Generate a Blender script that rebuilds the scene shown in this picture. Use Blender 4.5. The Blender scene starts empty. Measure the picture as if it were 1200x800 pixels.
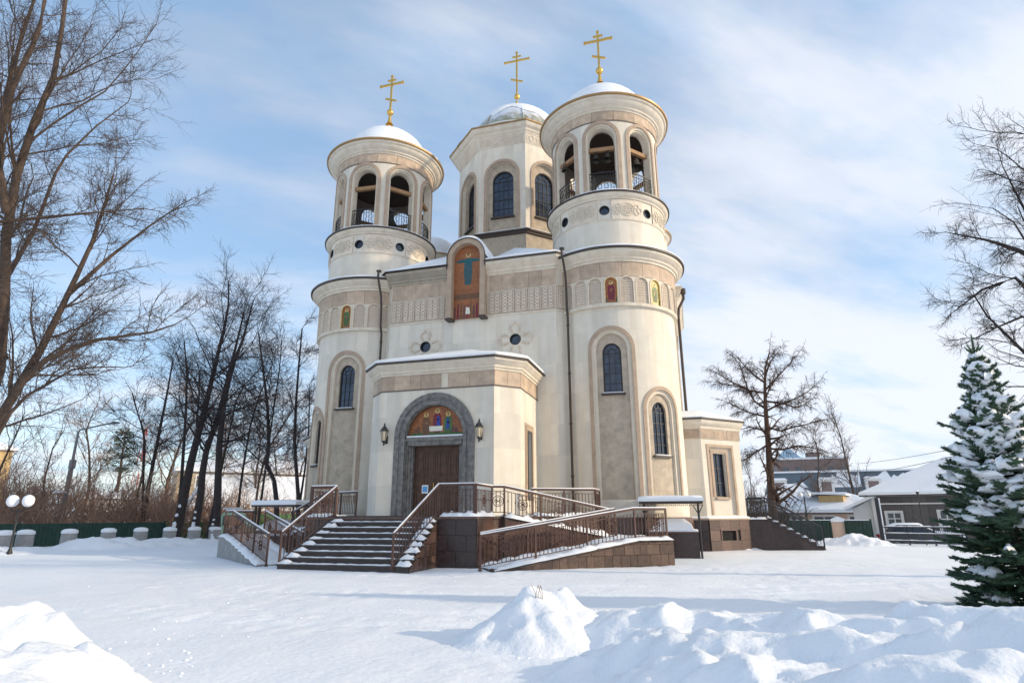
import bpy, math, random
import numpy as np
from mathutils import Vector, noise as mnoise
C = bpy.context.scene
COL = C.collection
PI = math.pi
R_ = math.radians
rng = np.random.default_rng(7)
random.seed(5)

# ------------------------------------------------------------------ camera
CAM_P = np.array([10.639, -28.783, 1.7]); YAW, PITCH, ROLL, F = 16.079, 16.121, -0.182, 706.857
_y, _p, _r = R_(YAW), R_(PITCH), R_(ROLL)
FW = np.array([-math.sin(_y)*math.cos(_p), math.cos(_y)*math.cos(_p), math.sin(_p)])
RT0 = np.array([math.cos(_y), math.sin(_y), 0.0]); UP0 = np.cross(RT0, FW)
RT = RT0*math.cos(_r)+UP0*math.sin(_r); UP = -RT0*math.sin(_r)+UP0*math.cos(_r)
cam = bpy.data.objects.new('camera', bpy.data.cameras.new('camera'))
COL.objects.link(cam)
from mathutils import Matrix
cam.matrix_world = Matrix(((RT[0], UP[0], -FW[0], CAM_P[0]), (RT[1], UP[1], -FW[1], CAM_P[1]), (RT[2], UP[2], -FW[2], CAM_P[2]), (0, 0, 0, 1)))
cam.data.sensor_width = 36; cam.data.lens = 36*F/1200
cam.data.clip_start = 0.1; cam.data.clip_end = 4000
C.camera = cam
def at(u, v, dist):
    """world point that the surveyed photograph pixel shows at a ground distance from the tripod"""
    d = FW+RT*(u-600)/F+UP*(400-v)/F
    return CAM_P+d*dist/math.hypot(d[0], d[1])

# ------------------------------------------------------------------ light
SUN_EL, SUN_AZ = 19.0, 94.0       # azimuth from -y towards +x
C.render.resolution_x, C.render.resolution_y = 1024, 682
C.view_settings.view_transform = 'Standard'; C.view_settings.look = 'None'
C.view_settings.exposure = 0.50; C.view_settings.gamma = 1
sd = np.array([math.sin(R_(SUN_AZ))*math.cos(R_(SUN_EL)), -math.cos(R_(SUN_AZ))*math.cos(R_(SUN_EL)), math.sin(R_(SUN_EL))])
sun = bpy.data.objects.new('sun', bpy.data.lights.new('sun', 'SUN')); COL.objects.link(sun)
sun.data.energy = 2.5; sun.data.angle = R_(1.4); sun.data.color = (1.0, 0.82, 0.58)
sun.rotation_euler = Vector(sd).to_track_quat('Z', 'Y').to_euler()
sun.location = (40, 0, 30)

W = bpy.data.worlds.new('World'); C.world = W; W.use_nodes = True
def build_world():
    nt = W.node_tree; nt.nodes.clear(); N = nt.nodes.new; L = nt.links.new
    out = N('ShaderNodeOutputWorld'); mix = N('ShaderNodeMixShader')
    sky = N('ShaderNodeTexSky'); sky.sky_type = 'NISHITA'; sky.sun_disc = False
    sky.sun_elevation = R_(SUN_EL); sky.sun_rotation = math.atan2(sd[0], sd[1])
    sky.air_density = 1.0; sky.dust_density = 0.6; sky.ozone_density = 1.6
    b1 = N('ShaderNodeBackground'); b1.inputs[1].default_value = 0.15
    b2 = N('ShaderNodeBackground'); b2.inputs[1].default_value = 0.83
    L(sky.outputs[0], b1.inputs[0])
    tc = N('ShaderNodeTexCoord'); sep = N('ShaderNodeSeparateXYZ'); L(tc.outputs['Generated'], sep.inputs[0])
    def M(op, a, b=None, clamp=False):
        n = N('ShaderNodeMath'); n.operation = op; n.use_clamp = clamp
        for i, q in enumerate((a, b)):
            if q is None: continue
            if isinstance(q, (int, float)): n.inputs[i].default_value = q
            else: L(q, n.inputs[i])
        return n.outputs[0]
    den = M('ADD', M('MAXIMUM', sep.outputs[2], 0.0), 0.22)
    px = M('DIVIDE', sep.outputs[0], den); py = M('DIVIDE', sep.outputs[1], den)
    # streak direction
    a = R_(38)
    qx = M('ADD', M('MULTIPLY', px, math.cos(a)), M('MULTIPLY', py, math.sin(a)))
    qy = M('SUBTRACT', M('MULTIPLY', py, math.cos(a)), M('MULTIPLY', px, math.sin(a)))
    comb = N('ShaderNodeCombineXYZ'); L(M('MULTIPLY', qx, 0.55), comb.inputs[0]); L(M('MULTIPLY', qy, 1.25), comb.inputs[1])
    n1 = N('ShaderNodeTexNoise'); n1.inputs['Scale'].default_value = 1.25; n1.inputs['Detail'].default_value = 6; n1.inputs['Roughness'].default_value = 0.52; n1.inputs['Distortion'].default_value = 0.25
    L(comb.outputs[0], n1.inputs['Vector'])
    n2 = N('ShaderNodeTexNoise'); n2.inputs['Scale'].default_value = 3.0; n2.inputs['Detail'].default_value = 6; n2.inputs['Roughness'].default_value = 0.55
    L(comb.outputs[0], n2.inputs['Vector'])
    nn = M('ADD', M('MULTIPLY', n1.outputs['Fac'], 0.72), M('MULTIPLY', n2.outputs['Fac'], 0.28))
    # more cover towards the horizon and towards the sun
    az = M('ADD', M('MULTIPLY', sep.outputs[0], 0.22), 0.03)
    hz = M('MULTIPLY', M('SUBTRACT', 0.62, sep.outputs[2], True), 0.40)
    nn = M('ADD', M('ADD', nn, az), hz)
    rp = N('ShaderNodeMapRange'); rp.interpolation_type = 'SMOOTHSTEP'
    rp.inputs['From Min'].default_value = 0.44; rp.inputs['From Max'].default_value = 0.74
    rp.inputs['To Min'].default_value = 0.43; rp.inputs['To Max'].default_value = 0.95
    L(nn, rp.inputs['Value'])
    cr = N('ShaderNodeValToRGB'); L(M('ADD', n2.outputs['Fac'], M('ADD', M('MULTIPLY', hz, 0.5), M('MULTIPLY', sep.outputs[0], 0.20))), cr.inputs[0])
    cr.color_ramp.elements[0].position = 0.32; cr.color_ramp.elements[0].color = (0.44, 0.66, 0.95, 1)
    cr.color_ramp.elements[1].position = 0.62; cr.color_ramp.elements[1].color = (0.79, 0.835, 0.92, 1)
    L(cr.outputs[0], b2.inputs[0])
    L(rp.outputs[0], mix.inputs[0]); L(b1.outputs[0], mix.inputs[1]); L(b2.outputs[0], mix.inputs[2]); L(mix.outputs[0], out.inputs[0])
build_world()

# ------------------------------------------------------------------ materials
def mat(name, base, rough=0.8, var=0.12, vscale=3.0, bump=0.0, bscale=30.0, metal=0.0, rand=0.0, coord='Object', snow=None, brick=None, emis=None, spec=None, base2=None, detail=6, streak=0):
    m = bpy.data.materials.new(name); m.use_nodes = True; nt = m.node_tree; N = nt.nodes.new; L = nt.links.new
    b = nt.nodes['Principled BSDF']; b.inputs['Roughness'].default_value = rough; b.inputs['Metallic'].default_value = metal
    if spec is not None: b.inputs['Specular IOR Level'].default_value = spec
    tc = N('ShaderNodeTexCoord')
    src = tc.outputs[coord]
    nz = N('ShaderNodeTexNoise'); nz.inputs['Scale'].default_value = vscale; nz.inputs['Detail'].default_value = detail; nz.inputs['Roughness'].default_value = 0.6
    L(src, nz.inputs['Vector'])
    ramp = N('ShaderNodeMapRange'); ramp.inputs['From Min'].default_value = 0.3; ramp.inputs['From Max'].default_value = 0.7
    L(nz.outputs['Fac'], ramp.inputs['Value'])
    mx = N('ShaderNodeMix'); mx.data_type = 'RGBA'
    c2 = base2 or tuple(min(1, c*(1+var)) for c in base)
    c1 = tuple(c*(1-var) for c in base) if base2 is None else base
    mx.inputs['A'].default_value = (*c1, 1); mx.inputs['B'].default_value = (*c2, 1)
    L(ramp.outputs[0], mx.inputs['Factor']); col = mx.outputs['Result']
    if streak:
        mp = N('ShaderNodeMapping'); mp.inputs['Scale'].default_value = (2.3, 0.22, 1.0) if coord == 'UV' else (2.3, 2.3, 0.25); L(src, mp.inputs[0])
        ns = N('ShaderNodeTexNoise'); ns.inputs['Scale'].default_value = 1.0; ns.inputs['Detail'].default_value = 5; L(mp.outputs[0], ns.inputs['Vector'])
        ms = N('ShaderNodeMapRange'); ms.inputs['From Min'].default_value = 0.42; ms.inputs['From Max'].default_value = 0.72; L(ns.outputs['Fac'], ms.inputs['Value'])
        mm = N('ShaderNodeMix'); mm.data_type = 'RGBA'; mm.blend_type = 'MULTIPLY'; mm.inputs['B'].default_value = (1-streak*0.8, 1-streak, 1-streak*1.35, 1); L(ms.outputs[0], mm.inputs['Factor']); L(col, mm.inputs['A']); col = mm.outputs['Result']
    if brick:
        bw, bh, mort, amt = brick
        bt = N('ShaderNodeTexBrick'); bt.inputs['Scale'].default_value = 1; bt.inputs['Brick Width'].default_value = bw; bt.inputs['Row Height'].default_value = bh
        bt.inputs['Mortar Size'].default_value = mort; bt.inputs['Bias'].default_value = 0.0; bt.offset = 0.5
        bt.inputs['Color1'].default_value = (1-amt, 1-amt*0.92, 1-amt*0.8, 1); bt.inputs['Color2'].default_value = (1, 1, 1, 1); bt.inputs['Mortar'].default_value = (1-amt*1.6,)*3+(1,)
        L(tc.outputs['UV'] if coord == 'UV' else src, bt.inputs['Vector'])
        mm = N('ShaderNodeMix'); mm.data_type = 'RGBA'; mm.blend_type = 'MULTIPLY'; mm.inputs['Factor'].default_value = 1
        L(col, mm.inputs['A']); L(bt.outputs['Color'], mm.inputs['B']); col = mm.outputs['Result']
    if rand:
        oi = N('ShaderNodeObjectInfo'); mr = N('ShaderNodeMapRange'); mr.inputs['To Min'].default_value = 1-rand; mr.inputs['To Max'].default_value = 1+rand
        L(oi.outputs['Random'], mr.inputs['Value'])
        mm = N('ShaderNodeVectorMath'); mm.operation = 'SCALE'; L(col, mm.inputs[0]); L(mr.outputs[0], mm.inputs['Scale']); col = mm.outputs[0]
    if snow:
        # snow lying on upward faces, patchy
        lo, hi, amt = snow
        g = N('ShaderNodeNewGeometry'); s = N('ShaderNodeSeparateXYZ'); L(g.outputs['Normal'], s.inputs[0])
        n3 = N('ShaderNodeTexNoise'); n3.inputs['Scale'].default_value = 2.2; L(src, n3.inputs['Vector'])
        ad = N('ShaderNodeMath'); ad.operation = 'MULTIPLY_ADD'; ad.inputs[1].default_value = amt; L(n3.outputs['Fac'], ad.inputs[0]); L(s.outputs[2], ad.inputs[2])
        m2 = N('ShaderNodeMapRange'); m2.inputs['From Min'].default_value = lo; m2.inputs['From Max'].default_value = hi; L(ad.outputs[0], m2.inputs['Value'])
        mm = N('ShaderNodeMix'); mm.data_type = 'RGBA'; mm.inputs['B'].default_value = (0.8, 0.82, 0.86, 1); L(m2.outputs[0], mm.inputs['Factor']); L(col, mm.inputs['A']); col = mm.outputs['Result']
    L(col, b.inputs['Base Color'])
    if bump:
        nb = N('ShaderNodeTexNoise'); nb.inputs['Scale'].default_value = bscale; nb.inputs['Detail'].default_value = 4; L(src, nb.inputs['Vector'])
        bp = N('ShaderNodeBump'); bp.inputs['Strength'].default_value = bump; bp.inputs['Distance'].default_value = 0.03
        L(nb.outputs['Fac'], bp.inputs['Height']); L(bp.outputs[0], b.inputs['Normal'])
    if emis: b.inputs['Emission Color'].default_value = (*emis[:3], 1); b.inputs['Emission Strength'].default_value = emis[3]
    return m
M = {}
M['snow'] = mat('snow', (0.845, 0.865, 0.89), 0.55, 0.03, 0.8, 0.45, 16, spec=0.25)
M['snow_ground'] = mat('snow_ground', (0.835, 0.86, 0.89), 0.6, 0.05, 0.30, 0.55, 9, spec=0.2)
M['cream'] = mat('cream_stone', (0.755, 0.69, 0.58), 0.75, 0.06, 1.3, 0.08, 12, coord='UV', brick=(0.62, 1.5, 0.004, 0.15), streak=0.10)
M['cream_plain'] = mat('cream_moulding', (0.69, 0.62, 0.51), 0.75, 0.07, 2.5, 0.06, 20, streak=0.14)
M['tan'] = mat('tan_stone', (0.47, 0.36, 0.265), 0.75, 0.22, 2.6, 0.1, 20, rand=0.14)
M['tanm'] = mat('mottled_beige_stone', (0.47, 0.395, 0.305), 0.8, 0.22, 2.2, 0.1, 14, coord='UV', brick=(0.9, 0.7, 0.004, 0.10))
M['frame'] = mat('tan_arch_stone', (0.42, 0.315, 0.23), 0.75, 0.15, 3, 0.05, 20)
M['relief'] = mat('carved_pale_stone', (0.68, 0.585, 0.475), 0.8, 0.08, 4, 0.35, 26, rand=0.09)
M['relief_ground'] = mat('shade_toned_carving_ground', (0.50, 0.41, 0.32), 0.85, 0.12, 4, 0.3, 26)  # darker than the strands: groove shade put into the stone colour
M['marble'] = mat('grey_marble', (0.075, 0.073, 0.072), 0.45, 0.3, 5.0, 0.05, 20, base2=(0.24, 0.225, 0.205))
M['granite'] = mat('brown_granite', (0.105, 0.062, 0.048), 0.3, 0.35, 9, 0.03, 60, rand=0.28)
M['granite_d'] = mat('dark_shaded_polished_granite', (0.045, 0.028, 0.026), 0.25, 0.35, 9, 0.02, 60, rand=0.3)  # brown granite painted darker for fronts in shade; also pits and side stairs
M['granite_j'] = mat('granite_joint', (0.17, 0.14, 0.12), 0.9, 0.1, 9)
M['sand'] = mat('brown_sandstone_block', (0.10, 0.062, 0.047), 0.7, 0.3, 6, 0.2, 40, rand=0.32)
M['concrete'] = mat('concrete', (0.33, 0.32, 0.31), 0.9, 0.18, 3, 0.3, 25)
M['step'] = mat('dark_step_stone', (0.058, 0.046, 0.042), 0.6, 0.3, 5, 0.2, 30, snow=(1.35, 1.6, 0.9))
M['door'] = mat('brown_wood', (0.072, 0.030, 0.014), 0.45, 0.4, 4, 0.1, 30)
M['beam'] = mat('timber_beam', (0.33, 0.19, 0.09), 0.7, 0.2, 6, 0.1, 30)
M['gold'] = mat('gilded_metal', (0.75, 0.47, 0.12), 0.32, 0.12, 3, metal=0.9)
M['dome'] = mat('greenish_gilded_dome', (0.27, 0.26, 0.17), 0.5, 0.35, 1.5, metal=0.4, snow=(0.50, 0.80, 0.60))
M['rim'] = mat('brown_metal_rim', (0.05, 0.035, 0.028), 0.5, 0.1)
M['rimgold'] = mat('gilded_rim', (0.36, 0.22, 0.09), 0.5, 0.1, metal=0.4)
M['rail'] = mat('rusty_brown_ironwork', (0.090, 0.043, 0.031), 0.55, 0.2, 8)
M['iron'] = mat('black_ironwork', (0.02, 0.02, 0.022), 0.5, 0.1)
M['bronze'] = mat('dark_bronze_bell', (0.07, 0.065, 0.055), 0.4, 0.2, metal=0.7)
M['glass'] = mat('window_glass', (0.03, 0.045, 0.07), 0.05, 0.5, 1.6, 0.10, 2.5, metal=0.35, spec=0.8)
M['wframe'] = mat('dark_window_frame', (0.028, 0.024, 0.024), 0.5, 0.1)
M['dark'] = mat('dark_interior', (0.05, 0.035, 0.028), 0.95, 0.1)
M['void'] = mat('unlit_basement_void', (0.006, 0.006, 0.007), 0.9, 0.1)
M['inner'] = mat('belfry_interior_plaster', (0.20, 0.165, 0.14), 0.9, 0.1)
M['mosaic'] = mat('orange_brown_mosaic', (0.34, 0.12, 0.04), 0.45, 0.55, 14, coord='UV', brick=(0.45, 0.3, 0.008, 0.25))
M['mosaic_low'] = mat('purple_brown_mosaic', (0.12, 0.045, 0.04), 0.5, 0.4, 12)
M['gold_glass'] = mat('ochre_mosaic', (0.62, 0.45, 0.16), 0.5, 0.6, 22)
M['teal'] = mat('teal_mosaic', (0.010, 0.10, 0.12), 0.5, 0.6, 22)
M['blue'] = mat('blue_mosaic', (0.02, 0.05, 0.28), 0.5, 0.6, 22)
M['crimson'] = mat('crimson_mosaic', (0.17, 0.015, 0.03), 0.5, 0.6, 22)
M['green'] = mat('green_mosaic', (0.05, 0.14, 0.035), 0.5, 0.6, 22)
M['brownrobe'] = mat('umber_mosaic', (0.15, 0.07, 0.03), 0.5, 0.3, 9)
M['skin'] = mat('flesh_mosaic', (0.35, 0.17, 0.09), 0.5, 0.1, 9)
M['whitem'] = mat('white_mosaic', (0.72, 0.68, 0.58), 0.5, 0.1, 9)
M['lamp_glass'] = mat('lantern_glass', (0.55, 0.47, 0.33), 0.25, 0.1)
M['globe'] = mat('white_globe', (0.85, 0.85, 0.87), 0.35, 0.02)
M['bark'] = mat('warm_brown_bark', (0.070, 0.048, 0.036), 0.9, 0.4, 4, 0.5, 30, snow=(1.2, 1.36, 0.6))
M['bark_d'] = mat('dark_bark', (0.040, 0.031, 0.030), 0.9, 0.3, 4, 0.4, 30, snow=(1.2, 1.36, 0.6))
M['bark_l'] = mat('larch_bark', (0.075, 0.043, 0.03), 0.9, 0.4, 4, 0.5, 30, snow=(1.3, 1.42, 0.6))
M['twig'] = mat('brown_twigs', (0.068, 0.047, 0.038), 0.9, 0.25, 2)
M['twig_d'] = mat('dark_twigs', (0.055, 0.043, 0.045), 0.9, 0.25, 2)
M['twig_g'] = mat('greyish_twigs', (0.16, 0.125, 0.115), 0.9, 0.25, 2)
M['larch'] = mat('larch_twigs', (0.065, 0.04, 0.032), 0.9, 0.25, 2)
M['thicket'] = mat('russet_twigs', (0.34, 0.21, 0.145), 0.9, 0.45, 0.4)
M['birch'] = mat('birch_bark', (0.6, 0.58, 0.55), 0.8, 0.3, 6)
M['needle'] = mat('spruce_needles', (0.020, 0.052, 0.030), 0.7, 0.45, 3, base2=(0.055, 0.105, 0.055))
M['greenfence'] = mat('dark_green_fence', (0.018, 0.052, 0.04), 0.6, 0.3, 3)
M['brightgreen'] = mat('bright_green_panel', (0.06, 0.22, 0.08), 0.6, 0.2, 3)
M['palegreen'] = mat('pale_green_paint', (0.42, 0.60, 0.42), 0.4, 0.06, 3)
M['greywall'] = mat('grey_plank_wall', (0.125, 0.112, 0.108), 0.8, 0.15, 5, rand=0.12)
M['white'] = mat('white_paint', (0.75, 0.73, 0.70), 0.6, 0.04, 5)
M['peach'] = mat('peach_plaster', (0.62, 0.44, 0.33), 0.85, 0.08, 2)
M['ochre'] = mat('ochre_plaster', (0.52, 0.36, 0.17), 0.85, 0.1, 2)
M['ochre_pale'] = mat('pale_ochre_plaster', (0.46, 0.37, 0.26), 0.85, 0.1, 2)
M['bluegreyroof'] = mat('blue_grey_roof', (0.11, 0.145, 0.175), 0.6, 0.2, 0.6)
M['brownbrick'] = mat('brown_brickwork', (0.22, 0.165, 0.15), 0.85, 0.15, 2)
M['skyblue'] = mat('light_blue_roof', (0.30, 0.46, 0.60), 0.6, 0.1, 2)
M['greywin'] = mat('dull_window_glass', (0.10, 0.11, 0.12), 0.15, 0.2, 1)
M['car'] = mat('dark_grey_car_paint', (0.03, 0.032, 0.04), 0.2, 0.05, spec=0.8)
M['tyre'] = mat('tyre_rubber', (0.02, 0.02, 0.02), 0.9, 0.05)
M['red'] = mat('red_plastic', (0.35, 0.02, 0.02), 0.4, 0.05)
M['galv'] = mat('galvanised_steel', (0.17, 0.19, 0.21), 0.5, 0.1)
M['redwhite'] = mat('red_mast_paint', (0.5, 0.12, 0.1), 0.6, 0.1)
M['sign_blue'] = mat('sign_blue', (0.08, 0.32, 0.65), 0.4, 0.02)
M['tarp'] = mat('pale_tarpaulin', (0.66, 0.62, 0.54), 0.7, 0.08, 3, 0.4, 5)

# ------------------------------------------------------------------ mesh helpers
class MB:
    def __init__(s): s.v = []; s.f = []; s.uv = []; s.mi = []; s.cur = 0
    def vert(s, p, uv=(0, 0)):
        s.v.append((float(p[0]), float(p[1]), float(p[2]))); s.uv.append(uv); return len(s.v)-1
    def quad(s, a, b, c, d, uvs=None):
        u = uvs or ((0, 0),)*4
        i = [s.vert(p, q) for p, q in zip((a, b, c, d), u)]; s.f.append(i); s.mi.append(s.cur)
    def poly(s, pts):
        i = [s.vert(p, (p[0], p[2])) for p in pts]; s.f.append(i); s.mi.append(s.cur)
    def box(s, c, d, rz=0.0, taper=1.0):
        cx, cy, cz = c; x, y, z = d[0]/2, d[1]/2, d[2]/2; co, si = math.cos(rz), math.sin(rz)
        P = []
        for k, (X, Y, Z) in enumerate([(-x, -y, -z), (x, -y, -z), (x, y, -z), (-x, y, -z), (-x, -y, z), (x, -y, z), (x, y, z), (-x, y, z)]):
            if Z > 0: X *= taper; Y *= taper
            P.append((cx+X*co-Y*si, cy+X*si+Y*co, cz+Z))
        n = len(s.v)
        for p in P: s.vert(p, (p[0]+p[1], p[2]))
        for q in ((0, 3, 2, 1), (4, 5, 6, 7), (0, 1, 5, 4), (1, 2, 6, 5), (2, 3, 7, 6), (3, 0, 4, 7)):
            s.f.append([n+i for i in q]); s.mi.append(s.cur)
    def prism(s, poly, z0, z1, top=None):
        """vertical prism over 2D polygon (counter-clockwise); z1 may be list"""
        k = len(poly); n = len(s.v)
        zt = z1 if isinstance(z1, (list, tuple)) else [z1]*k
        zb = z0 if isinstance(z0, (list, tuple)) else [z0]*k
        tp = top or poly
        acc = 0
        us = [0]
        for i in range(k-1): acc += math.dist(poly[i], poly[i+1]); us.append(acc)
        for i, p in enumerate(poly): s.vert((p[0], p[1], zb[i]), (us[i], zb[i]))
        for i, p in enumerate(tp): s.vert((p[0], p[1], zt[i]), (us[i], zt[i]))
        for i in range(k):
            j = (i+1) % k; s.f.append([n+i, n+j, n+k+j, n+k+i]); s.mi.append(s.cur)
        s.f.append([n+k+i for i in range(k)]); s.mi.append(s.cur)
        s.f.append([n+i for i in reversed(range(k))]); s.mi.append(s.cur)
    def tube(s, pts, r, sides=6, cap=True):
        pts = [Vector(p) for p in pts]; n = len(pts); rr = r if isinstance(r, (list, tuple)) else [r]*n
        rings = []
        ref = None
        for i in range(n):
            t = (pts[min(i+1, n-1)]-pts[max(i-1, 0)]).normalized()
            if ref is None: ref = t.orthogonal().normalized()
            ref = (ref-t*ref.dot(t))
            ref = ref.normalized() if ref.length > 1e-6 else t.orthogonal().normalized()
            b = t.cross(ref); ring = []
            for k in range(sides):
                a = 2*PI*k/sides; ring.append(s.vert(pts[i]+(ref*math.cos(a)+b*math.sin(a))*rr[i]))
            rings.append(ring)
        for i in range(n-1):
            for k in range(sides):
                s.f.append([rings[i][k], rings[i][(k+1) % sides], rings[i+1][(k+1) % sides], rings[i+1][k]]); s.mi.append(s.cur)
        if cap: s.f.append(rings[0][::-1]); s.mi.append(s.cur); s.f.append(rings[-1]); s.mi.append(s.cur)
    def lathe(s, prof, c=(0, 0, 0), seg=48, a0=0.0, a1=2*PI, jit=None):
        full = abs(a1-a0-2*PI) < 1e-6; m = seg if full else seg+1; n = len(s.v)
        for i in range(m):
            a = a0+(a1-a0)*i/seg
            for j, (r, z) in enumerate(prof):
                k = 1.0 if jit is None else jit(a, j)
                s.vert((c[0]+r*k*math.sin(a), c[1]-r*k*math.cos(a), c[2]+z), (a*max(r, 0.1), z))
        q = len(prof)
        for i in range(seg):
            i2 = (i+1) % m
            for j in range(q-1):
                s.f.append([n+i*q+j, n+i2*q+j, n+i2*q+j+1, n+i*q+j+1]); s.mi.append(s.cur)
    def sweep(s, path, prof, closed=False):
        """path: 2D points with the outside on the right of travel; prof: (out, z)"""
        k = len(path); n = len(s.v); q = len(prof)
        P = [Vector(p) for p in path]; acc = 0.0
        for i in range(k):
            if closed or 0 < i < k-1:
                d0 = (P[i]-P[i-1]).normalized(); d1 = (P[(i+1) % k]-P[i]).normalized()
            elif i == 0: d0 = d1 = (P[1]-P[0]).normalized()
            else: d0 = d1 = (P[-1]-P[-2]).normalized()
            n0 = Vector((d0.y, -d0.x)); n1 = Vector((d1.y, -d1.x)); mt = (n0+n1); mt = mt/(mt.length_squared/2) if mt.length > 1e-6 else n0
            if i: acc += (P[i]-P[i-1]).length
            for o, z in prof:
                s.vert((P[i].x+mt.x*o, P[i].y+mt.y*o, z), (acc, z+o))
        for i in range(k if closed else k-1):
            i2 = (i+1) % k
            for j in range(q-1):
                s.f.append([n+i*q+j, n+i2*q+j, n+i2*q+j+1, n+i*q+j+1]); s.mi.append(s.cur)
    def mesh(s, name, mats, smooth=None):
        me = bpy.data.meshes.new(name); me.from_pydata(s.v, [], s.f)
        uvl = me.uv_layers.new(name='UVMap')
        li = np.empty(len(me.loops), dtype=np.int32); me.loops.foreach_get('vertex_index', li)
        uv = np.array(s.uv, dtype=np.float32)[li]; uvl.data.foreach_set('uv', uv.ravel())
        if not isinstance(mats, (list, tuple)): mats = [mats]
        for m in mats: me.materials.append(M[m] if isinstance(m, str) else m)
        if len(mats) > 1: me.polygons.foreach_set('material_index', s.mi)
        if smooth:
            import bmesh
            bm = bmesh.new(); bm.from_mesh(me); bmesh.ops.remove_doubles(bm, verts=bm.verts, dist=0.0004); bm.to_mesh(me); bm.free()
            me.polygons.foreach_set('use_smooth', [True]*len(me.polygons)); me.set_sharp_from_angle(angle=R_(smooth))
        me.update(); return me
    def build(s, name, mats, parent=None, smooth=None, loc=(0, 0, 0)):
        o = bpy.data.objects.new(name, s.mesh(name, mats, smooth)); COL.objects.link(o); o.location = loc
        if parent is not None: setp(o, parent)
        return o
def setp(o, parent):
    o.parent = parent; bpy_dirty = True
    # parents are never rotated or scaled when children are given in world space
    o.location = Vector(o.location)-wloc(parent)
def wloc(o):
    v = Vector(o.location)
    while o.parent is not None: o = o.parent; v = v+Vector(o.location)
    return v
def empty(name, label, cat, loc=(0, 0, 0), group=None):
    o = bpy.data.objects.new(name, None); COL.objects.link(o); o.location = loc; o['label'] = label; o['category'] = cat
    if group: o['group'] = group
    o.empty_display_size = 0.3
    return o
def tag(o, label, cat, group=None, kind=None):
    if label: o['label'] = label
    if cat: o['category'] = cat
    if group: o['group'] = group
    if kind: o['kind'] = kind
    return o
def link(name, me, parent=None, loc=(0, 0, 0), rz=0.0, scale=None):
    o = bpy.data.objects.new(name, me); COL.objects.link(o); o.location = loc; o.rotation_euler = (0, 0, rz)
    if scale: o.scale = scale
    if parent is not None: setp(o, parent)
    return o
def copy_tree(o, parent=None):
    c = o.copy(); COL.objects.link(c); c.parent = parent
    for ch in list(o.children): copy_tree(ch, c)
    return c
# surfaces: f(x, z, d) -> point ; d outwards
def cyl(cx, cy, R, a0=0.0):
    return lambda x, z, d=0.0: (cx+(R+d)*math.sin(x/R+a0), cy-(R+d)*math.cos(x/R+a0), z)
def flat(p0, p1):
    P = Vector(p0); D = (Vector(p1)-P).normalized(); Nn = Vector((D.y, -D.x))
    return lambda x, z, d=0.0: (P.x+D.x*x+Nn.x*d, P.y+D.y*x+Nn.y*d, z)
def op_span(o):
    return (o['x']-o['h'], o['x']+o['h'])
def op_z(o, x):
    k = o.get('k', 'arch'); dx = min(abs(x-o['x']), o['h'])
    if k == 'arch': return o['s'], o['t']+math.sqrt(max(0, o['h']**2-dx**2))
    if k == 'rect': return o['s'], o['t']
    e = math.sqrt(max(0, o['h']**2-dx**2)); return o['s']-e, o['s']+e
def op_xs(o, n=14):
    if o.get('k', 'arch') == 'rect': return [o['x']-o['h'], o['x']+o['h']]
    return [o['x']-o['h']*math.cos(PI*i/n) for i in range(n+1)]
def region(mb, f, x0, x1, lo, hi, ops=(), dx=0.4, d=0.0, th=0.2, xs_extra=()):
    lo_f = lo if callable(lo) else (lambda x: lo); hi_f = hi if callable(hi) else (lambda x: hi)
    n = max(1, int(math.ceil((x1-x0)/dx)))
    xs = [x0+(x1-x0)*i/n for i in range(n+1)]+list(xs_extra)
    for o in ops: xs += [x for x in op_xs(o) if x0-1e-6 <= x <= x1+1e-6]
    xs = sorted(xs); q = [xs[0]]
    for x in xs[1:]:
        if x-q[-1] > 1e-4: q.append(x)
    for a, b in zip(q[:-1], q[1:]):
        m = (a+b)/2
        cov = sorted([o for o in ops if op_span(o)[0] < m < op_span(o)[1]], key=lambda o: o['s'])
        za, zb = lo_f(a), lo_f(b)
        for o in cov+[None]:
            if o is None: na, nb = hi_f(a), hi_f(b)
            else: na, nb = op_z(o, a)[0], op_z(o, b)[0]
            if na-za > 1e-4 or nb-zb > 1e-4:
                mb.quad(f(a, za, d), f(b, zb, d), f(b, nb, d), f(a, na, d), ((a, za), (b, zb), (b, nb), (a, na)))
            if o is not None:
                ua, ub = op_z(o, a)[1], op_z(o, b)[1]
                if th:
                    mb.quad(f(a, na, d-th), f(b, nb, d-th), f(b, nb, d), f(a, na, d), ((a, na-th), (b, nb-th), (b, nb), (a, na)))
                    mb.quad(f(a, ua, d), f(b, ub, d), f(b, ub, d-th), f(a, ua, d-th), ((a, ua), (b, ub), (b, ub+th), (a, ua+th)))
                za, zb = ua, ub
    if th:
        for o in ops:
            if o.get('k', 'arch') == 'circle': continue
            for sx in op_span(o):
                z0, z1 = o['s'], o['t']
                mb.quad(f(sx, z0, d), f(sx, z0, d-th), f(sx, z1, d-th), f(sx, z1, d), ((sx, z0), (sx+th, z0), (sx+th, z1), (sx, z1)))
def fill(mb, f, o, d, subs=(), th=0.2, s=None, t=None):
    """closes opening o at depth d, with its own openings"""
    region(mb, f, o['x']-o['h'], o['x']+o['h'], lambda x: op_z(o, x)[0], lambda x: op_z(o, x)[1], subs, 0.4, d, th, op_xs(o))
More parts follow.
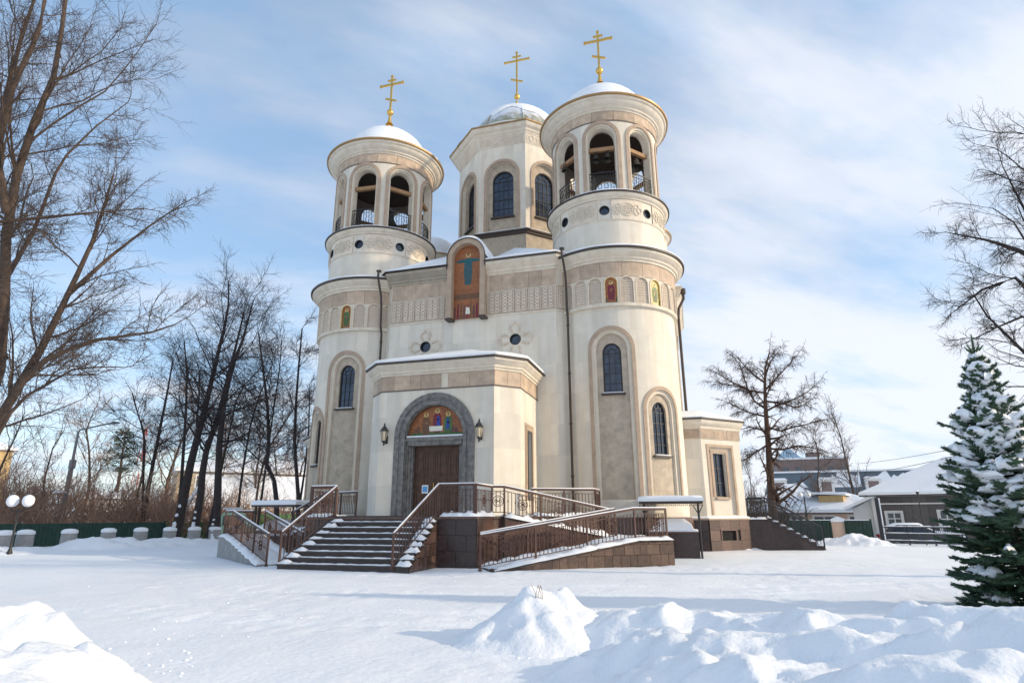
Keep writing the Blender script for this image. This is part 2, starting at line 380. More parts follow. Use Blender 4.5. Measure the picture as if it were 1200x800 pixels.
def outline(o, off=0.0, n=18, bottom=None):
    h = o['h']+off; x = o['x']; b = o['s'] if bottom is None else bottom
    if o.get('k', 'arch') == 'circle': return [(x+h*math.sin(2*PI*i/24), o['s']-h*math.cos(2*PI*i/24)) for i in range(25)]
    if o.get('k') == 'rect': return [(x-h, b), (x-h, o['t']+off), (x+h, o['t']+off), (x+h, b)]
    return [(x-h, b)]+[(x-h*math.cos(PI*i/n), o['t']+h*math.sin(PI*i/n)) for i in range(n+1)]+[(x+h, b)]
def band(mb, f, o, off0, off1, d0, d1, bottom=None):
    """moulding strip between outline offsets off0..off1, from depth d0 out to d1"""
    A = outline(o, off0, bottom=bottom); B = outline(o, off1, bottom=bottom)
    for i in range(len(A)-1):
        a, a2, b, b2 = A[i], A[i+1], B[i], B[i+1]
        mb.quad(f(a[0], a[1], d1), f(a2[0], a2[1], d1), f(b2[0], b2[1], d1), f(b[0], b[1], d1), (a, a2, b2, b))
        mb.quad(f(a[0], a[1], d0), f(a2[0], a2[1], d0), f(a2[0], a2[1], d1), f(a[0], a[1], d1), (a, a2, a2, a))
        mb.quad(f(b[0], b[1], d1), f(b2[0], b2[1], d1), f(b2[0], b2[1], d0), f(b[0], b[1], d0), (b, b2, b2, b))
    if o.get('k', 'arch') != 'circle':
        for i in (0, -1):
            a, b = A[i], B[i]
            mb.quad(f(a[0], a[1], d0), f(a[0], a[1], d1), f(b[0], b[1], d1), f(b[0], b[1], d0))
def bar(mb, f, pts, w, d0, d1):
    """flat bar following 2D points on a surface"""
    for (xa, za), (xb, zb) in zip(pts[:-1], pts[1:]):
        L = math.hypot(xb-xa, zb-za) or 1; nx, nz = -(zb-za)/L*w/2, (xb-xa)/L*w/2
        q = [(xa+nx, za+nz), (xa-nx, za-nz), (xb-nx, zb-nz), (xb+nx, zb+nz)]
        t = [f(x, z, d1) for x, z in q]; bt = [f(x, z, d0) for x, z in q]
        mb.quad(t[0], t[1], t[2], t[3])
        for i in range(4): mb.quad(bt[i], bt[(i+1) % 4], t[(i+1) % 4], t[i])
def window(parent, f, o, d, cols=3, rows=4, inner=True, fw=0.05):
    """dark glazing-bar frame (part) with its pane (sub-part)"""
    mb = MB()
    band(mb, f, o, -fw, 0.0, d-0.02, d+0.05)
    h = o['h']-fw
    for i in range(1, cols): 
        x = o['x']-h+2*h*i/cols; zt = op_z(dict(o, h=h), x)[1] if o.get('k', 'arch') == 'arch' else o['t']-fw
        bar(mb, f, [(x, o['s']+fw), (x, (o['t'] if inner and o.get('k','arch')=='arch' else zt))], fw*0.6, d, d+0.035)
    for j in range(1, rows+1):
        z = o['s']+(o['t']-o['s'])*j/rows-(0 if o.get('k','arch')=='arch' else fw*0.5)
        bar(mb, f, [(o['x']-h, z), (o['x']+h, z)], fw*0.6, d, d+0.033)
    bar(mb, f, [(o['x']-h, o['s']+fw/2), (o['x']+h, o['s']+fw/2)], fw, d, d+0.05)
    if inner and o.get('k', 'arch') == 'arch':
        r = h*0.5; bar(mb, f, [(o['x']-r*math.cos(PI*i/8), o['t']+r*math.sin(PI*i/8)) for i in range(9)], fw*0.6, d, d+0.035)
        for a in (PI/2, PI*0.25, PI*0.75):
            bar(mb, f, [(o['x']+r*math.cos(a), o['t']+r*math.sin(a)), (o['x']+h*math.cos(a), o['t']+h*math.sin(a))], fw*0.5, d, d+0.034)
    w = mb.build('window', 'wframe', parent)
    g = MB(); fill(g, f, o, d-0.005, (), 0); g.build('pane', 'glass', w)
    return w

# ================================================================== THE CHURCH
church = empty('church', 'pale stone church with two round bell towers, central octagonal drum and arched portal', 'church', (0, 0, 0))
TX, TY = 7.206, 3.029

def icon_figure(parent, f, x, z0, h, robe, d, halo=True, arms=False, lean=0.0):
    """a plain standing robed figure laid in mosaic, a few millimetres proud"""
    k = h; wd = 0.68 if arms else 1.0
    def add(name, m, pts, dd):
        mb = MB(); n = len(pts); c = [f(px, pz, dd) for px, pz in pts]; mb.poly(c); mb.build(name, m, parent)
    robe_pts = [(x-0.13*k*wd, z0), (x+0.13*k*wd, z0), (x+0.18*k*wd, z0+0.35*k), (x+0.16*k*wd, z0+0.68*k), (x+0.09*k*wd, z0+0.78*k), (x-0.09*k*wd, z0+0.78*k), (x-0.16*k*wd, z0+0.68*k), (x-0.18*k*wd, z0+0.35*k)]
    add('mosaic_robe', robe, robe_pts, d+0.004)
    for s in (-0.07, 0.0, 0.07):
        add('mosaic_fold', 'mosaic_low', [(x+s*k-0.008*k, z0+0.03*k), (x+s*k+0.008*k, z0+0.03*k), (x+s*k*0.8+0.006*k, z0+0.6*k), (x+s*k*0.8-0.006*k, z0+0.6*k)], d+0.007)
    hr_ = 0.075 if arms else 0.105
    if halo: add('mosaic_halo', 'gold_glass', [(x+hr_*k*math.sin(a*PI/7), z0+0.87*k+hr_*k*math.cos(a*PI/7)) for a in range(14)], d+0.004)
    add('mosaic_head', 'skin', [(x+0.045*k*math.sin(a*PI/6), z0+0.87*k+0.06*k*math.cos(a*PI/6)) for a in range(12)], d+0.008)
    add('mosaic_hair', 'brownrobe', [(x+0.05*k*math.sin(a), z0+0.885*k+0.06*k*math.cos(a)) for a in (-1.5, -1.0, -0.5, 0, 0.5, 1.0, 1.5)], d+0.010)
    if arms:
        for s in (-1, 1):
            add('mosaic_sleeve', 'teal', [(x+s*0.08*k, z0+0.77*k), (x+s*0.34*k, z0+0.72*k), (x+s*0.34*k, z0+0.68*k), (x+s*0.24*k, z0+0.66*k), (x+s*0.10*k, z0+0.66*k)], d+0.005)
    else:
        add('mosaic_hand', 'skin', [(x-0.03*k, z0+0.5*k), (x+0.06*k, z0+0.5*k), (x+0.06*k, z0+0.56*k), (x-0.03*k, z0+0.56*k)], d+0.009)

# shared carved panels -----------------------------------------------------
def curved_slab(R, a, z0, z1, th, pattern=None):
    """slab on a ring of radius R spanning +-a/2 round its axis; origin on the tower axis"""
    f = cyl(0, 0, R); mb = MB(); n = 4; w = R*a/2-0.008
    xs = [-w+2*w*i/n for i in range(n+1)]; z0 += 0.006; z1 -= 0.006
    for p, q in zip(xs[:-1], xs[1:]):
        mb.quad(f(p, z0, th), f(q, z0, th), f(q, z1, th), f(p, z1, th), ((p, z0), (q, z0), (q, z1), (p, z1)))
        mb.quad(f(p, z1, th), f(q, z1, th), f(q, z1, 0), f(p, z1, 0)); mb.quad(f(p, z0, 0), f(q, z0, 0), f(q, z0, th), f(p, z0, th))
    for s in (-w, w): mb.quad(f(s, z0, th), f(s, z1, th), f(s, z1, 0), f(s, z0, 0))
    def ring(cx, cz, r, t=0.025, n=16, a0=0, a1=2*PI):
        pts = [(cx+r*math.cos(a0+(a1-a0)*i/n), cz+r*math.sin(a0+(a1-a0)*i/n)) for i in range(n+1)]
        mb.cur = 1; bar(mb, f, pts, t*1.5, th, th+0.035); mb.cur = 0
    cz = (z0+z1)/2
    if pattern == 'rings':
        r = (z1-z0)*0.33; ring(0, cz, r); ring(0, cz, r*0.72, 0.02)
        for k in range(6): ring(r*0.42*math.cos(k*PI/3), cz+r*0.42*math.sin(k*PI/3), r*0.2, 0.018, 8)
        for s in (-1, 1):
            ring(s*r*1.80, cz, r*0.36, 0.02, 12); ring(s*r*1.35, cz+r*0.5, r*0.33, 0.02, 10); ring(s*r*1.35, cz-r*0.5, r*0.33, 0.02, 10)
    if pattern == 'leaf':
        r = (z1-z0)*0.3
        for s in (-1, 1):
            ring(s*w*0.62, cz, r*0.55, 0.022, 12, 0.6, 5.2); ring(s*w*0.62, cz+r*0.75, r*0.28, 0.02, 8); ring(s*w*0.62, cz-r*0.75, r*0.28, 0.02, 8)
    if pattern == 'weave':
        for k in range(9):
            zz = z0+0.09+k*(z1-z0-0.3)/8
            mb.cur = 1; bar(mb, f, [(-w*0.85+2*w*0.85*i/6, zz+(0.045 if i % 2 else -0.045)) for i in range(7)], 0.045, th, th+0.02); mb.cur = 0
    return mb
NARC = 27; DA = 2*PI/NARC
me_frieze = curved_slab(3.44, 2*PI/20, 13.2, 13.97, 0.03).mesh('frieze_slab', 'tan')
me_weave = curved_slab(3.36, DA*0.83, 11.78, 13.2, 0.02, 'weave').mesh('carved_panel', ['relief_ground', 'relief'])
me_rings = curved_slab(3.12, R_(31.5), 16.52, 17.66, 0.03, 'rings').mesh('relief_panel', ['relief', 'cream_plain'])
me_topslab = curved_slab(3.07, 2*PI/16, 22.55, 23.12, 0.03).mesh('frieze_slab', 'tan')

def snow_wobble(a, j): return 1+0.006*math.sin(5*a+j)+0.004*math.sin(13*a+2*j)

def make_rail_arc(parent, cx, cy, R, ac, half):
    mb = MB(); f = cyl(cx, cy, R, 0); x0, x1 = (ac-half)*R, (ac+half)*R
    n = 6; xs = [x0+(x1-x0)*i/n for i in range(n+1)]
    for z, w in ((19.42, 0.05), (18.35, 0.03), (19.2, 0.02)): bar(mb, f, [(x, z) for x in xs], w, -0.02, 0.02)
    m = 9
    for i in range(m+1):
        x = x0+(x1-x0)*i/m; bar(mb, f, [(x, 18.15), (x, 19.42)], 0.022, -0.011, 0.011)
    for i in range(4):
        xc = x0+(x1-x0)*(i+0.5)/4
        for zc in (18.6, 18.95): bar(mb, f, [(xc+0.12*math.cos(k*PI/5), zc+0.13*math.sin(k*PI/5)) for k in range(11)], 0.018, -0.01, 0.01)
    return mb.build('railing', 'iron', parent)

def make_cross(parent, x, y, zb, ztop, L, zbar):
    """gilded three-bar cross on a ball and a slender foot"""
    H = ztop-zb
    mb = MB(); mb.lathe([(0.26, 0), (0.2, 0.08), (0.12, 0.35), (0.09, H*0.17)], (x, y, zb-0.12), 16); mb.build('cross_foot', 'gold', parent, 40)
    mb = MB(); zb2 = zb+H*0.225; mb.lathe([(0.23*math.sin(PI*i/10)+1e-4, -0.23*math.cos(PI*i/10)) for i in range(11)], (x, y, zb2), 20); mb.build('cross_ball', 'gold', parent, 60)
    mb = MB(); t = 0.085
    mb.tube([(x, y, zb2+0.15), (x, y, zb2+0.5)], [0.1, 0.05], 10)
    mb.box((x, y, (zb2+0.25+ztop)/2), (t*1.5, t, ztop-zb2-0.25))
    mb.box((x, y-0.002, zbar), (2*L, t+0.012, t*1.6)); mb.box((x, y-0.001, zbar+(ztop-zbar)*0.5), (L*0.72, t+0.006, t*1.4))
    # slanted foot bar
    zs = zbar-(zbar-zb2)*0.55; a = R_(-22); l = L*0.48
    P = [(x-l, zs+l*math.tan(-a)), (x+l, zs-l*math.tan(-a))]
    bar(mb, lambda X, Z, d=0: (X, y-d, Z), [P[0], P[1]], t*1.4, -0.045, 0.045)
    for sx in (-L, L): mb.box((x+sx, y, zbar), (0.1, t+0.03, t*2.3))
    mb.box((x, y, ztop), (t*2.2, t+0.03, 0.1))
    mb.build('cross', 'gold', parent, 30)

def tower(sx):
    cx, cy = sx*TX, TY
    off = R_(4.0)
    f = cyl(cx, cy, 3.27)
    def A(deg, R=3.27): return R_(deg)*R
    if sx > 0: niches = [(4, 2.4, 9.52, 7.35, 9.36), (48, 2.4, 6.56, 4.42, 6.48)]; ioff = 6.5; icons = {0: 'crimson', 3: 'green'}
    else: niches = [(0.8, 2.4, 9.40, 7.35, 9.28), (-41, 2.4, 6.5, 4.42, 6.42)]; ioff = -1.0; icons = {0: 'green', -4: 'crimson'}
    ops = [dict(x=A(a), h=0.98, s=s, t=t) for a, s, t, _, _ in niches]
    w = MB(); region(w, f, -PI*3.27, PI*3.27, 1.62, 11.7, ops, 0.22, 0, 0.24); w.build('tower_wall', 'cream', church, 25)
    for o, (a, s, t, ws, wt) in zip(ops, niches):
        mb = MB(); band(mb, f, o, -0.003, 0.17, -0.01, 0.05); mb.build('arch_moulding', 'frame', church, 30)
        mb = MB(); band(mb, f, o, -0.17, -0.002, -0.25, -0.10); mb.build('inner_arch_moulding', 'cream_plain', church, 30)
        wo = dict(x=A(a), h=0.5, s=ws, t=wt)
        mb = MB(); fill(mb, f, o, -0.235, [wo], 0.22); mb.build('niche_panel', 'tanm', church)
        window(church, f, wo, -0.38, 3, 4)
        mb = MB(); bar(mb, f, [(wo['x']-0.6+0.2*i, ws-0.05) for i in range(7)], 0.09, -0.24, -0.06); mb.build('window_sill', 'rim', church)
        mb = MB(); bar(mb, f, [(wo['x']-0.5+0.2*i, ws+0.015) for i in range(6)], 0.05, -0.30, -0.10); mb.build('sill_snow', 'snow', church)
    # granite foot
    mb = MB(); mb.lathe([(3.42, 0.0), (3.42, 1.5), (3.36, 1.62), (3.2, 1.63)], (cx, cy, 0), 96); mb.build('tower_plinth', 'granite', church, 30)
    # arcade band
    Rb = 3.44; fb = cyl(cx, cy, Rb)
    ao = [dict(x=R_(ioff+13.3333*k)*Rb, h=0.315, s=11.82, t=12.86) for k in range(-13, 14)]
    mb = MB(); region(mb, fb, (R_(ioff)-PI)*Rb, (R_(ioff)+PI)*Rb, 11.66, 13.22, ao, 0.3, 0, 0.09)
    mb.build('arcade_band', 'cream_plain', church, 25)
    mb = MB(); mb.lathe([(3.25, 11.66), (3.44, 11.66)], (cx, cy, 0), 96); mb.build('arcade_underside', 'cream_plain', church)
    me_ar = None
    for k in range(-13, 14):
        a = R_(ioff+13.3333*k)
        if k in icons:
            o = ao[k+13]; mb = MB(); fill(mb, fb, o, -0.06, (), 0); ic = mb.build('icon_mosaic', 'mosaic' if k == 0 else 'gold_glass', church)
            icon_figure(ic, fb, o['x'], 11.98, 1.05, {'crimson': 'crimson', 'green': 'green'}[icons[k]], -0.06)
            mb = MB(); x = o['x']; mb.quad(fb(x-0.31, 11.83, -0.054), fb(x+0.31, 11.83, -0.054), fb(x+0.31, 12.1, -0.054), fb(x-0.31, 12.1, -0.054)); mb.build('mosaic_ground', 'teal' if k == 0 and sx > 0 else 'green', ic)
            mb = MB(); band(mb, fb, o, -0.03, 0.02, -0.05, 0.02); mb.build('icon_frame', 'gold_glass', church)
        else:
            link('carved_panel', me_weave, church, (cx, cy, 0), a)
        if me_ar is None:
            mm = MB(); f0 = cyl(0, 0, Rb); band(mm, f0, dict(x=0, h=0.315, s=11.84, t=12.86), 0.0, 0.05, -0.01, 0.03); me_ar = mm.mesh('arcade_moulding', 'relief')
        link('arcade_moulding', me_ar, church, (cx, cy, 0), a)
    mb = MB(); mb.lathe([(3.42, 13.2), (3.42, 13.98)], (cx, cy, 0), 96); mb.build('frieze_backing', 'granite_j', church, 30)
    for k in range(20): link('frieze_slab', me_frieze, church, (cx, cy, 0), 2*PI*(k+0.4)/20)
    mb = MB(); mb.lathe([(3.40, 13.97), (3.53, 13.98), (3.54, 14.09), (3.63, 14.12), (3.66, 14.22), (3.74, 14.25), (3.84, 14.36), (3.90, 14.40), (3.93, 14.53), (3.5, 14.6)], (cx, cy, 0), 96); mb.build('lower_cornice', 'cream_plain', church, 35)
    mb = MB(); mb.lathe([(3.85, 14.535), (4.02, 14.535), (4.03, 14.63), (3.9, 14.66), (3.0, 14.95)], (cx, cy, 0), 96); mb.build('cornice_rim', 'rim', church, 30)
    mb = MB(); mb.lathe([(3.99, 14.64), (3.99, 14.71), (3.9, 14.77), (3.5, 14.92), (3.05, 15.1)], (cx, cy, 0), 96, jit=snow_wobble); mb.build('roof_snow', 'snow', church, 60)
    # upper drum
    fd = cyl(cx, cy, 3.1); pts = [dict(x=(off+k*PI/4)*3.1, h=0.27, s=17.06, t=17.06, k='circle') for k in range(-3, 5)]
    mb = MB(); region(mb, fd, (off-PI)*3.1+0.3, (off+PI)*3.1+0.3, 14.6, 17.7, pts, 0.25, 0, 0.3); mb.build('upper_drum_wall', 'cream', church, 25)
    mb = MB(); mb.lathe([(3.1, 16.49), (3.155, 16.50), (3.155, 16.53), (3.1, 16.54)], (cx, cy, 0), 96); mb.build('string_course', 'cream_plain', church)
    for k, o in enumerate(pts):
        g = MB(); fill(g, fd, o, -0.12, (), 0); g.build('porthole_glass', 'glass', church)
        g = MB(); band(g, fd, o, -0.035, 0.0, -0.12, 0.02); g.build('porthole_frame', 'wframe', church)
        a = off+(k-3)*PI/4
        link('relief_panel', me_rings, church, (cx, cy, 0), a+PI/8)
        for s in (-1, 1):
            # narrow carved panels either side of the porthole, sharing one mesh
            pass
    # upper ledge
    mb = MB(); mb.lathe([(3.08, 17.67), (3.19, 17.69), (3.21, 17.77), (3.30, 17.80), (3.38, 17.88), (3.41, 17.97), (3.0, 18.0)], (cx, cy, 0), 96); mb.build('upper_cornice', 'cream_plain', church, 35)
    mb = MB(); mb.lathe([(3.36, 17.975), (3.48, 17.975), (3.49, 18.05), (3.3, 18.07), (2.2, 18.09)], (cx, cy, 0), 96); mb.build('cornice_rim', 'rim', church, 30)
    mb = MB(); mb.lathe([(3.45, 18.055), (3.45, 18.10), (3.38, 18.14), (3.06, 18.2), (2.93, 18.17)], (cx, cy, 0), 96, jit=snow_wobble); mb.build('ledge_snow', 'snow', church, 60)
    # belfry
    fo = cyl(cx, cy, 3.05); h = 0.86
    ops = [dict(x=(off+k*PI/4)*3.05, h=h, s=18.02, t=21.5) for k in range(-3, 5)]
    mb = MB(); region(mb, fo, (off-PI+PI/8)*3.05, (off+PI+PI/8)*3.05, 18.0, 23.2, ops, 0.3, 0, 0.16); mb.build('belfry_wall', 'cream', church, 25)
    fi = cyl(cx, cy, 2.89); opi = [dict(x=(off+k*PI/4)*2.89, h=0.76, s=18.02, t=21.42) for k in range(-3, 5)]
    mb = MB(); region(mb, fi, (off-PI+PI/8)*2.89, (off+PI+PI/8)*2.89, 18.0, 23.0, opi, 0.3, 0, 0.33); mb.build('belfry_inner_wall', 'cream_plain', church, 25)
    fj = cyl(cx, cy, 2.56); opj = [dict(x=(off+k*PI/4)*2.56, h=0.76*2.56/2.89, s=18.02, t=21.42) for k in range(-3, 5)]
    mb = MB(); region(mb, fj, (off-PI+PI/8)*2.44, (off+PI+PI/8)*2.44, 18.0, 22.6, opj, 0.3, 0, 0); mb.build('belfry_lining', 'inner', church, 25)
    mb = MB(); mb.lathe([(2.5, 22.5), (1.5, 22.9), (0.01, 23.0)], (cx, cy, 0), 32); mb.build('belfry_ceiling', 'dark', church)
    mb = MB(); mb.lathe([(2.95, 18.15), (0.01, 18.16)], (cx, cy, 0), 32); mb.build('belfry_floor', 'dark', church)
    for o, k in zip(ops, range(-3, 5)):
        mb = MB(); band(mb, fo, o, -0.003, 0.19, -0.01, 0.055); mb.build('arch_moulding', 'frame', church, 30)
        mb = MB(); band(mb, fo, o, -0.10, -0.001, -0.17, -0.05); mb.build('inner_arch_moulding', 'cream_plain', church, 30)
        make_rail_arc(church, cx, cy, 2.93, off+k*PI/4, 0.25)
        # beam across each opening
        a = off+k*PI/4; mb = MB(); r = 2.62
        P = Vector((cx+r*math.sin(a), cy-r*math.cos(a), 21.0)); T = Vector((math.cos(a), math.sin(a), 0))
        mb.box(P, (2.0, 0.2, 0.22), a); mb.build('beam', 'beam', church)
    mb = MB(); mb.lathe([(3.05, 22.5), (3.075, 22.5), (3.075, 23.15)], (cx, cy, 0), 96); mb.build('frieze_backing', 'granite_j', church)
    for k in range(16): link('frieze_slab', me_topslab, church, (cx, cy, 0), 2*PI*(k+0.3)/16)
    mb = MB(); mb.lathe([(3.05, 23.11), (3.15, 23.13), (3.16, 23.21), (3.26, 23.24), (3.28, 23.31), (3.42, 23.38), (3.55, 23.48), (3.58, 23.56), (3.68, 23.60), (3.72, 23.70), (3.0, 23.8)], (cx, cy, 0), 96); mb.build('belfry_cornice', 'cream_plain', church, 35)
    mb = MB(); mb.lathe([(3.66, 23.705), (3.80, 23.705), (3.82, 23.80), (3.7, 23.84), (2.4, 24.3)], (cx, cy, 0), 96); mb.build('cornice_rim', 'rimgold', church, 30)
    mb = MB(); mb.lathe([(3.79, 23.81), (3.78, 23.86), (3.6, 23.93), (2.9, 24.25), (2.6, 24.45)], (cx, cy, 0), 96, jit=snow_wobble); mb.build('roof_snow', 'snow', church, 60)
    mb = MB(); mb.lathe([(2.72*math.cos(PI/2*i/14), 24.2+2.45*math.sin(PI/2*i/14)) for i in range(13)]+[(0.38, 26.72), (0.2, 26.98), (0.08, 27.3), (0.001, 27.35)], (cx, cy, 0), 64, jit=snow_wobble); mb.build('dome_snow', 'snow', church, 60)
    make_cross(church, cx, cy, 27.5, 31.34, 0.86, 30.66)
tower(-1); tower(1)

# bells: hang free, so things of their own
def bell_mesh(R):
    mb = MB(); prof = [(0.02, 1.0), (0.16, 0.99), (0.30, 0.9), (0.36, 0.75), (0.42, 0.5), (0.52, 0.28), (0.70, 0.1), (0.80, 0.0), (0.74, 0.0), (0.5, 0.25), (0.3, 0.8)]
    mb.lathe([(r*R/0.8, z*R*1.35) for r, z in prof], (0, 0, 0), 28)
    return mb
def add_bell(x, y, ztop, R, label):
    t = empty('bell', label, 'bell', (x, y, ztop-R*1.35-0.15), 'bells hung in the belfries')
    z0 = ztop-R*1.35-0.15
    bell_mesh(R).build('bell_body', 'bronze', t, 40, (x, y, z0))
    mb = MB(); mb.tube([(x-0.07, y, z0+R*1.33), (x-0.07, y, ztop+0.02), (x+0.07, y, ztop+0.02), (x+0.07, y, z0+R*1.33)], 0.03, 6); mb.build('bell_yoke', 'iron', t)
    mb = MB(); mb.tube([(x, y, z0+R*0.9), (x, y, z0-0.05)], [0.02, 0.05], 6); mb.build('clapper', 'iron', t)
a = R_(4)
bx, by = TX, TY
add_bell(bx+2.62*math.sin(a)-0.33, by-2.62*math.cos(a), 20.88, 0.27, 'small bell at left of the pair in the front arch of the right belfry')
add_bell(bx+2.62*math.sin(a)+0.30, by-2.62*math.cos(a), 20.88, 0.30, 'small bell at right of the pair in the front arch of the right belfry')
a = R_(49); add_bell(bx+2.5*math.sin(a), by-2.5*math.cos(a), 20.88, 0.44, 'larger dark bell in the right-hand sunlit arch of the right belfry')
a = R_(-41)
add_bell(bx+2.62*math.sin(a)-0.3, by-2.62*math.cos(a), 20.88, 0.2, 'outermost little bell in the left arch of the right belfry')
add_bell(bx+2.62*math.sin(a)+0.25, by-2.62*math.cos(a)+0.1, 20.88, 0.2, 'inner little bell in the left arch of the right belfry')
add_bell(-bx+0.3, by-0.2, 20.9, 1.0, 'great dark bell in the middle of the left belfry')

# ---- facade ---------------------------------------------------------------
FP = [(-5.75, 1.05), (-4.68, 0.0), (4.68, 0.0), (5.75, 1.05)]
ff = flat(FP[1], FP[2]); W0 = 4.68
def X(x): return x+W0
ph = [dict(x=X(s*2.52), h=0.30, s=10.46, t=10.46, k='circle') for s in (-1, 1)]
mb = MB(); region(mb, ff, 0, 9.36, 1.62, 11.86, ph, 0.6, 0, 0.3)
for a, b in ((FP[0], FP[1]), (FP[2], FP[3])): region(mb, flat(a, b), 0, math.dist(a, b), 1.62, 11.86)
mb.build('facade_wall', 'cream', church)
for o in ph:
    g = MB(); fill(g, ff, o, -0.14, (), 0); g.build('porthole_glass', 'glass', church)
    g = MB(); band(g, ff, o, -0.035, 0.0, -0.14, 0.02); g.build('porthole_frame', 'wframe', church)
    for k in range(4):
        g = MB(); a = k*PI/2; ca, sa = math.cos(a), math.sin(a)
        P = []
        for (u, v) in [(0.34, 0.13), (0.42, 0.22), (0.52, 0.2), (0.58, 0.28), (0.72, 0.27), (0.80, 0.14), (0.90, 0.0), (0.80, -0.14), (0.72, -0.27), (0.58, -0.28), (0.52, -0.2), (0.42, -0.22), (0.34, -0.13)]:
            P.append((o['x']+u*ca-v*sa, o['s']+u*sa+v*ca))
        bar(g, ff, P, 0.085, 0, 0.07); g.build('rosette_petal', 'relief', church)
    g = MB(); x, z = o['x'], o['s']
    band(g, ff, dict(x=x, h=1.0, s=z-0.98, t=z+0.98, k='rect'), 0.0, 0.025, -0.002, 0.006); g.build('rosette_slab_joint', 'relief', church)
# frieze zone
mb = MB(); mb.sweep(FP, [(0.0, 11.82), (0.05, 11.82), (0.06, 11.90), (0.0, 11.92), (0.0, 13.2), (0.03, 13.21), (0.03, 13.24), (0.0, 13.25), (0.0, 14.15)]); mb.build('frieze_wall', 'cream_plain', church)
def braid_panel(w, h, th=0.05):
    """upright slab carved with two interlaced strands; origin at bottom left on the wall"""
    f = lambda x, z, d=0: (x, -d, z)
    mb = MB(); m = 0.012
    mb.box((w/2, -th/2, h/2), (w-2*m, th, h-2*m)); mb.cur = 1
    for c in (0.3, 0.7):
        for ph_ in (0, PI):
            pts = [(w*c+0.13*w*math.sin(ph_+i*PI/4), 0.08+(h-0.16)*i/24) for i in range(25)]
            bar(mb, f, pts, 0.055, th, th+(0.05 if ph_ else 0.045))
        for i in range(5): bar(mb, f, [(w*c+0.03*math.cos(k*PI/3), 0.2+i*(h-0.4)/4+0.05*math.sin(k*PI/3)) for k in range(7)], 0.03, th, th+0.03)
    bar(mb, f, [(0.05, 0.05), (w-0.05, 0.05), (w-0.05, h-0.05), (0.05, h-0.05), (0.05, 0.05)], 0.022, th, th+0.02)
    return mb
me_braid = braid_panel(0.722, 1.25).mesh('relief_panel', ['relief_ground', 'relief'])
for k in range(5):
    link('relief_panel', me_braid, church, (-4.66+0.724*k, -0.001, 11.93))
    link('relief_panel', me_braid, church, (1.05+0.724*k, -0.001, 11.93))
for s, P in ((1, (4.72, 0.03)), (-1, (-5.23, 0.56))):
    link('relief_panel', me_braid, church, (P[0], P[1], 11.93), s*math.atan2(1.05, 1.07))
for k in range(5):
    for x0 in (-4.64, 1.1):
        mb = MB(); mb.box((x0+0.36+0.72*k, -0.015, 13.70), (0.71, 0.04, 0.86)); mb.build('frieze_slab', 'tan', church)
FPL = [FP[0], FP[1], (-1.13, 0.0)]; FPR = [(0.93, 0.0), FP[2], FP[3]]
mb = MB()
for PA in (FPL, FPR): mb.sweep(PA, [(0, 14.12), (0.07, 14.13), (0.08, 14.24), (0.16, 14.27), (0.19, 14.38), (0.28, 14.42), (0.38, 14.58), (0.46, 14.63), (0.48, 14.78), (0.0, 14.86)]); mb.build('facade_cornice', 'cream_plain', church, 35)
mb = MB()
for PA in (FPL, FPR): mb.sweep(PA, [(0.42, 14.785), (0.55, 14.785), (0.56, 14.87), (0.4, 14.9), (-0.6, 15.0)]); mb.build('cornice_rim', 'rim', church)
# nave body, roofs
mb = MB(); mb.prism([(-5.4, 0.95), (5.4, 0.95), (5.4, 16), (-5.4, 16)], 0.0, 14.8); mb.prism([(-10.55, 6.3), (10.55, 6.3), (10.55, 14.2), (-10.55, 14.2)], 0.0, 14.3); mb.build('nave_wall', 'cream', church)
def snow_roof(poly, z, rise, inset, name='roof_snow', th=0.16, parent=None, seed=0):
    """puffed snow blanket over a polygon, rising to an inset copy"""
    cx = sum(p[0] for p in poly)/len(poly); cy = sum(p[1] for p in poly)/len(poly)
    def ins(d):
        q = []
        for x, y in poly:
            L = math.hypot(x-cx, y-cy); q.append((cx+(x-cx)*(1-d/L), cy+(y-cy)*(1-d/L)))
        return q
    rings = [(0.0, 0.0), (-0.02, th*0.5), (0.06, th*0.95), (0.25, th*1.15), (inset*0.5, th+rise*0.5), (inset, th+rise)]
    mb = MB(); k = len(poly); prev = None
    S = 6
    for d, h in rings:
        q = ins(d); ring = []
        for i in range(k):
            a, b = q[i], q[(i+1) % k]
            for s in range(S):
                t = s/S; x, y = a[0]+(b[0]-a[0])*t, a[1]+(b[1]-a[1])*t
                w = 0.02*mnoise.noise(Vector((x*1.3, y*1.3, seed)))
                ring.append(mb.vert((x, y, z+h+(w if h > 0 else 0))))
        if prev:
            m = len(ring)
            for i in range(m): mb.f.append([prev[i], prev[(i+1) % m], ring[(i+1) % m], ring[i]]); mb.mi.append(0)
        prev = ring
    mb.f.append(prev); mb.mi.append(0)
    return mb.build(name, 'snow', parent or church, 50)
snow_roof([(-6.2, 0.9), (-4.85, -0.50), (-1.2, -0.50), (-1.15, 0.35), (0.95, 0.35), (1.0, -0.50), (4.85, -0.50), (6.2, 0.9), (6.2, 15), (-6.2, 15)], 14.87, 1.3, 3.4)
snow_roof([(-11.0, 5.9), (11.0, 5.9), (11.0, 14.6), (-11.0, 14.6)], 14.62, 1.2, 3)
mb = MB(); mb.sweep([(-10.55, 14.2), (-10.55, 6.3), (10.55, 6.3), (10.55, 14.2)], [(0, 13.9), (0.1, 13.95), (0.3, 14.3), (0.4, 14.4), (0.42, 14.55), (0.5, 14.56), (0.5, 14.63), (0, 14.66)]); mb.build('transept_cornice', 'cream_plain', church, 35)
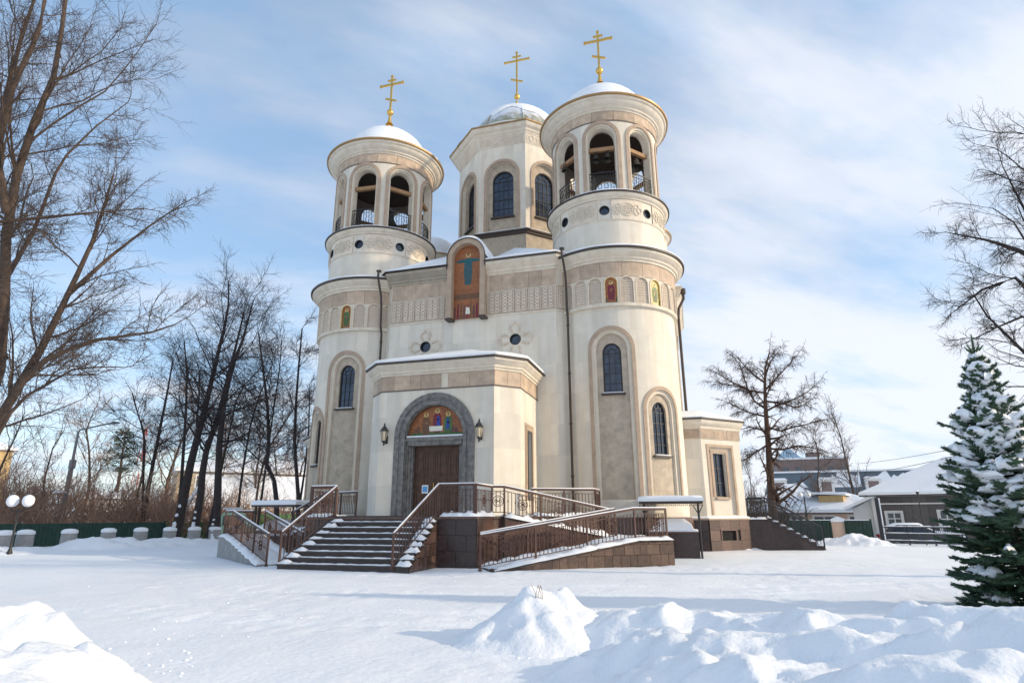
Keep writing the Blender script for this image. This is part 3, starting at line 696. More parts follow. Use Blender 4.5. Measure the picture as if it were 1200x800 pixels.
mb = MB(); mb.tube([(11.1, 6.6, 14.5), (11.1, 6.6, 14.1), (10.78, 6.5, 13.5), (10.72, 6.45, 13.0), (10.72, 6.45, 2)], 0.08, 8); mb.tube([(11.1, 6.3, 14.62), (11.1, 6.3, 14.3)], 0.15, 8); mb.build('downpipe', 'rim', church, 40)
g = MB(); g.tube([(10.55+0.0, 6.98+0.45*math.cos(k*PI/10), 11.6+0.45*math.sin(k*PI/10)) for k in range(21)], 0.06, 6); g.build('porthole_frame', 'cream_plain', church, 40)
# front downpipes
for s in (-1, 1):
    mb = MB(); x = s*5.27; y = 0.14
    mb.tube([(s*5.22, -0.72, 14.86), (s*5.22, -0.72, 14.5), (s*5.25, -0.50, 14.2), (x, -0.16, 13.6), (x, -0.06, 13.0), (x, -0.02, 11.9), (x, y, 11.4), (x, y, 1.9)], 0.062, 8)
    mb.box((s*5.22, -0.66, 14.90), (0.22, 0.2, 0.10))
    for z in (3.5, 6.0, 8.5, 11.0): mb.lathe([(0.062, -0.04), (0.085, -0.04), (0.085, 0.04), (0.062, 0.04)], (x, y, z), 8)
    mb.build('downpipe', 'rim', church, 40)

# ---- icon niche over the facade -------------------------------------------
fn = flat((-W0, -0.0), (W0, -0.0)); o = dict(x=X(-0.1), h=0.80, s=11.78, t=15.22)
mb = MB(); band(mb, fn, o, 0.0, 0.27, 0.0, 0.50); mb.build('icon_niche_surround', 'frame', church, 30)
mb = MB(); band(mb, fn, o, 0.27, 0.31, 0.05, 0.56, bottom=14.6); mb.build('niche_rim', 'rim', church, 30)
mb = MB()
A = outline(o, 0.31, 18, bottom=15.15)
for i in range(len(A)-1):
    a, b = A[i], A[i+1]
    def up(p, t): 
        dx, dz = p[0]-o['x'], p[1]-o['t']; L = math.hypot(dx, dz) or 1; k = max(0, dz/L)**0.6
        return (p[0]+dx/L*t*k, p[1]+dz/L*t*k)
    a2, b2 = up(a, 0.14), up(b, 0.14)
    P = [fn(*a, 0.55), fn(*b, 0.55), fn(*b2, 0.47), fn(*a2, 0.47)]; mb.quad(*P)
    mb.quad(fn(*a2, 0.47), fn(*b2, 0.47), fn(*b2, -1.0), fn(*a2, -1.0))
mb.build('niche_snow', 'snow', church, 60)
mb = MB(); fill(mb, fn, dict(o, h=1.08), -1.0, (), 0); 
A = outline(o, 0.27, 18, bottom=14.8)
for a, b in zip(A[:-1], A[1:]): mb.quad(fn(*a, 0.0), fn(*b, 0.0), fn(*b, -1.0), fn(*a, -1.0))
mb.build('niche_back', 'frame', church)
mb = MB(); fill(mb, fn, o, 0.12, (), 0); ic = mb.build('icon_mosaic', 'mosaic', church)
icon_figure(ic, fn, X(-0.1), 13.72, 2.0, 'teal', 0.12, arms=True)
for k in range(9):
    mb = MB(); x = X(-0.1)-0.72+k*0.18; mb.quad(fn(x-0.06, 11.8, 0.124), fn(x+0.06, 11.8, 0.124), fn(x+0.05, 12.55+0.12*(k % 3), 0.124), fn(x-0.05, 12.45+0.12*(k % 2), 0.124)); mb.build('mosaic_robe', ('mosaic_low', 'crimson', 'brownrobe')[k % 3], ic)
mb = MB(); x = X(-0.1); mb.quad(fn(x-0.78, 12.9, 0.123), fn(x+0.78, 12.9, 0.123), fn(x+0.78, 13.2, 0.123), fn(x-0.78, 13.2, 0.123)); mb.build('mosaic_cloud', 'brownrobe', ic)
mb = MB(); mb.quad(fn(x-0.10, 12.05, 0.13), fn(x+0.16, 12.05, 0.13), fn(x+0.12, 12.4, 0.13), fn(x-0.08, 12.45, 0.13)); mb.build('mosaic_book', 'whitem', ic)
for s in (-1, 1):
    mb = MB(); mb.box((x-W0+s*0.935, -0.27, 11.74), (0.36, 0.56, 0.1)); mb.build('niche_foot', 'rim', church)

# ---- central drum -----------------------------------------------------------
DY = 9.746; RD = 4.30
def octo(R, cx=0.0, cy=DY, rot=22.5): return [(cx+R*math.sin(R_(rot+45*k)), cy-R*math.cos(R_(rot+45*k))) for k in range(8)]
OC = octo(RD)[::1]   # travels front-right -> right ... with outside on the right
side = math.dist(OC[0], OC[1])
mb = MB(); ed = [(OC[i], OC[(i+1) % 8]) for i in range(8)]
for a, b in ed:
    f = flat(a, b); o = dict(x=side/2, h=1.06, s=19.75, t=23.85); region(mb, f, 0, side, 18.6, 26.15, [o], 1.0, 0, 0.28)
mb.build('drum_wall', 'cream', church)
for a, b in ed:
    f = flat(a, b); o = dict(x=side/2, h=1.06, s=19.75, t=23.85); wo = dict(x=side/2, h=0.74, s=20.85, t=23.6)
    g = MB(); band(g, f, o, -0.003, 0.19, -0.01, 0.06); g.build('arch_moulding', 'frame', church, 30)
    g = MB(); fill(g, f, o, -0.27, [wo], 0.25); g.build('niche_panel', 'tanm', church)
    if a[1] < DY+3: window(church, f, wo, -0.45, 4, 4); 
    g = MB(); bar(g, f, [(wo['x']-0.82, 20.8), (wo['x']+0.82, 20.8)], 0.1, -0.28, -0.08); g.build('window_sill', 'rim', church)
mb = MB(); mb.sweep(octo(RD), [(0.0, 26.1), (0.03, 26.1), (0.03, 26.14), (0.0, 26.15), (0.04, 26.2), (0.2, 26.72), (0.24, 26.74), (0.24, 26.80), (0.36, 26.92), (0.40, 27.02), (0.56, 27.12), (0.66, 27.26), (0.68, 27.36), (0, 27.4)], True); mb.build('drum_cornice', 'cream_plain', church)
for a, b in ed:
    if a[1] > DY+2.5: continue
    f0 = flat(a, b); f = lambda x, z, d=0, f0=f0: f0(x, z, d+0.04+(z-26.2)*0.305)
    for k in range(4):
        g = MB(); x0 = 0.03+k*(side-0.06)/4; w = (side-0.06)/4
        bar(g, f, [(x0+0.02, 26.46), (x0+w-0.02, 26.46)], 0.44, 0.0, 0.02); g.cur = 1
        xc = x0+w/2; bar(g, f, [(xc+0.17*math.cos(i*PI/7), 26.46+0.17*math.sin(i*PI/7)) for i in range(15)], 0.05, 0.02, 0.06)
        for s in (-1, 1): bar(g, f, [(xc+s*0.29+0.08*math.cos(i*PI/4), 26.46+0.12*math.sin(i*PI/4)) for i in range(9)], 0.022, 0.02, 0.04)
        g.build('relief_panel', ['relief', 'cream_plain'], church)
mb = MB(); mb.sweep(octo(RD), [(0.6, 27.365), (0.75, 27.365), (0.76, 27.45), (0.6, 27.5), (-0.3, 27.75)], True); mb.build('cornice_rim', 'rimgold', church)
mb = MB(); prof = [(3.62*math.cos(PI/2*i/16)+0.001, 27.7+3.75*math.sin(PI/2*i/16)) for i in range(17)]; mb.lathe(prof, (0, DY, 0), 64); mb.build('drum_dome', 'dome', church, 60)
for k in range(8):
    a = R_(22.5+45*k); mb = MB(); mb.tube([((r+0.02)*math.sin(a), DY-(r+0.02)*math.cos(a), z) for r, z in prof[:-1]], 0.06, 6); mb.build('dome_rib', 'dome', church, 40)
# slipped snow: apron and cap of the central dome, ragged edge
mb = MB()
def rag(a, j): return 1+0.02*math.sin(3*a+1)+0.015*math.sin(7*a)
mb.lathe([(4.7, 27.50), (4.72, 27.56), (4.3, 27.72), (3.85, 27.9), (3.66, 28.35), (3.6, 28.36)], (0, DY, 0), 64, jit=lambda a, j: (1+0.012*math.sin(5*a+j)) if j < 3 else 1+0.01*math.sin(4*a)); mb.build('dome_snow', 'snow', church, 60)
mb = MB(); n = 48; rings = []
for j in range(9):
    ring = []
    for i in range(n):
        a = 2*PI*i/n; low = 0.16+0.30*(0.5+0.5*math.sin(a*1.0+2.6))+0.08*math.sin(5*a)+0.06*math.sin(9*a+1)
        e = PI/2*(low+(1-low)*j/8); r = 3.62*math.cos(e); z = 27.7+3.75*math.sin(e); t = 0.02 if j == 0 else 0.10
        ring.append(mb.vert(((r+t)*math.sin(a), DY-(r+t)*math.cos(a), z+t)))
    rings.append(ring)
for j in range(8):
    for i in range(n): mb.f.append([rings[j][i], rings[j][(i+1) % n], rings[j+1][(i+1) % n], rings[j+1][i]]); mb.mi.append(0)
mb.build('dome_snow', 'snow', church, 60)
make_cross(church, 0, DY, 31.9, 37.29, 1.0, 36.5)
mb = MB(); mb.lathe([(0.7, 31.3), (0.35, 31.55), (0.16, 32.0), (0.12, 32.4)], (0, DY, 0), 16); mb.build('cross_foot', 'dome', church, 50)
# drum base
mb = MB(); mb.sweep(octo(RD+0.05), [(0.0, 14.8), (0.0, 19.3)], True); mb.build('drum_base', 'tanm', church)
mb = MB(); mb.sweep(octo(RD+0.05), [(0.0, 19.3), (0.14, 19.32), (0.16, 19.42), (0.28, 19.46), (0.3, 19.56), (-0.05, 19.62)], True); mb.build('drum_ledge', 'rim', church)
mb = MB(); mb.sweep(octo(RD+0.05), [(0.26, 19.57), (0.24, 19.63), (-0.04, 19.70)], True); mb.build('ledge_snow', 'snow', church)
# lesser cupolas on the corner bays
for s in (-1, 1):
    cx, cy = s*7.9, 12.6
    mb = MB(); mb.lathe([(2.45, 14.6), (2.45, 20.6), (2.6, 20.7), (2.65, 20.85), (2.75, 20.9)], (cx, cy, 0), 48); mb.build('cupola_drum', 'cream_plain', church, 35)
    mb = MB(); mb.lathe([(2.7, 20.9), (2.82, 20.9), (2.83, 21.0), (2.3, 21.1)], (cx, cy, 0), 48); mb.build('cornice_rim', 'rimgold', church, 35)
    mb = MB(); mb.lathe([(2.78, 21.0), (2.7, 21.1), (2.3, 21.25)]+[(2.25*math.cos(PI/2*i/10)+0.001, 21.2+2.1*math.sin(PI/2*i/10)) for i in range(11)], (cx, cy, 0), 48); mb.build('dome_snow', 'snow', church, 60)

# ---- porch --------------------------------------------------------------------
YP = -4.146
PP = [(-3.65, 0.0), (-3.65, YP+0.93), (-2.72, YP), (2.72, YP), (3.65, YP+0.93), (3.65, 0.0)]
fp = flat(PP[2], PP[3])
def XP(x): return x+2.72
door_open = dict(x=XP(-0.04), h=1.40, s=1.70, t=5.12)
mb = MB(); region(mb, fp, 0, 5.44, 1.70, 7.2, [door_open], 0.5, 0, 0.35)
region(mb, flat(PP[1], PP[2]), 0, math.dist(PP[1], PP[2]), 1.70, 7.2); region(mb, flat(PP[3], PP[4]), 0, math.dist(PP[3], PP[4]), 1.70, 7.2)
side_op = dict(x=1.45, h=0.46, s=2.35, t=5.45, k='rect')
region(mb, flat(PP[4], PP[5]), 0, 3.216, 1.70, 7.2, [side_op], 0.5, 0, 0.25); region(mb, flat(PP[0], PP[1]), 0, 3.216, 1.70, 7.2, [side_op], 0.5, 0, 0.25)
mb.build('porch_wall', 'cream', church)
for a, b in ((PP[4], PP[5]), (PP[0], PP[1])):
    f = flat(a, b); mb = MB(); band(mb, f, side_op, 0.0, 0.17, -0.01, 0.05); mb.build('window_surround', 'frame', church); window(church, f, side_op, -0.2, 2, 4, False)
    mb = MB(); band(mb, f, side_op, 0.19, 0.30, -0.01, 0.035); mb.build('window_surround', 'frame', church)
# portal
mb = MB(); band(mb, fp, door_open, 0.26, 0.50, 0.0, 0.07); mb.build('portal_moulding', 'marble', church, 30)
mb = MB(); band(mb, fp, door_open, 0.13, 0.26, 0.0, 0.035); mb.build('portal_moulding', 'marble', church, 30)
mb = MB(); band(mb, fp, door_open, -0.02, 0.13, -0.08, 0.085); mb.build('portal_moulding', 'marble', church, 30)
mb = MB(); band(mb, fp, door_open, -0.06, -0.02, -0.20, -0.02); mb.build('portal_moulding', 'marble', church, 30)
din = dict(x=XP(-0.04), h=1.10, s=1.70, t=4.70, k='rect')
for s in (-1, 1):   # jamb shafts
    for xo, w_, d_ in ((1.345, 0.13, -0.12), (1.235, 0.11, -0.2), (1.15, 0.10, -0.28)):
        c_ = fp(XP(-0.04)+s*xo, 0, d_-0.1); mb = MB(); mb.box((c_[0], c_[1], (1.7+4.9)/2), (w_, 0.24, 3.2)); mb.build('portal_jamb', 'marble', church)
mb = MB(); mb.box((-0.04, YP+0.28, 4.80), (2.56, 0.5, 0.20)); mb.box((-0.04, YP+0.20, 4.98), (2.70, 0.46, 0.16)); mb.build('portal_lintel', 'marble', church)
mb = MB(); mb.box((-0.04, YP+0.18, 5.095), (2.66, 0.34, 0.07)); mb.build('lintel_snow', 'snow', church)
tym = dict(x=XP(-0.04), h=1.37, s=5.06, t=5.08)
mb = MB(); fill(mb, fp, tym, -0.26, (), 0); ic = mb.build('tympanum_mosaic', 'mosaic', church)
def tile(name, m, pts, d): 
    mb = MB(); mb.poly([fp(XP(-0.04)+x, z, d) for x, z in pts]); mb.build(name, m, ic)
tile('mosaic_ground', 'green', [(-1.28, 5.09), (1.28, 5.09), (1.24, 5.24), (0.6, 5.30), (0, 5.26), (-0.6, 5.31), (-1.22, 5.26)], -0.256)
tile('mosaic_hill', 'mosaic_low', [(0.62, 5.27), (1.08, 5.24), (0.94, 5.50), (0.84, 5.46), (0.78, 5.60), (0.70, 5.48)], -0.254)
tile('mosaic_tower', 'brownrobe', [(-1.08, 5.26), (-0.78, 5.26), (-0.78, 5.52), (-0.88, 5.62), (-0.98, 5.50), (-1.08, 5.44)], -0.254)
icon_figure(ic, fp, XP(-0.56), 5.12, 1.10, 'brownrobe', -0.254)
icon_figure(ic, fp, XP(-0.02), 5.26, 1.12, 'crimson', -0.254)
icon_figure(ic, fp, XP(0.50), 5.12, 1.10, 'green', -0.254)
tile('mosaic_mantle', 'blue', [(-0.02, 5.5), (0.16, 5.5), (0.14, 5.95), (0.02, 6.05)], -0.245)
tile('mosaic_mantle', 'blue', [(0.44, 5.4), (0.62, 5.45), (0.58, 5.88), (0.48, 5.92)], -0.245)
tile('mosaic_cloth', 'whitem', [(-0.34, 5.34), (0.28, 5.34), (0.30, 5.56), (-0.36, 5.56)], -0.240)
# door leaves
for s in (-1, 1):
    mb = MB(); xc = -0.04+s*0.54; yb = YP+0.50
    mb.box((xc, yb, 3.2), (1.07, 0.08, 2.98))
    lf = mb.build('door', 'door', church)
    fdoor = lambda x, z, d=0, yb=yb: (x, yb-0.04-d, z)
    for z0, z1 in ((1.95, 2.75), (2.9, 3.25), (3.4, 4.45)):
        for xx in (-0.245, 0.245):
            q = MB(); bar(q, fdoor, [(xc+xx-0.18, z0), (xc+xx+0.18, z0), (xc+xx+0.18, z1), (xc+xx-0.18, z1), (xc+xx-0.18, z0)], 0.05, 0.0, 0.025)
            q.box((xc+xx, yb-0.045, (z0+z1)/2), (0.24, 0.03, z1-z0-0.14)); q.build('door_panel', 'door', lf)
    q = MB(); q.tube([(xc-s*0.42, yb-0.05, 2.7), (xc-s*0.42, yb-0.12, 2.72), (xc-s*0.42, yb-0.12, 3.1), (xc-s*0.42, yb-0.05, 3.12)], 0.018, 6); q.build('handle', 'gold', lf)
    if s > 0: pass
mb = MB(); mb.box((-0.04, YP+0.60, 3.3), (2.9, 0.06, 3.6)); mb.build('door_backing', 'dark', church)
nt_ = empty('notice', 'small white and blue notice fixed to the brown church door', 'notice', (-0.55, YP+0.43, 2.7))
mb = MB(); mb.box((-0.58, YP+0.438, 2.84), (0.30, 0.01, 0.36)); mb.build('notice_sheet', 'white', nt_)
mb = MB(); mb.box((-0.58, YP+0.430, 2.84), (0.22, 0.004, 0.24)); mb.build('notice_symbol', 'sign_blue', nt_)
# frieze, cornice, roof
mb = MB(); mb.sweep(PP, [(0.0, 7.17), (0.03, 7.17), (0.03, 7.21), (0.0, 7.22), (0.0, 7.9)]); mb.build('porch_frieze_backing', 'granite_j', church)
for a, b, n in ((PP[1], PP[2], 2), (PP[2], PP[3], 7), (PP[3], PP[4], 2), (PP[4], PP[5], 5), (PP[0], PP[1], 5)):
    f = flat(a, b); L_ = math.dist(a, b)
    if n == 7: cuts = [0, 0.62, 1.42, 1.95, 2.95, 3.28, 4.3, 5.44]
    else: cuts = [L_*i/n for i in range(n+1)]
    for i in range(n):
        g = MB(); bar(g, f, [(cuts[i]+0.006, 7.555), (cuts[i+1]-0.006, 7.555)], 0.655, 0.0, 0.02)
        g.build('frieze_slab', 'cream_plain' if (n == 7 and i == 4) else 'tan', church)
mb = MB(); mb.sweep(PP, [(0, 7.885), (0.06, 7.89), (0.07, 7.98), (0.13, 8.0), (0.15, 8.10), (0.24, 8.16), (0.30, 8.28), (0.33, 8.30), (0.34, 8.40), (0, 8.44)]); mb.build('porch_cornice', 'cream_plain', church, 35)
mb = MB(); mb.sweep(PP, [(0.28, 8.405), (0.42, 8.405), (0.43, 8.48), (0.3, 8.52), (-1.0, 8.8)]); mb.build('cornice_rim', 'rim', church)
def porch_snow():
    mb = MB(); S = 8
    base = [(-4.06, 0.0), (-4.06, YP+0.76), (-2.90, YP-0.41), (2.90, YP-0.41), (4.06, YP+0.76), (4.06, 0.0)]
    apex = (-0.0, -0.45)
    rings = [(0.0, 8.49), (-0.006, 8.58), (0.02, 8.66), (0.08, 8.74), (0.3, 9.03), (0.55, 9.38), (0.8, 9.72), (0.97, 9.90)]
    prev = None
    for t, z in rings:
        ring = []
        for i in range(5):
            a, b = base[i], base[i+1]
            for s in range(S+(i == 4)):
                u = s/S; x, y = a[0]+(b[0]-a[0])*u, a[1]+(b[1]-a[1])*u
                X_, Y_ = x+(apex[0]-x)*t, y+((apex[1] if y < -0.5 else 0.02)-y)*t
                ring.append(mb.vert((X_, Y_, z+(0.03*mnoise.noise(Vector((X_, Y_, 3.0))) if t > 0.01 else 0))))
        if prev:
            for i in range(len(ring)-1): mb.f.append([prev[i], prev[i+1], ring[i+1], ring[i]]); mb.mi.append(0)
        prev = ring
    mb.f.append(prev); mb.mi.append(0)
    mb.build('roof_snow', 'snow', church, 60)
porch_snow()
mb = MB(); 
# wall lanterns
def lantern(x, label):
    t = empty('wall_lantern', label, 'lantern', (x, YP, 5.0), 'wall lanterns beside the portal')
    mb = MB(); mb.box((x, YP-0.02, 5.0), (0.12, 0.04, 0.34)); mb.tube([(x, YP-0.03, 4.92), (x, YP-0.16, 4.80), (x, YP-0.26, 4.84)], 0.022, 6); mb.build('bracket', 'iron', t)
    y = YP-0.26
    mb = MB(); mb.lathe([(0.085, 4.92), (0.15, 5.35)], (x, y, 0), 6); mb.build('lantern_glass', 'lamp_glass', t)
    mb = MB(); mb.lathe([(0.02, 4.72), (0.04, 4.80), (0.03, 4.84), (0.11, 4.9), (0.10, 4.93)], (x, y, 0), 6); mb.lathe([(0.19, 5.34), (0.19, 5.37), (0.10, 5.52), (0.05, 5.56), (0.04, 5.64), (0.005, 5.74)], (x, y, 0), 6)
    for k in range(6):
        a = k*PI/3; mb.tube([(x+0.088*math.sin(a), y-0.088*math.cos(a), 4.92), (x+0.155*math.sin(a), y-0.155*math.cos(a), 5.36)], 0.012, 4)
    mb.build('lantern_frame', 'iron', t)
lantern(-2.34, 'black wall lantern left of the grey marble portal'); lantern(2.14, 'black wall lantern right of the grey marble portal')

# ---- side porch to the right (and its twin) ------------------------------------
def side_porch(s):
    P = [(9.6, 3.9), (11.3, 3.9), (13.3, 5.9), (13.3, 12.0), (11.3, 14.0), (9.6, 14.0)]
    if s < 0: P = [(-x, y) for x, y in P][::-1]
    n = len(P)
    sideB = 1 if s > 0 else 3
    mb = MB(); opn = dict(x=1.22, h=0.40, s=2.6, t=4.8, k='rect'); rec = dict(x=1.30, h=0.82, s=1.72, t=5.1, k='rect')
    for i in range(n-1):
        L = math.dist(P[i], P[i+1]); region(mb, flat(P[i], P[i+1]), 0, L, 1.55, 5.5, [rec] if i == sideB else [], 0.8, 0, 0.12)
    mb.build('side_porch_wall', 'cream', church)
    f = flat(P[sideB], P[sideB+1])
    rec2 = dict(rec); opn = dict(x=1.30, h=0.42, s=2.6, t=4.8, k='rect')
    mb = MB(); fill(mb, f, rec, -0.115, [opn], 0.25); mb.build('niche_panel', 'cream', church)
    mb = MB(); band(mb, f, rec, 0.0, 0.14, -0.01, 0.04); mb.build('window_surround', 'frame', church)
    mb = MB(); band(mb, f, opn, 0.05, 0.20, -0.12, -0.06); mb.build('window_surround', 'frame', church)
    window(church, f, opn, -0.3, 2, 3, False)
    mb = MB(); bar(mb, f, [(0.8, 2.53), (1.8, 2.53)], 0.1, -0.12, 0.03); mb.build('window_sill', 'frame', church)
    mb = MB(); mb.sweep(P, [(0.0, 5.48), (0.03, 5.5), (0.03, 6.0), (0.08, 6.02), (0.10, 6.14), (0.2, 6.2), (0.28, 6.36), (0.30, 6.46), (0, 6.5)]); mb.build('side_porch_cornice', 'cream_plain', church, 35)
    for i in range(n-1):
        L = math.dist(P[i], P[i+1]); k = max(1, int(L/0.9)); f = flat(P[i], P[i+1])
        for j in range(k):
            g = MB(); bar(g, f, [(L*j/k+0.02, 5.75), (L*(j+1)/k-0.02, 5.75)], 0.46, 0.03, 0.05); g.build('frieze_slab', 'tan', church)
    mb = MB(); mb.sweep(P, [(0.24, 6.465), (0.36, 6.465), (0.37, 6.54), (0.2, 6.56), (-0.6, 6.75)]); mb.build('cornice_rim', 'rim', church)
    cx = sum(p[0] for p in P)/n
    sp = [(9.3*s, 3.6), (11.45*s, 3.6), (13.62*s, 5.77), (13.62*s, 12.1), (11.45*s, 14.3), (9.3*s, 14.3)]
    if s < 0: sp = sp[::-1]
    snow_roof(sp, 6.55, 0.55, 1.9, th=0.10)
    # granite plinth blocks
    for i in range(n-1):
        L = math.dist(P[i], P[i+1]); f = flat(P[i], P[i+1]); k = max(2, int(L/0.62))
        for j in range(k):
            for r in range(3):
                if s > 0 and i == 1 and r == 1 and 1 <= j <= 2: continue
                g = MB(); zc = 0.26+0.5*r-0.02; bar(g, f, [(L*j/k+0.006, zc), (L*(j+1)/k-0.006, zc)], 0.49, 0.02, 0.10)
                g.build('plinth_block', 'granite_d' if i == 0 and s > 0 else 'granite', church)  # front face takes the darker copy, its shade painted in
        g = MB(); region(g, f, 0, L, 0, 1.52); g.build('plinth_core', 'granite_j', church)
    if s > 0:
        f = flat(P[1], P[2]); vo = dict(x=1.28, h=0.52, s=0.50, t=0.98, k='rect')
        g = MB(); fill(g, f, vo, 0.012, (), 0); g.build('basement_opening', 'void', church)  # flat black sheet, painting in the unlit depth of the opening
        g = MB(); band(g, f, vo, -0.02, 0.05, 0.02, 0.13); g.build('basement_surround', 'granite', church)
    mb = MB(); mb.sweep(P, [(0.02, 1.48), (0.14, 1.48), (0.15, 1.54), (0.0, 1.56)]); mb.build('plinth_cap', 'frame', church)
    mb = MB(); mb.sweep(P, [(0.13, 1.55), (0.14, 1.61), (0.0, 1.66)]); mb.build('ledge_snow', 'snow', church)
side_porch(1); side_porch(-1)

# ================================================================== TERRACE, STAIRS, RAMPS
ZL = 1.71
def block_wall(thing, f, L, ztop, bw, bh, m, jitter=0.25, zbot=0.0, proud=0.03, seed=0, name='granite_block', irregular=False):
    """coursed blocks on a wall face, each block its own part; ztop(x) is the sloping top"""
    rr = random.Random(seed); z = zbot; row = 0
    zt = ztop if callable(ztop) else (lambda x: ztop)
    top = max(zt(0), zt(L))
    while z < top-0.04:
        h = min(bh*(1+(rr.uniform(-0.2, 0.2) if irregular else 0)), top-z); x = 0.0 if not irregular else 0.0
        first = True
        while x < L-0.01:
            w = bw*(1+rr.uniform(-jitter, jitter))
            if first and row % 2: w *= 0.55
            first = False
            x1 = min(L, x+w)
            if L-x1 < 0.12: x1 = L
            a0, a1 = min(z+h, zt(x)), min(z+h, zt(x1))
            if max(a0, a1) > z+0.03:
                g = 0.007; p = proud+(rr.uniform(-0.008, 0.008) if irregular else rr.uniform(-0.002, 0.002)); b = MB()
                xa, xb, za, zb0, zb1 = x+g, x1-g, z+g, max(z+g+0.005, a0-g), max(z+g+0.005, a1-g)
                P = [(xa, za), (xb, za), (xb, zb1), (xa, zb0)]
                b.poly([f(*q, p) for q in P])
                for i in range(4):
                    q, q2 = P[i], P[(i+1) % 4]; b.quad(f(*q, 0), f(*q2, 0), f(*q2, p), f(*q, p))
                b.build(name, m, thing)
            x = x1
        z += h; row += 1

terrace = empty('terrace', 'brown granite entrance terrace in front of the church portal with snow along its edge', 'terrace', (0, -6, 0))
TP = [(-3.4, -8.15), (3.4, -8.15), (3.4, -6.3), (4.6, -4.6), (6.7, -2.3), (6.7, -0.4), (-6.7, -0.4), (-6.7, -2.3), (-4.6, -4.6), (-3.4, -6.3)]
mb = MB(); mb.prism([(p[0]*0.995, p[1]*0.995) for p in TP], 0, ZL-0.10); mb.build('terrace_core', 'granite_j', terrace)
for i, (a, b) in enumerate(zip(TP, TP[1:]+TP[:1])):
    if i in (5, 6): continue
    if i == 0:
        block_wall(terrace, flat((1.93, -8.15), (3.4, -8.15)), 1.47, ZL-0.12, 0.71, 0.53, 'granite_d', 0.0, seed=1)  # terrace front in the shade-darkened copy of the granite
        block_wall(terrace, flat((-3.4, -8.15), (-2.2, -8.15)), 1.2, ZL-0.12, 0.6, 0.53, 'granite_d', 0, seed=2)
    else: block_wall(terrace, flat(a, b), math.dist(a, b), ZL-0.12, 0.62, 0.53, 'granite', 0.1, seed=3+i)
mb = MB(); mb.prism(TP, ZL-0.115, ZL-0.02); mb.prism([(p[0]*1.012, p[1]*1.008) for p in TP], ZL-0.10, ZL-0.03); mb.build('terrace_coping', 'granite', terrace)
def lumpy_strip(name, pts, w, h, parent, seed=0, m='snow', seg=0.12, up=0.0):
    """ragged ridge of snow lying along a 3D path"""
    rr = random.Random(seed); mb = MB(); prev = None
    P = [Vector(p) for p in pts]; Q = []
    for a, b in zip(P[:-1], P[1:]):
        n = max(1, int((b-a).length/seg))
        for i in range(n): Q.append(a.lerp(b, i/n))
    Q.append(P[-1])
    for i, p in enumerate(Q):
        t = (Q[min(i+1, len(Q)-1)]-Q[max(i-1, 0)]); t.z = 0; t.normalize(); nn = Vector((t.y, -t.x, 0))
        k = 0.75+0.5*rr.random(); hh = h*(0.55+0.75*rr.random())
        if i in (0, len(Q)-1): hh *= 0.3
        ring = [mb.vert(p+nn*w*0.5*k*c_+Vector((0, 0, up+hh*s_))) for c_, s_ in ((-1, 0), (-0.8, 0.6), (-0.3, 1), (0.3, 0.97), (0.8, 0.55), (1, 0))]
        if prev:
            for j in range(5): mb.f.append([prev[j], prev[j+1], ring[j+1], ring[j]]); mb.mi.append(0)
        prev = ring
    return mb.build(name, m, parent, 70)
lumpy_strip('edge_snow', [(2.0, -8.0, ZL-0.02), (3.3, -8.0, ZL-0.02), (3.25, -6.2, ZL-0.02)], 0.4, 0.17, terrace, 3)
lumpy_strip('edge_snow', [(-2.2, -8.0, ZL-0.02), (-3.3, -8.0, ZL-0.02), (-3.25, -6.2, ZL-0.02)], 0.4, 0.12, terrace, 4)
lumpy_strip('edge_snow', [(4.5, -4.4, ZL-0.02), (6.5, -2.2, ZL-0.02), (6.5, -0.6, ZL-0.02)], 0.4, 0.12, terrace, 5)
mb = MB(); mb.prism([(p[0]*0.96, p[1]*0.97-0.1) for p in TP], ZL-0.02, ZL+0.015); mb.build('trodden_snow', 'snow', terrace)

stairs = empty('entrance_stairs', 'dark stone entrance steps with snow on the treads leading up to the portal', 'stairs', (-0.5, -9.5, 0))
NR = 9; RISE = (ZL-0.01)/NR; TR = 0.272
Y0 = -8.13-(NR-1)*TR
def left_x(y): return -2.18+(y+8.13)*0.36
for k in range(NR-1):
    y0 = Y0+k*TR; z1 = RISE*(k+1); xl = left_x(y0)+0.06
    st = MB(); st.prism([(xl, y0), (1.90, y0), (1.90, -8.14), (xl+0.1, -8.14)], z1-RISE+0.0, z1-0.045); st.prism([(xl-0.02, y0-0.045), (1.915, y0-0.045), (1.915, y0+TR+0.02), (xl-0.02, y0+TR+0.02)], z1-0.055, z1)
    s_ = st.build('step', 'step', stairs)
    # trodden snow ribbons against the risers, heaped at the ends
    lumpy_strip('tread_snow', [(xl+0.1, y0+0.20, z1), (1.25, y0+0.20, z1)], 0.17, 0.032, s_, 20+k, seg=0.15)
    lumpy_strip('tread_snow', [(xl+0.0, y0+0.13, z1), (left_x(y0)+0.55, y0+0.15, z1)], 0.30, 0.13, s_, 40+k, seg=0.1)
    lumpy_strip('tread_snow', [(1.45, y0+0.13, z1-0.01), (1.95, y0+0.13, z1-0.01)], 0.34, 0.15, s_, 60+k, seg=0.1)
block_wall(stairs, flat((1.92, Y0), (1.92, -8.14)), (-8.14-Y0), lambda x: RISE*min(NR-1, max(0.6, x/TR+0.5)), 0.42, 0.40, 'granite', 0.3, seed=31)
mb = MB(); mb.box((-0.25, -8.05, ZL-0.01), (4.4, 0.36, 0.05)); mb.build('top_nosing', 'step', stairs)

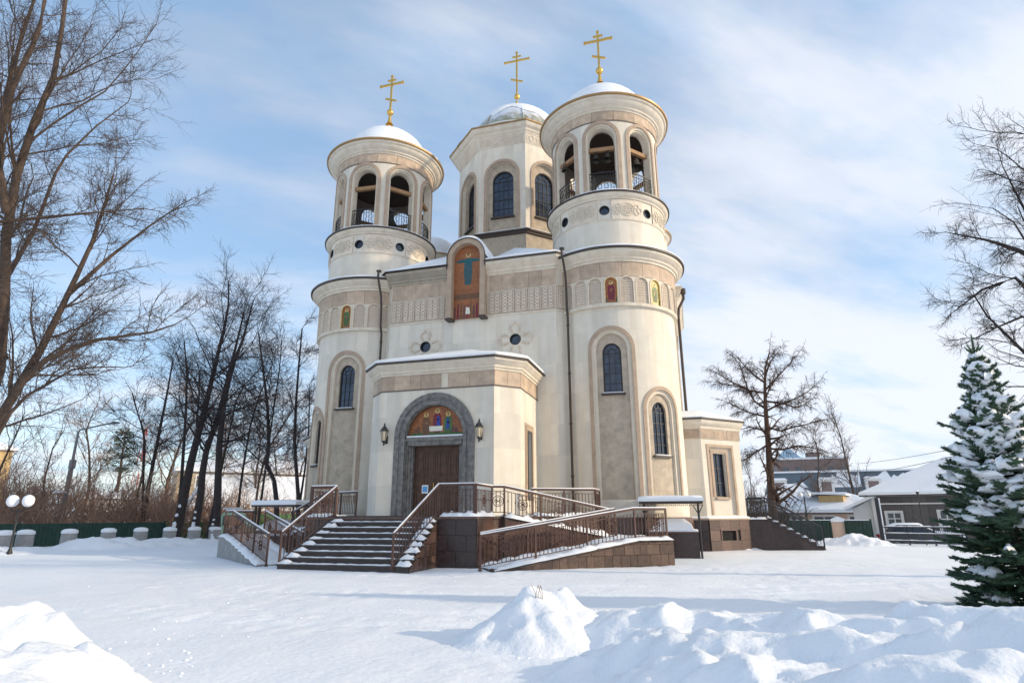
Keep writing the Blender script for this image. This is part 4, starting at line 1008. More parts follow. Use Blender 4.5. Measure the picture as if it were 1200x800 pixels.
# ---- railings: every baluster is its own part, sharing one mesh ----
b = MB(); b.box((0, 0, 0.5), (0.022, 0.022, 1.0)); ME_BAL = b.mesh('baluster', 'rail')
b = MB(); b.tube([(0, 0, 0), (0, 0, 0.52), (0.0, 0, 0.55), (0, 0, 0.60), (0, 0, 1.0)], [0.016, 0.016, 0.034, 0.016, 0.016], 6); ME_BAL2 = b.mesh('baluster', 'rail')
b = MB(); b.box((0, 0, 0.56), (0.06, 0.06, 1.12)); b.box((0, 0, 0.02), (0.11, 0.11, 0.04)); ME_POST = b.mesh('post', 'rail')
def scroll_mesh():
    mb = MB(); f = lambda x, z, d=0: (x, -d, z)
    def ring(cx, cz, r, a0=0, a1=2*PI, n=14, w=0.02): bar(mb, f, [(cx+r*math.cos(a0+(a1-a0)*i/n), cz+r*math.sin(a0+(a1-a0)*i/n)) for i in range(n+1)], w, -0.009, 0.009)
    ring(0, 0, 0.20, w=0.026); ring(0, 0.07, 0.07); ring(0, -0.07, 0.07); ring(0.085, 0, 0.06, n=10); ring(-0.085, 0, 0.06, n=10)
    for s in (-1, 1):
        bar(mb, f, [(s*0.2*math.cos(t)+0, 0.2+0.13*math.sin(t)) for t in (0.2, 0.7, 1.2, 1.6)], 0.018, -0.008, 0.008)
    return mb
ME_SCR = scroll_mesh().mesh('scroll_ornament', 'rail')
def railing(label, path, cat='railing', group='brown iron railings of the stairs and ramps', h=1.08, step=0.15, posts=1.7, snow=True, scroll=True, lean=0):
    t = empty('iron_railing', label, cat, path[0], group)
    hr = MB(); lr = MB()
    P = [Vector(p) for p in path]
    up = Vector((0, 0, 1))
    hr.tube([p+up*h for p in P], 0.034, 8); hr.tube([p+up*(h-0.02) for p in P], 0.042, 4)
    hr.build('handrail', 'rail', t)
    lr.tube([p+up*0.13 for p in P], 0.018, 4); lr.build('lower_rail', 'rail', t)
    lr = MB(); lr.tube([p+up*(h-0.17) for p in P], 0.016, 4); lr.build('upper_rail', 'rail', t)
    for a, b_ in zip(P[:-1], P[1:]):
        L = Vector((b_.x-a.x, b_.y-a.y)).length; n = max(1, round(L/posts)); ang = math.atan2(b_.y-a.y, b_.x-a.x)
        for i in range(n+1):
            if i == n and b_ is not P[-1]: continue
            p = a.lerp(b_, i/n); link('post', ME_POST, t, p, ang, (1, 1, h/1.12))
        m = max(2, round(L/step))
        per = max(4, m//n)
        for i in range(1, m):
            p = a.lerp(b_, i/m)
            ib = (i*n/m) % 1.0
            o = link('baluster', ME_BAL2 if i % 2 else ME_BAL, t, p+up*0.13, ang, (1, 1, h-0.30))
        if scroll:
            for i in range(n):
                p = a.lerp(b_, (i+0.5)/n)+up*(h*0.5); o = link('scroll_ornament', ME_SCR, t, p, ang)
    if snow: 
        s = MB(); s.tube([p+up*(h+0.037) for p in P], 0.028, 5); s.build('rail_snow', 'snow', t, 60)
    return t
E1 = np.array([0.795, 0.607]); N1 = np.array([-0.607, 0.795])
lowA = np.array([4.35, -9.36]); lowB = np.array([9.84, -5.18]); kink = lowA+E1*5.45
def q3(p, z): return (float(p[0]), float(p[1]), z)
def ramp(s):
    mx = lambda p: np.array([p[0]*s, p[1]])
    nm = 'right' if s > 0 else 'left'
    t = empty('ramp', 'sloping snowy ramp faced with brown stone blocks right of the entrance stairs' if s > 0 else 'sloping snowy ramp with plain concrete side wall left of the entrance stairs', 'ramp', (s*7, -7, 0))
    LN = float(np.linalg.norm(lowB-lowA)); LK = 5.45
    W_ = 1.55
    A, K, B = lowA, kink, lowB; A2, K2, B2 = A+N1*W_, K+N1*W_, B+N1*W_
    ht = 0.86
    def poly3(pts):
        return [(p[0]*s, p[1], z) for p, z in pts]
    mb = MB()
    def slab(a, b, b2, a2, za, zb):
        pts = [a, b, b2, a2]; pts = [mx(p) for p in pts]; zz = [za, zb, zb, za]
        if s < 0: pts = pts[::-1]; zz = zz[::-1]
        mb.prism([(p[0], p[1]) for p in pts], 0, zz)
    slab(A, K, K2, A2, 0.02, ht); slab(K, B, B2, K2, ht, ht+0.02)
    # upper run from the platform back up to the terrace
    U0, U1 = np.array([3.8, -6.1]), np.array([7.4, -3.4]); V0, V1 = U0+N1*1.2, U1+N1*1.2
    slab(U0, U1, V1, V0, ZL-0.05, ht); slab(U1, B2, B2+N1*1.2, V1, ht+0.02, ht)
    mb.build('ramp_core', 'concrete' if s < 0 else 'granite_j', t)
    fw = flat(mx(A), mx(B)) if s > 0 else flat(mx(B), mx(A))
    if s > 0:
        block_wall(t, fw, LN, lambda x: min(ht, ht*x/LK)-0.07, 0.40, 0.34, 'sand', 0.35, seed=77, name='stone_block', irregular=True, proud=0.035)
        fe = flat(mx(B), mx(B2)); block_wall(t, fe, W_, ht-0.07, 0.42, 0.34, 'sand', 0.3, seed=78, name='stone_block', irregular=True, proud=0.035)
        fu = flat(U0, U1); block_wall(t, fu, float(np.linalg.norm(U1-U0)), lambda x: ZL-0.10+(ht-ZL+0.1)*x/4.5, 0.6, 0.5, 'granite', 0.1, seed=79)
    cp = MB(); n0 = -N1*0.06
    def cop(a, b, za, zb):
        pts = [mx(a+n0), mx(b+n0), mx(b+N1*0.30), mx(a+N1*0.30)]; zt = [za, zb, zb, za]
        if s < 0: pts = pts[::-1]; zt = zt[::-1]
        cp.prism([tuple(p) for p in pts], [z-0.07 for z in zt], [z+0.0 for z in zt])
    cop(A, K, 0.06, ht+0.012); cop(K+E1*0.001, B, ht+0.012, ht+0.032); cp.build('ramp_coping', 'sand' if s > 0 else 'concrete', t)
    z = lambda x: 0.02+(ht-0.02)*min(1, x/LK)
    def pp(x, off, dz=0.0): 
        p = mx(lowA+E1*x+N1*off); return (p[0], p[1], z(x)+dz)
    for off, w, h_ in ((0.10, 0.42, 0.13), (0.75, 1.0, 0.10), (1.35, 0.45, 0.12)):
        lumpy_strip('ramp_snow', [pp(x, off) for x in (0.05, 2, 4, 5.45, LN)], w, h_, t, int(off*100)+(5 if s > 0 else 0), seg=0.2)
    up = [(*mx(U0+(U1-U0)*k+N1*0.15), ZL-0.05+(ht-ZL+0.05)*k) for k in (0, 0.5, 1)]
    lumpy_strip('ramp_snow', up, 0.45, 0.2, t, 91, seg=0.15)
    up = [(*mx(U0+(U1-U0)*k+N1*0.7), ZL-0.05+(ht-ZL+0.05)*k) for k in (0, 0.5, 1)]
    lumpy_strip('ramp_snow', up, 0.8, 0.14, t, 92, seg=0.2)
    lumpy_strip('ramp_snow', [(*mx(U1+N1*0.2), ht), (*mx(B2+N1*0.3), ht)], 1.2, 0.15, t, 93, seg=0.2)
    # railings
    near = [pp(-0.35, 0.14), pp(LK, 0.14), pp(LN-0.12, 0.14)]; near[0] = (near[0][0], near[0][1], 0.02)
    railing('brown iron railing with round scrolls climbing the near edge of the %s ramp' % nm, near+[pp(LN-0.12, 1.3)])
    far = [pp(0.1, 1.50), pp(LK, 1.50)]
    railing('brown iron railing along the inner side of the lower run of the %s ramp' % nm, far)
    pu = [(*mx(U0+(U1-U0)*k+N1*0.06), ZL+(ht-ZL)*k) for k in (0, 1)]
    c0 = (s*3.33, -8.08, ZL)
    if s > 0:
        railing('brown railing from the terrace corner down the outer side of the right upper ramp', [c0, (s*3.33, -6.25, ZL)]+pu)
        railing('brown railing across the shaded granite front of the terrace beside the stairs', [(1.93, -8.08, ZL), (3.33-0.06, -8.08, ZL)], posts=1.4, scroll=True)
        railing('brown railing with rows of plain bars at the tower end of the right terrace', [(4.15, -3.3, ZL), (6.62, -1.9, ZL), (6.62, -0.6, ZL)], posts=1.3, scroll=False)
    else:
        railing('brown railing from the terrace corner down the outer side of the left upper ramp', [c0, (s*3.33, -6.25, ZL)]+pu)
        railing('snow topped brown railing at the head of the stairs on the left of the terrace', [(-2.26, -8.08, ZL), (-3.33+0.06, -8.08, ZL)], posts=1.4)
        railing('brown railing along the tower end of the left terrace', [(-4.15, -3.3, ZL), (-6.62, -1.9, ZL)], posts=1.3, scroll=False)
ramp(1); ramp(-1)
railing('brown iron railing down the right side of the entrance stairs', [(1.36, Y0-0.05, 0.08), (1.93, -8.14, ZL)], posts=3.2)
railing('brown iron railing down the left side of the entrance stairs', [(-2.93, Y0+0.12, 0.10), (-2.20, -8.14, ZL)], posts=3.2)

# basement entrance canopies and pits
def canopy(s):
    lab = 'snow covered flat canopy on thin iron posts over the basement entrance ' + ('right of the ramp' if s > 0 else 'left of the church')
    t = empty('canopy', lab, 'canopy', (s*9.7, -1.0, 0), 'basement entrance canopies')
    x0, x1, y0, y1 = 8.45, 11.05, -1.75, 0.35
    cx = (x0+x1)/2*s; mb = MB(); mb.box((cx, (y0+y1)/2, 2.24), (x1-x0, y1-y0, 0.09)); mb.build('canopy_roof', 'rim', t)
    mb = MB(); f = lambda x, z, d=0: (x, y0-0.0-d, z)
    xa, xb = cx-1.3, cx+1.3
    bar(mb, f, [(xa, 2.10), (xb, 2.10)], 0.018, 0, 0.015)
    n = 16
    for i in range(n):
        xc = xa+(xb-xa)*(i+0.5)/n; bar(mb, f, [(xc+0.06*math.cos(k*PI/4), 2.15+0.05*math.sin(k*PI/4)) for k in range(9)], 0.014, 0, 0.012)
    g = lambda x, z, d=0: (xb-0.01-d, x, z)
    for i in range(10):
        yc = y0+(y1-y0)*(i+0.5)/10; bar(mb, g, [(yc+0.06*math.cos(k*PI/4), 2.15+0.05*math.sin(k*PI/4)) for k in range(9)], 0.014, 0, 0.012)
    mb.build('fretwork_fringe', 'rail', t)
    for px, py in ((x1-0.2, y0+0.12), (x0+0.2, y0+0.12)):
        mb = MB(); mb.tube([(s*px, py, 0), (s*px, py, 2.2)], 0.045, 8); mb.tube([(s*px, py, 1.75), (s*px-0.2, py, 2.1)], 0.02, 6); mb.tube([(s*px, py, 1.75), (s*px+0.18, py, 2.1)], 0.02, 6); mb.build('post', 'iron', t, 40)
    snow_roof([(s*x0-0.03*s, y0-0.03), (s*x1+0.03*s, y0-0.03), (s*x1+0.03*s, y1), (s*x0-0.03*s, y1)][::s], 2.28, 0.04, 0.4, 'canopy_snow', 0.20, t, 5)
    p = empty('basement_pit', 'low dark granite box under the canopy with snow heaped on it ' + ('right of the ramp' if s > 0 else 'left of the church'), 'stair well', (s*9.8, -0.9, 0), 'basement stair wells')
    mb = MB(); mb.box((s*9.75, -0.62, 0.5), (2.0, 2.1, 0.99)); mb.build('pit_core', 'granite_j', p)
    fa = flat((s*9.75-1.0, -1.67), (s*9.75+1.0, -1.67)); block_wall(p, fa, 2.0, 1.0, 1.0, 1.0, 'granite_d', 0, seed=5, name='granite_panel')
    fb_ = flat((s*9.75+1.0, -1.67), (s*9.75+1.0, 0.4)); block_wall(p, fb_, 2.07, 1.0, 0.7, 1.0, 'granite_d', 0, seed=6, name='granite_panel')
    mb = MB(); mb.box((s*9.75, -0.62, 1.02), (2.08, 2.2, 0.06)); mb.build('pit_coping', 'rail', p)
    snow_roof([(s*9.75-1.02, -1.70), (s*9.75+1.02, -1.70), (s*9.75+1.02, 0.42), (s*9.75-1.02, 0.42)], 1.05, 0.45, 0.75, 'pit_snow', 0.07, p, 8)
canopy(1); canopy(-1)

# stairs at the far right, descending away from the side porch
st = empty('side_stairs', 'dark granite side stairs stepping down to the right with snow on each step', 'stairs', (15, 6.8, 0))
YS = 5.95
top = 1.5; xa, xb = 14.2, 16.75; n = 8
mb = MB(); P = [(13.32, 0), (xb, 0)]
for k in range(n): 
    x = xb-(xb-xa)*k/n; P += [(x, top*(k+1)/n-0.0), (x-(xb-xa)/n, top*(k+1)/n)]
P.append((13.32, top))
def extr(mb, P, y0, y1):
    k = len(P); n0 = len(mb.v)
    for x, z in P: mb.vert((x, y0, z), (x, z))
    for x, z in P: mb.vert((x, y1, z), (x, z))
    for i in range(k): j = (i+1) % k; mb.f.append([n0+i, n0+j, n0+k+j, n0+k+i]); mb.mi.append(0)
    mb.f.append([n0+i for i in range(k)]); mb.mi.append(0); mb.f.append([n0+k+i for i in reversed(range(k))]); mb.mi.append(0)
extr(mb, P, YS, YS+2.4); mb.build('stair_core', 'granite_d', st)
for k in range(6):
    x0 = 13.34+k*0.6; x1 = min(x0+0.59, xb-0.05); zt = lambda x: top if x < xa else max(0.06, top*(1-(x-xa)/(xb-xa)))
    g = MB(); f = flat((0, YS), (1, YS)); P_ = [(x0, 0.0), (x1, 0.0), (x1, max(0.07, zt(x1)-0.06)), (x0, zt(x0)-0.06)]
    g.poly([f(*q, 0.02) for q in P_]); 
    for i in range(4): a_, b_ = P_[i], P_[(i+1) % 4]; g.quad(f(*a_, 0.0), f(*b_, 0.0), f(*b_, 0.02), f(*a_, 0.02))
    g.build('granite_panel', 'granite_d', st)
for k in range(n):
    x = xb-(xb-xa)*(k+0.5)/n; z = top*(k+1)/n
    g = MB(); g.box((x, YS+1.18, z+0.015), ((xb-xa)/n+0.03, 2.46, 0.05)); s_ = g.build('step', 'granite_d', st)
    lumpy_strip('tread_snow', [(x, YS-0.02, z+0.03), (x, YS+1.2, z+0.03), (x, YS+2.3, z+0.03)], 0.30, 0.10, s_, 120+k, seg=0.15)
lumpy_strip('landing_snow', [(13.35, YS+0.1, top+0.0), (14.25, YS+0.1, top+0.0)], 0.4, 0.1, st, 140)
b = MB(); b.box((0, 0, 0.5), (0.022, 0.022, 1.0)); 
_r = M['rail']; 
def iron_rail(label, path):
    t = railing(label, path, group='black iron railings of the side stairs', scroll=True, posts=1.5, snow=False)
    done = {}
    for o in t.children:
        k = o.data.name
        if k not in done: me = o.data.copy(); me.materials[0] = M['iron']; done[k] = me
        o.data = done[k]
iron_rail('black iron railing on the near edge of the right side stairs', [(13.4, YS+0.1, top), (14.25, YS+0.1, top), (16.8, YS+0.1, 0.03)])
iron_rail('black iron railing on the far edge of the right side stairs', [(13.4, YS+2.3, top), (14.25, YS+2.3, top), (16.8, YS+2.3, 0.03)])

# ================================================================== LAMPS, POSTS, FENCES, HOUSES
def globe_lamp():
    p = at(10.5, 650, 38.4); x, y = p[0], p[1]
    t = empty('street_lamp', 'short black lamp post with two snow capped white globes at the left edge', 'lamp', (x, y, 0))
    mb = MB(); mb.lathe([(0.12, 0), (0.12, 0.12), (0.06, 0.3), (0.045, 1.0), (0.06, 1.05), (0.04, 1.1), (0.035, 2.0), (0.06, 2.05), (0.03, 2.1)], (x, y, 0), 12)
    for s in (-1, 1): mb.tube([(x, y, 2.0), (x+s*0.18*RT0[0], y+s*0.18*RT0[1], 1.98), (x+s*0.38*RT0[0], y+s*0.38*RT0[1], 2.08), (x+s*0.38*RT0[0], y+s*0.38*RT0[1], 2.2)], 0.022, 6)
    mb.build('pole', 'iron', t, 40)
    for s in (-1, 1):
        gx, gy = x+s*0.38*RT0[0], y+s*0.38*RT0[1]
        mb = MB(); mb.lathe([(0.25*math.sin(PI*i/12)+1e-4, 2.44-0.25*math.cos(PI*i/12)) for i in range(13)], (gx, gy, 0), 24); g = mb.build('globe', 'globe', t, 60)
        mb = MB(); mb.lathe([(0.245, 2.5), (0.25, 2.56), (0.19, 2.68), (0.08, 2.75), (0.001, 2.76)], (gx, gy, 0), 20); mb.build('snow_cap', 'snow', g, 60)
globe_lamp()
def street_pole():
    p = at(67, 632, 62); x, y = p[0], p[1]; top = 8.6
    t = empty('street_light', 'tall grey street light with one long arm rising above the bare trees', 'street light', (x, y, 0))
    mb = MB(); mb.tube([(x, y, 0), (x, y, 5.6), (x, y, 5.65), (x, y, top)], [0.20, 0.18, 0.11, 0.09], 10); mb.build('pole', 'galv', t, 40)
    mb = MB(); mb.box((x+0.05, y, 5.9), (0.35, 0.35, 0.7)); mb.build('junction_box', 'galv', t)
    e = np.array([RT0[0], RT0[1]]); a = (x+e[0]*2.4, y+e[1]*2.4, top+0.62)
    mb = MB(); mb.tube([(x, y, top-0.1), (x+e[0]*0.1, y+e[1]*0.1, top+0.1), a], 0.065, 6); mb.build('arm', 'galv', t)
    mb = MB(); mb.tube([a, (a[0]+e[0]*0.35, a[1]+e[1]*0.35, a[2]+0.06), (a[0]+e[0]*0.9, a[1]+e[1]*0.9, a[2]+0.06)], [0.06, 0.14, 0.08], 8); mb.build('lamp_head', 'galv', t, 50)
    q = at(70, 578, 60); t = empty('bracket_lamp', 'small snow topped lantern on a thin post in front of the russet thicket', 'lamp', (q[0], q[1], 0))
    mb = MB(); mb.tube([(q[0], q[1], 0), (q[0], q[1], q[2])], 0.05, 6); mb.build('pole', 'galv', t)
    mb = MB(); mb.lathe([(0.1, -0.25), (0.22, 0), (0.5, 0.02), (0.1, 0.15)], q, 12); mb.build('lamp_head', 'galv', t)
    mb = MB(); mb.lathe([(0.48, 0.03), (0.35, 0.2), (0.001, 0.26)], q, 12); mb.build('snow_cap', 'snow', t)
street_pole()
# mast far behind the trees
p = at(150, 632, 260); t = empty('radio_mast', 'distant red and white lattice mast behind the bare trees', 'mast', (p[0], p[1], 0))
H = at(150, 499, 260)[2]
for k in range(8):
    mb = MB(); z0, z1 = H*k/8, H*(k+1)/8; w0, w1 = 2.0*(1-k/9), 2.0*(1-(k+1)/9)
    for sx, sy in ((-1, -1), (1, -1), (1, 1), (-1, 1)): mb.tube([(p[0]+sx*w0, p[1]+sy*w0, z0), (p[0]+sx*w1, p[1]+sy*w1, z1)], 0.14, 4)
    for sx, sy, tx, ty in ((-1, -1, 1, -1), (1, -1, -1, -1), (1, 1, -1, 1), (-1, 1, 1, 1)): mb.tube([(p[0]+sx*w0, p[1]+sy*w0, z0), (p[0]+tx*w1, p[1]+ty*w1, z1)], 0.08, 4)
    mb.build('lattice_section', 'redwhite' if k % 2 else 'white', t)

# stone bollards with snow caps, and dark green fence behind them
BOL = [(3, 640, 41.5), (27, 641, 42.5), (79, 638, 43.5), (125, 637, 45.0), (163, 636, 46), (197, 636, 47), (226, 635.5, 48), (250, 635, 49), (271, 634.5, 50)]
BLAB = ['weathered concrete bollard cut by the left edge of the picture', 'concrete bollard with snow cap just right of the globe lamp', 'concrete bollard with snow cap below the tall street light', 'concrete bollard with snow cap, fourth from the left edge', 'concrete bollard with snow cap, midway along the row', 'concrete bollard with snow cap at the foot of the leaning dark tree', 'concrete bollard with snow cap right of the leaning dark trunk', 'concrete bollard with snow cap just left of the pale green van', 'concrete bollard with snow cap at the right end of the row']
mb = MB(); mb.lathe([(0.44, -0.3), (0.43, 0.55), (0.42, 0.80), (0.36, 0.88), (0.0, 0.9)], (0, 0, 0), 20); mb.build
ME_B = mb.mesh('bollard_shaft', 'concrete', 40)
mb = MB(); mb.lathe([(0.43, 0.80), (0.45, 0.88), (0.41, 0.98), (0.25, 1.05), (0.001, 1.07)], (0, 0, 0), 20, jit=lambda a, j: 1+0.02*math.sin(3*a+j)); ME_BS = mb.mesh('snow_cap', 'snow', 60)
for (u, v, D), lb in zip(BOL, BLAB):
    p = at(u, v, D); t = empty('bollard', lb, 'bollard', (p[0], p[1], 0.08), 'bollards along the green fence')
    link('bollard_shaft', ME_B, t, (p[0], p[1], 0.08), u, (0.92, 0.92, 0.95)); link('snow_cap', ME_BS, t, (p[0], p[1], 0.08), u*0.7, (0.92, 0.92, 0.95))
def plank_fence(label, a, b, h, m, z0=0.0, step=2.5, snow=True):
    a, b = np.array(a[:2]), np.array(b[:2]); L = float(np.linalg.norm(b-a)); f = flat(a, b); n = max(1, int(L/step))
    t = empty('fence', label, 'fence', (a[0], a[1], z0))
    for i in range(n):
        x0, x1 = L*i/n, L*(i+1)/n
        g = MB(); bar(g, f, [(x0+0.03, z0+h/2), (x1-0.03, z0+h/2)], h, -0.02, 0.02)
        for k in range(int((x1-x0)/0.25)): bar(g, f, [(x0+0.15+k*0.25, z0+0.02), (x0+0.15+k*0.25, z0+h-0.02)], 0.05, 0.02, 0.045)
        g.build('fence_panel', m, t)
        if snow: lumpy_strip('rail_snow', [f(x0+0.05, z0+h, 0), f(x1-0.05, z0+h, 0)], 0.09, 0.05, t, i, seg=0.5)
    for i in range(n+1):
        g = MB(); c_ = f(L*i/n, 0, 0); g.box((c_[0], c_[1], z0+h/2+0.05), (0.09, 0.09, h+0.1)); g.build('post', m, t)
a = at(-60, 640, 46); b_ = at(190, 636, 52)
plank_fence('long dark green fence behind the row of bollards', a, b_, 1.35, 'greenfence', snow=False)
plank_fence('bright green fence panels behind the leaning trees', at(188, 634, 56), at(262, 634, 58), 1.3, 'brightgreen', snow=False)
plank_fence('bright green fence panel glimpsed through the left ramp railing', at(300, 632, 56), at(345, 632, 57), 1.9, 'brightgreen', snow=False)
plank_fence('snow topped dark green fence left of the grey house', at(925, 634, 50), at(1024, 634, 47), 1.35, 'greenfence', step=3.0)
p = at(985, 632, 48); t = empty('gate_pillar', 'snow capped pale pillar in the middle of the dark green fence', 'pillar', (p[0], p[1], 0))
mb = MB(); mb.lathe([(0.42, 0), (0.42, 1.25), (0.3, 1.4)], (p[0], p[1], 0), 16); mb.build('pillar_shaft', 'peach', t, 40); mb = MB(); mb.lathe([(0.45, 1.25), (0.42, 1.45), (0.001, 1.62)], (p[0], p[1], 0), 16); mb.build('snow_cap', 'snow', t, 60)

def frame_dirs(p, yaw=0.0):
    """local axes at a far place: ex to the right of the view, ey away"""
    d = np.array([p[0]-CAM_P[0], p[1]-CAM_P[1]]); d /= np.linalg.norm(d); ex = np.array([d[1], -d[0]]); a = R_(yaw)
    ex = np.array([ex[0]*math.cos(a)-ex[1]*math.sin(a), ex[0]*math.sin(a)+ex[1]*math.cos(a)]); ey = np.array([-ex[1], ex[0]]); return ex, ey
def add_house(name, label, cat, org, yaw, w, d, h, rise, wall_m, over=0.5, roof='hip', wins=(), z0=-0.6, snow_th=0.18, ridge_in=None, wall_name='wall', planks=False):
    """org = front-left ground corner; windows: (x, z, w, h)"""
    ex, ey = frame_dirs(org, yaw); O = np.array(org[:2])
    G = lambda x, y: tuple(O+ex*x+ey*y)
    t = empty(name, label, cat, (O[0], O[1], 0))
    mb = MB()
    f = flat(G(0, 0), G(w, 0)); ops = [dict(x=x, h=ww/2, s=z, t=z+hh, k='rect') for x, z, ww, hh in wins]
    region(mb, f, 0, w, z0, h, ops, 3, 0, 0.12)
    for a_, b2 in ((G(w, 0), G(w, d)), (G(w, d), G(0, d)), (G(0, d), G(0, 0))): region(mb, flat(a_, b2), 0, math.dist(a_, b2), z0, h)
    mb.build(wall_name, wall_m, t)
    if planks:
        k = int(w/0.45)
        for i in range(k):
            x = w*(i+0.5)/k
            if any(abs(x-o['x']) < o['h']+0.25 for o in ops): 
                continue
            g = MB(); bar(g, f, [(x, z0), (x, h-0.05)], w/k-0.03, 0.0, 0.03); g.build('plank', wall_m, t)
    for o in ops:
        g = MB(); band(g, f, o, 0.0, 0.12, -0.02, 0.06); band(g, f, o, -0.06, 0.0, -0.1, -0.02)
        x, z, zt = o['x'], o['s'], o['t']
        bar(g, f, [(x, z), (x, zt)], 0.07, -0.1, -0.03); bar(g, f, [(x-o['h'], z+(zt-z)*0.68), (x+o['h'], z+(zt-z)*0.68)], 0.06, -0.1, -0.035)
        bar(g, f, [(x-o['h']-0.15, z-0.05), (x+o['h']+0.15, z-0.05)], 0.1, 0.0, 0.1)
        w_ = g.build('window', 'white', t); g = MB(); fill(g, f, o, -0.095, (), 0); g.build('pane', 'greywin', w_)
    # roof: boards then snow
    P = [G(-over, -over), G(w+over, -over), G(w+over, d+over), G(-over, d+over)]
    ri = ridge_in if ridge_in is not None else min(w, d)/2
    if roof == 'hip':
        if w >= d: R1, R2 = G(ri, d/2), G(w-ri, d/2); faces = [(P[0], P[1], R2, R1), (P[1], P[2], R2), (P[2], P[3], R1, R2), (P[3], P[0], R1)]
        else: R1, R2 = G(w/2, ri), G(w/2, d-ri); faces = [(P[0], P[1], R1), (P[1], P[2], R2, R1), (P[2], P[3], R2), (P[3], P[0], R1, R2)]
    for dz, nm_, m_ in ((0.0, 'roof', 'rim'), (snow_th, 'roof_snow', 'snow')):
        g = MB()
        zz = lambda q: (h+rise+dz*1.3 if q in (R1, R2) else h+dz)
        for fc in faces:
            pts = [(*q, zz(q)) for q in fc]
            # subdivide for a slightly lumpy surface
            if dz == 0 or len(pts) == 3: g.poly(pts)
            else:
                a_, b2, c_, e_ = [Vector(q) for q in pts]; S = 10; T = 5; ids = []
                for i in range(T+1):
                    row = []
                    for j in range(S+1):
                        q = a_.lerp(b2, j/S).lerp(e_.lerp(c_, j/S), i/T)
                        if 0 < i < T and 0 < j < S: q.z += 0.08*mnoise.noise(q*0.9)
                        row.append(g.vert(q))
                    ids.append(row)
                for i in range(T):
                    for j in range(S): g.f.append([ids[i][j], ids[i][j+1], ids[i+1][j+1], ids[i+1][j]]); g.mi.append(0)
        for a_, b2 in zip(P, P[1:]+P[:1]):
            g.quad((*a_, h+dz-(0.08 if dz == 0 else snow_th*0.98)), (*b2, h+dz-(0.08 if dz == 0 else snow_th*0.98)), (*b2, h+dz), (*a_, h+dz))
        g.build(nm_, m_, t)
    g = MB(); g.poly([(*q, h-0.08) for q in P]); g.build('soffit', 'white', t)
    return t, G, f

# the grey timber house at the right
o = at(1031, 640, 50)
t, G, f = add_house('timber_house', 'grey plank house with white window frames and a snowy roof behind the spruce', 'house', o, -6, 13.5, 9.0, 3.0, 2.5, 'greywall', 0.7, 'hip', [(1.15, 0.60, 0.85, 1.25), (4.1, 0.40, 0.8, 1.5), (6.0, 0.4, 0.8, 1.5), (10.6, 0.4, 0.8, 1.5)], planks=True)
mb = MB(); bar(mb, f, [(-0.1, 2.42), (9.0, 2.42)], 0.09, 0.03, 0.14); mb.build('cornice_board', 'white', t)
mb = MB(); bar(mb, f, [(0.1, 0), (0.1, 2.95)], 0.3, 0.03, 0.08); mb.build('corner_board', 'white', t)
ex, ey = frame_dirs(o, -6)
mb = MB(); q = [G(-1.3, 0.2), G(0.0, 0.2), G(0.0, 4), G(-1.3, 4)]; mb.prism(q, -0.5, [2.1, 2.8, 2.8, 2.1]); mb.build('annexe_wall', 'white', t)
mb = MB(); q = [G(-1.8, -0.5), G(0.5, -0.5), G(0.5, 4.3), G(-1.8, 4.3)]; mb.prism(q, [2.0, 3.02, 3.02, 2.0], [2.18, 3.22, 3.22, 2.18]); mb.build('annexe_roof_snow', 'snow', t)
# low peach house with dormer
o = at(880, 640, 64)
t, G, f = add_house('peach_house', 'low peach house with a broad snow covered roof beyond the side stairs', 'house', o, -16, 12.0, 8.0, 1.9, 1.5, 'peach', 0.8, 'hip', [(4.4, 0.5, 1.1, 1.1), (6.6, 0.5, 1.7, 1.1), (9.6, 0.5, 2.0, 1.1)], snow_th=0.28)
mb = MB(); q = [G(6.2, 1.0), G(8.2, 1.0), G(8.2, 3.2), G(6.2, 3.2)]; mb.prism(q, 2.2, 3.4); mb.build('dormer', 'ochre', t)
mb = MB(); q = [G(4.6, 0.7), G(8.5, 0.7), G(8.5, 3.4), G(4.6, 3.4)]; mb.prism(q, [3.6, 3.4, 3.4, 3.6], [3.8, 3.55, 3.55, 3.8]); mb.build('dormer_snow', 'snow', t)
# blue mansard building
o = at(905, 640, 100)
ex, ey = frame_dirs(o, 2); O = o[:2]
G = lambda x, y: tuple(O+ex*x+ey*y)
t = empty('mansard_building', 'long building with blue grey mansard roof, snow and arched dormers behind the low houses', 'building', (O[0], O[1], 0))
WD = 29.0
mb = MB(); q = [G(0, 0), G(WD, 0), G(WD, 12), G(0, 12)]; mb.prism(q, -1, 4.2); mb.build('wall', 'brownbrick', t)
f0 = flat(G(0, 0), G(WD, 0))
f = lambda x, z, d=0: f0(x, z+0.95, d-(z-3.2)*0.35)
mb = MB(); q2 = [G(-0.4, -0.4), G(WD+0.4, -0.4), G(WD+0.4, 12), G(-0.4, 12)]; mb.prism(q2, 4.2, 4.45); mb.build('eaves', 'ochre', t)
mb = MB(); mb.prism([G(0, 0), G(WD, 0), G(WD, 12), G(0, 12)], 4.45, 7.75, top=[G(1.0, 1.2), G(WD-3.5, 1.2), G(WD-3.5, 11), G(1.0, 11)]); mb.build('roof', 'bluegreyroof', t)
mb = MB(); mb.prism([G(0.7, 1.0), G(WD-3.2, 1.0), G(WD-3.2, 11.2), G(0.7, 11.2)], 7.75, 8.0); mb.build('roof_snow', 'snow', t)
rr = random.Random(4)
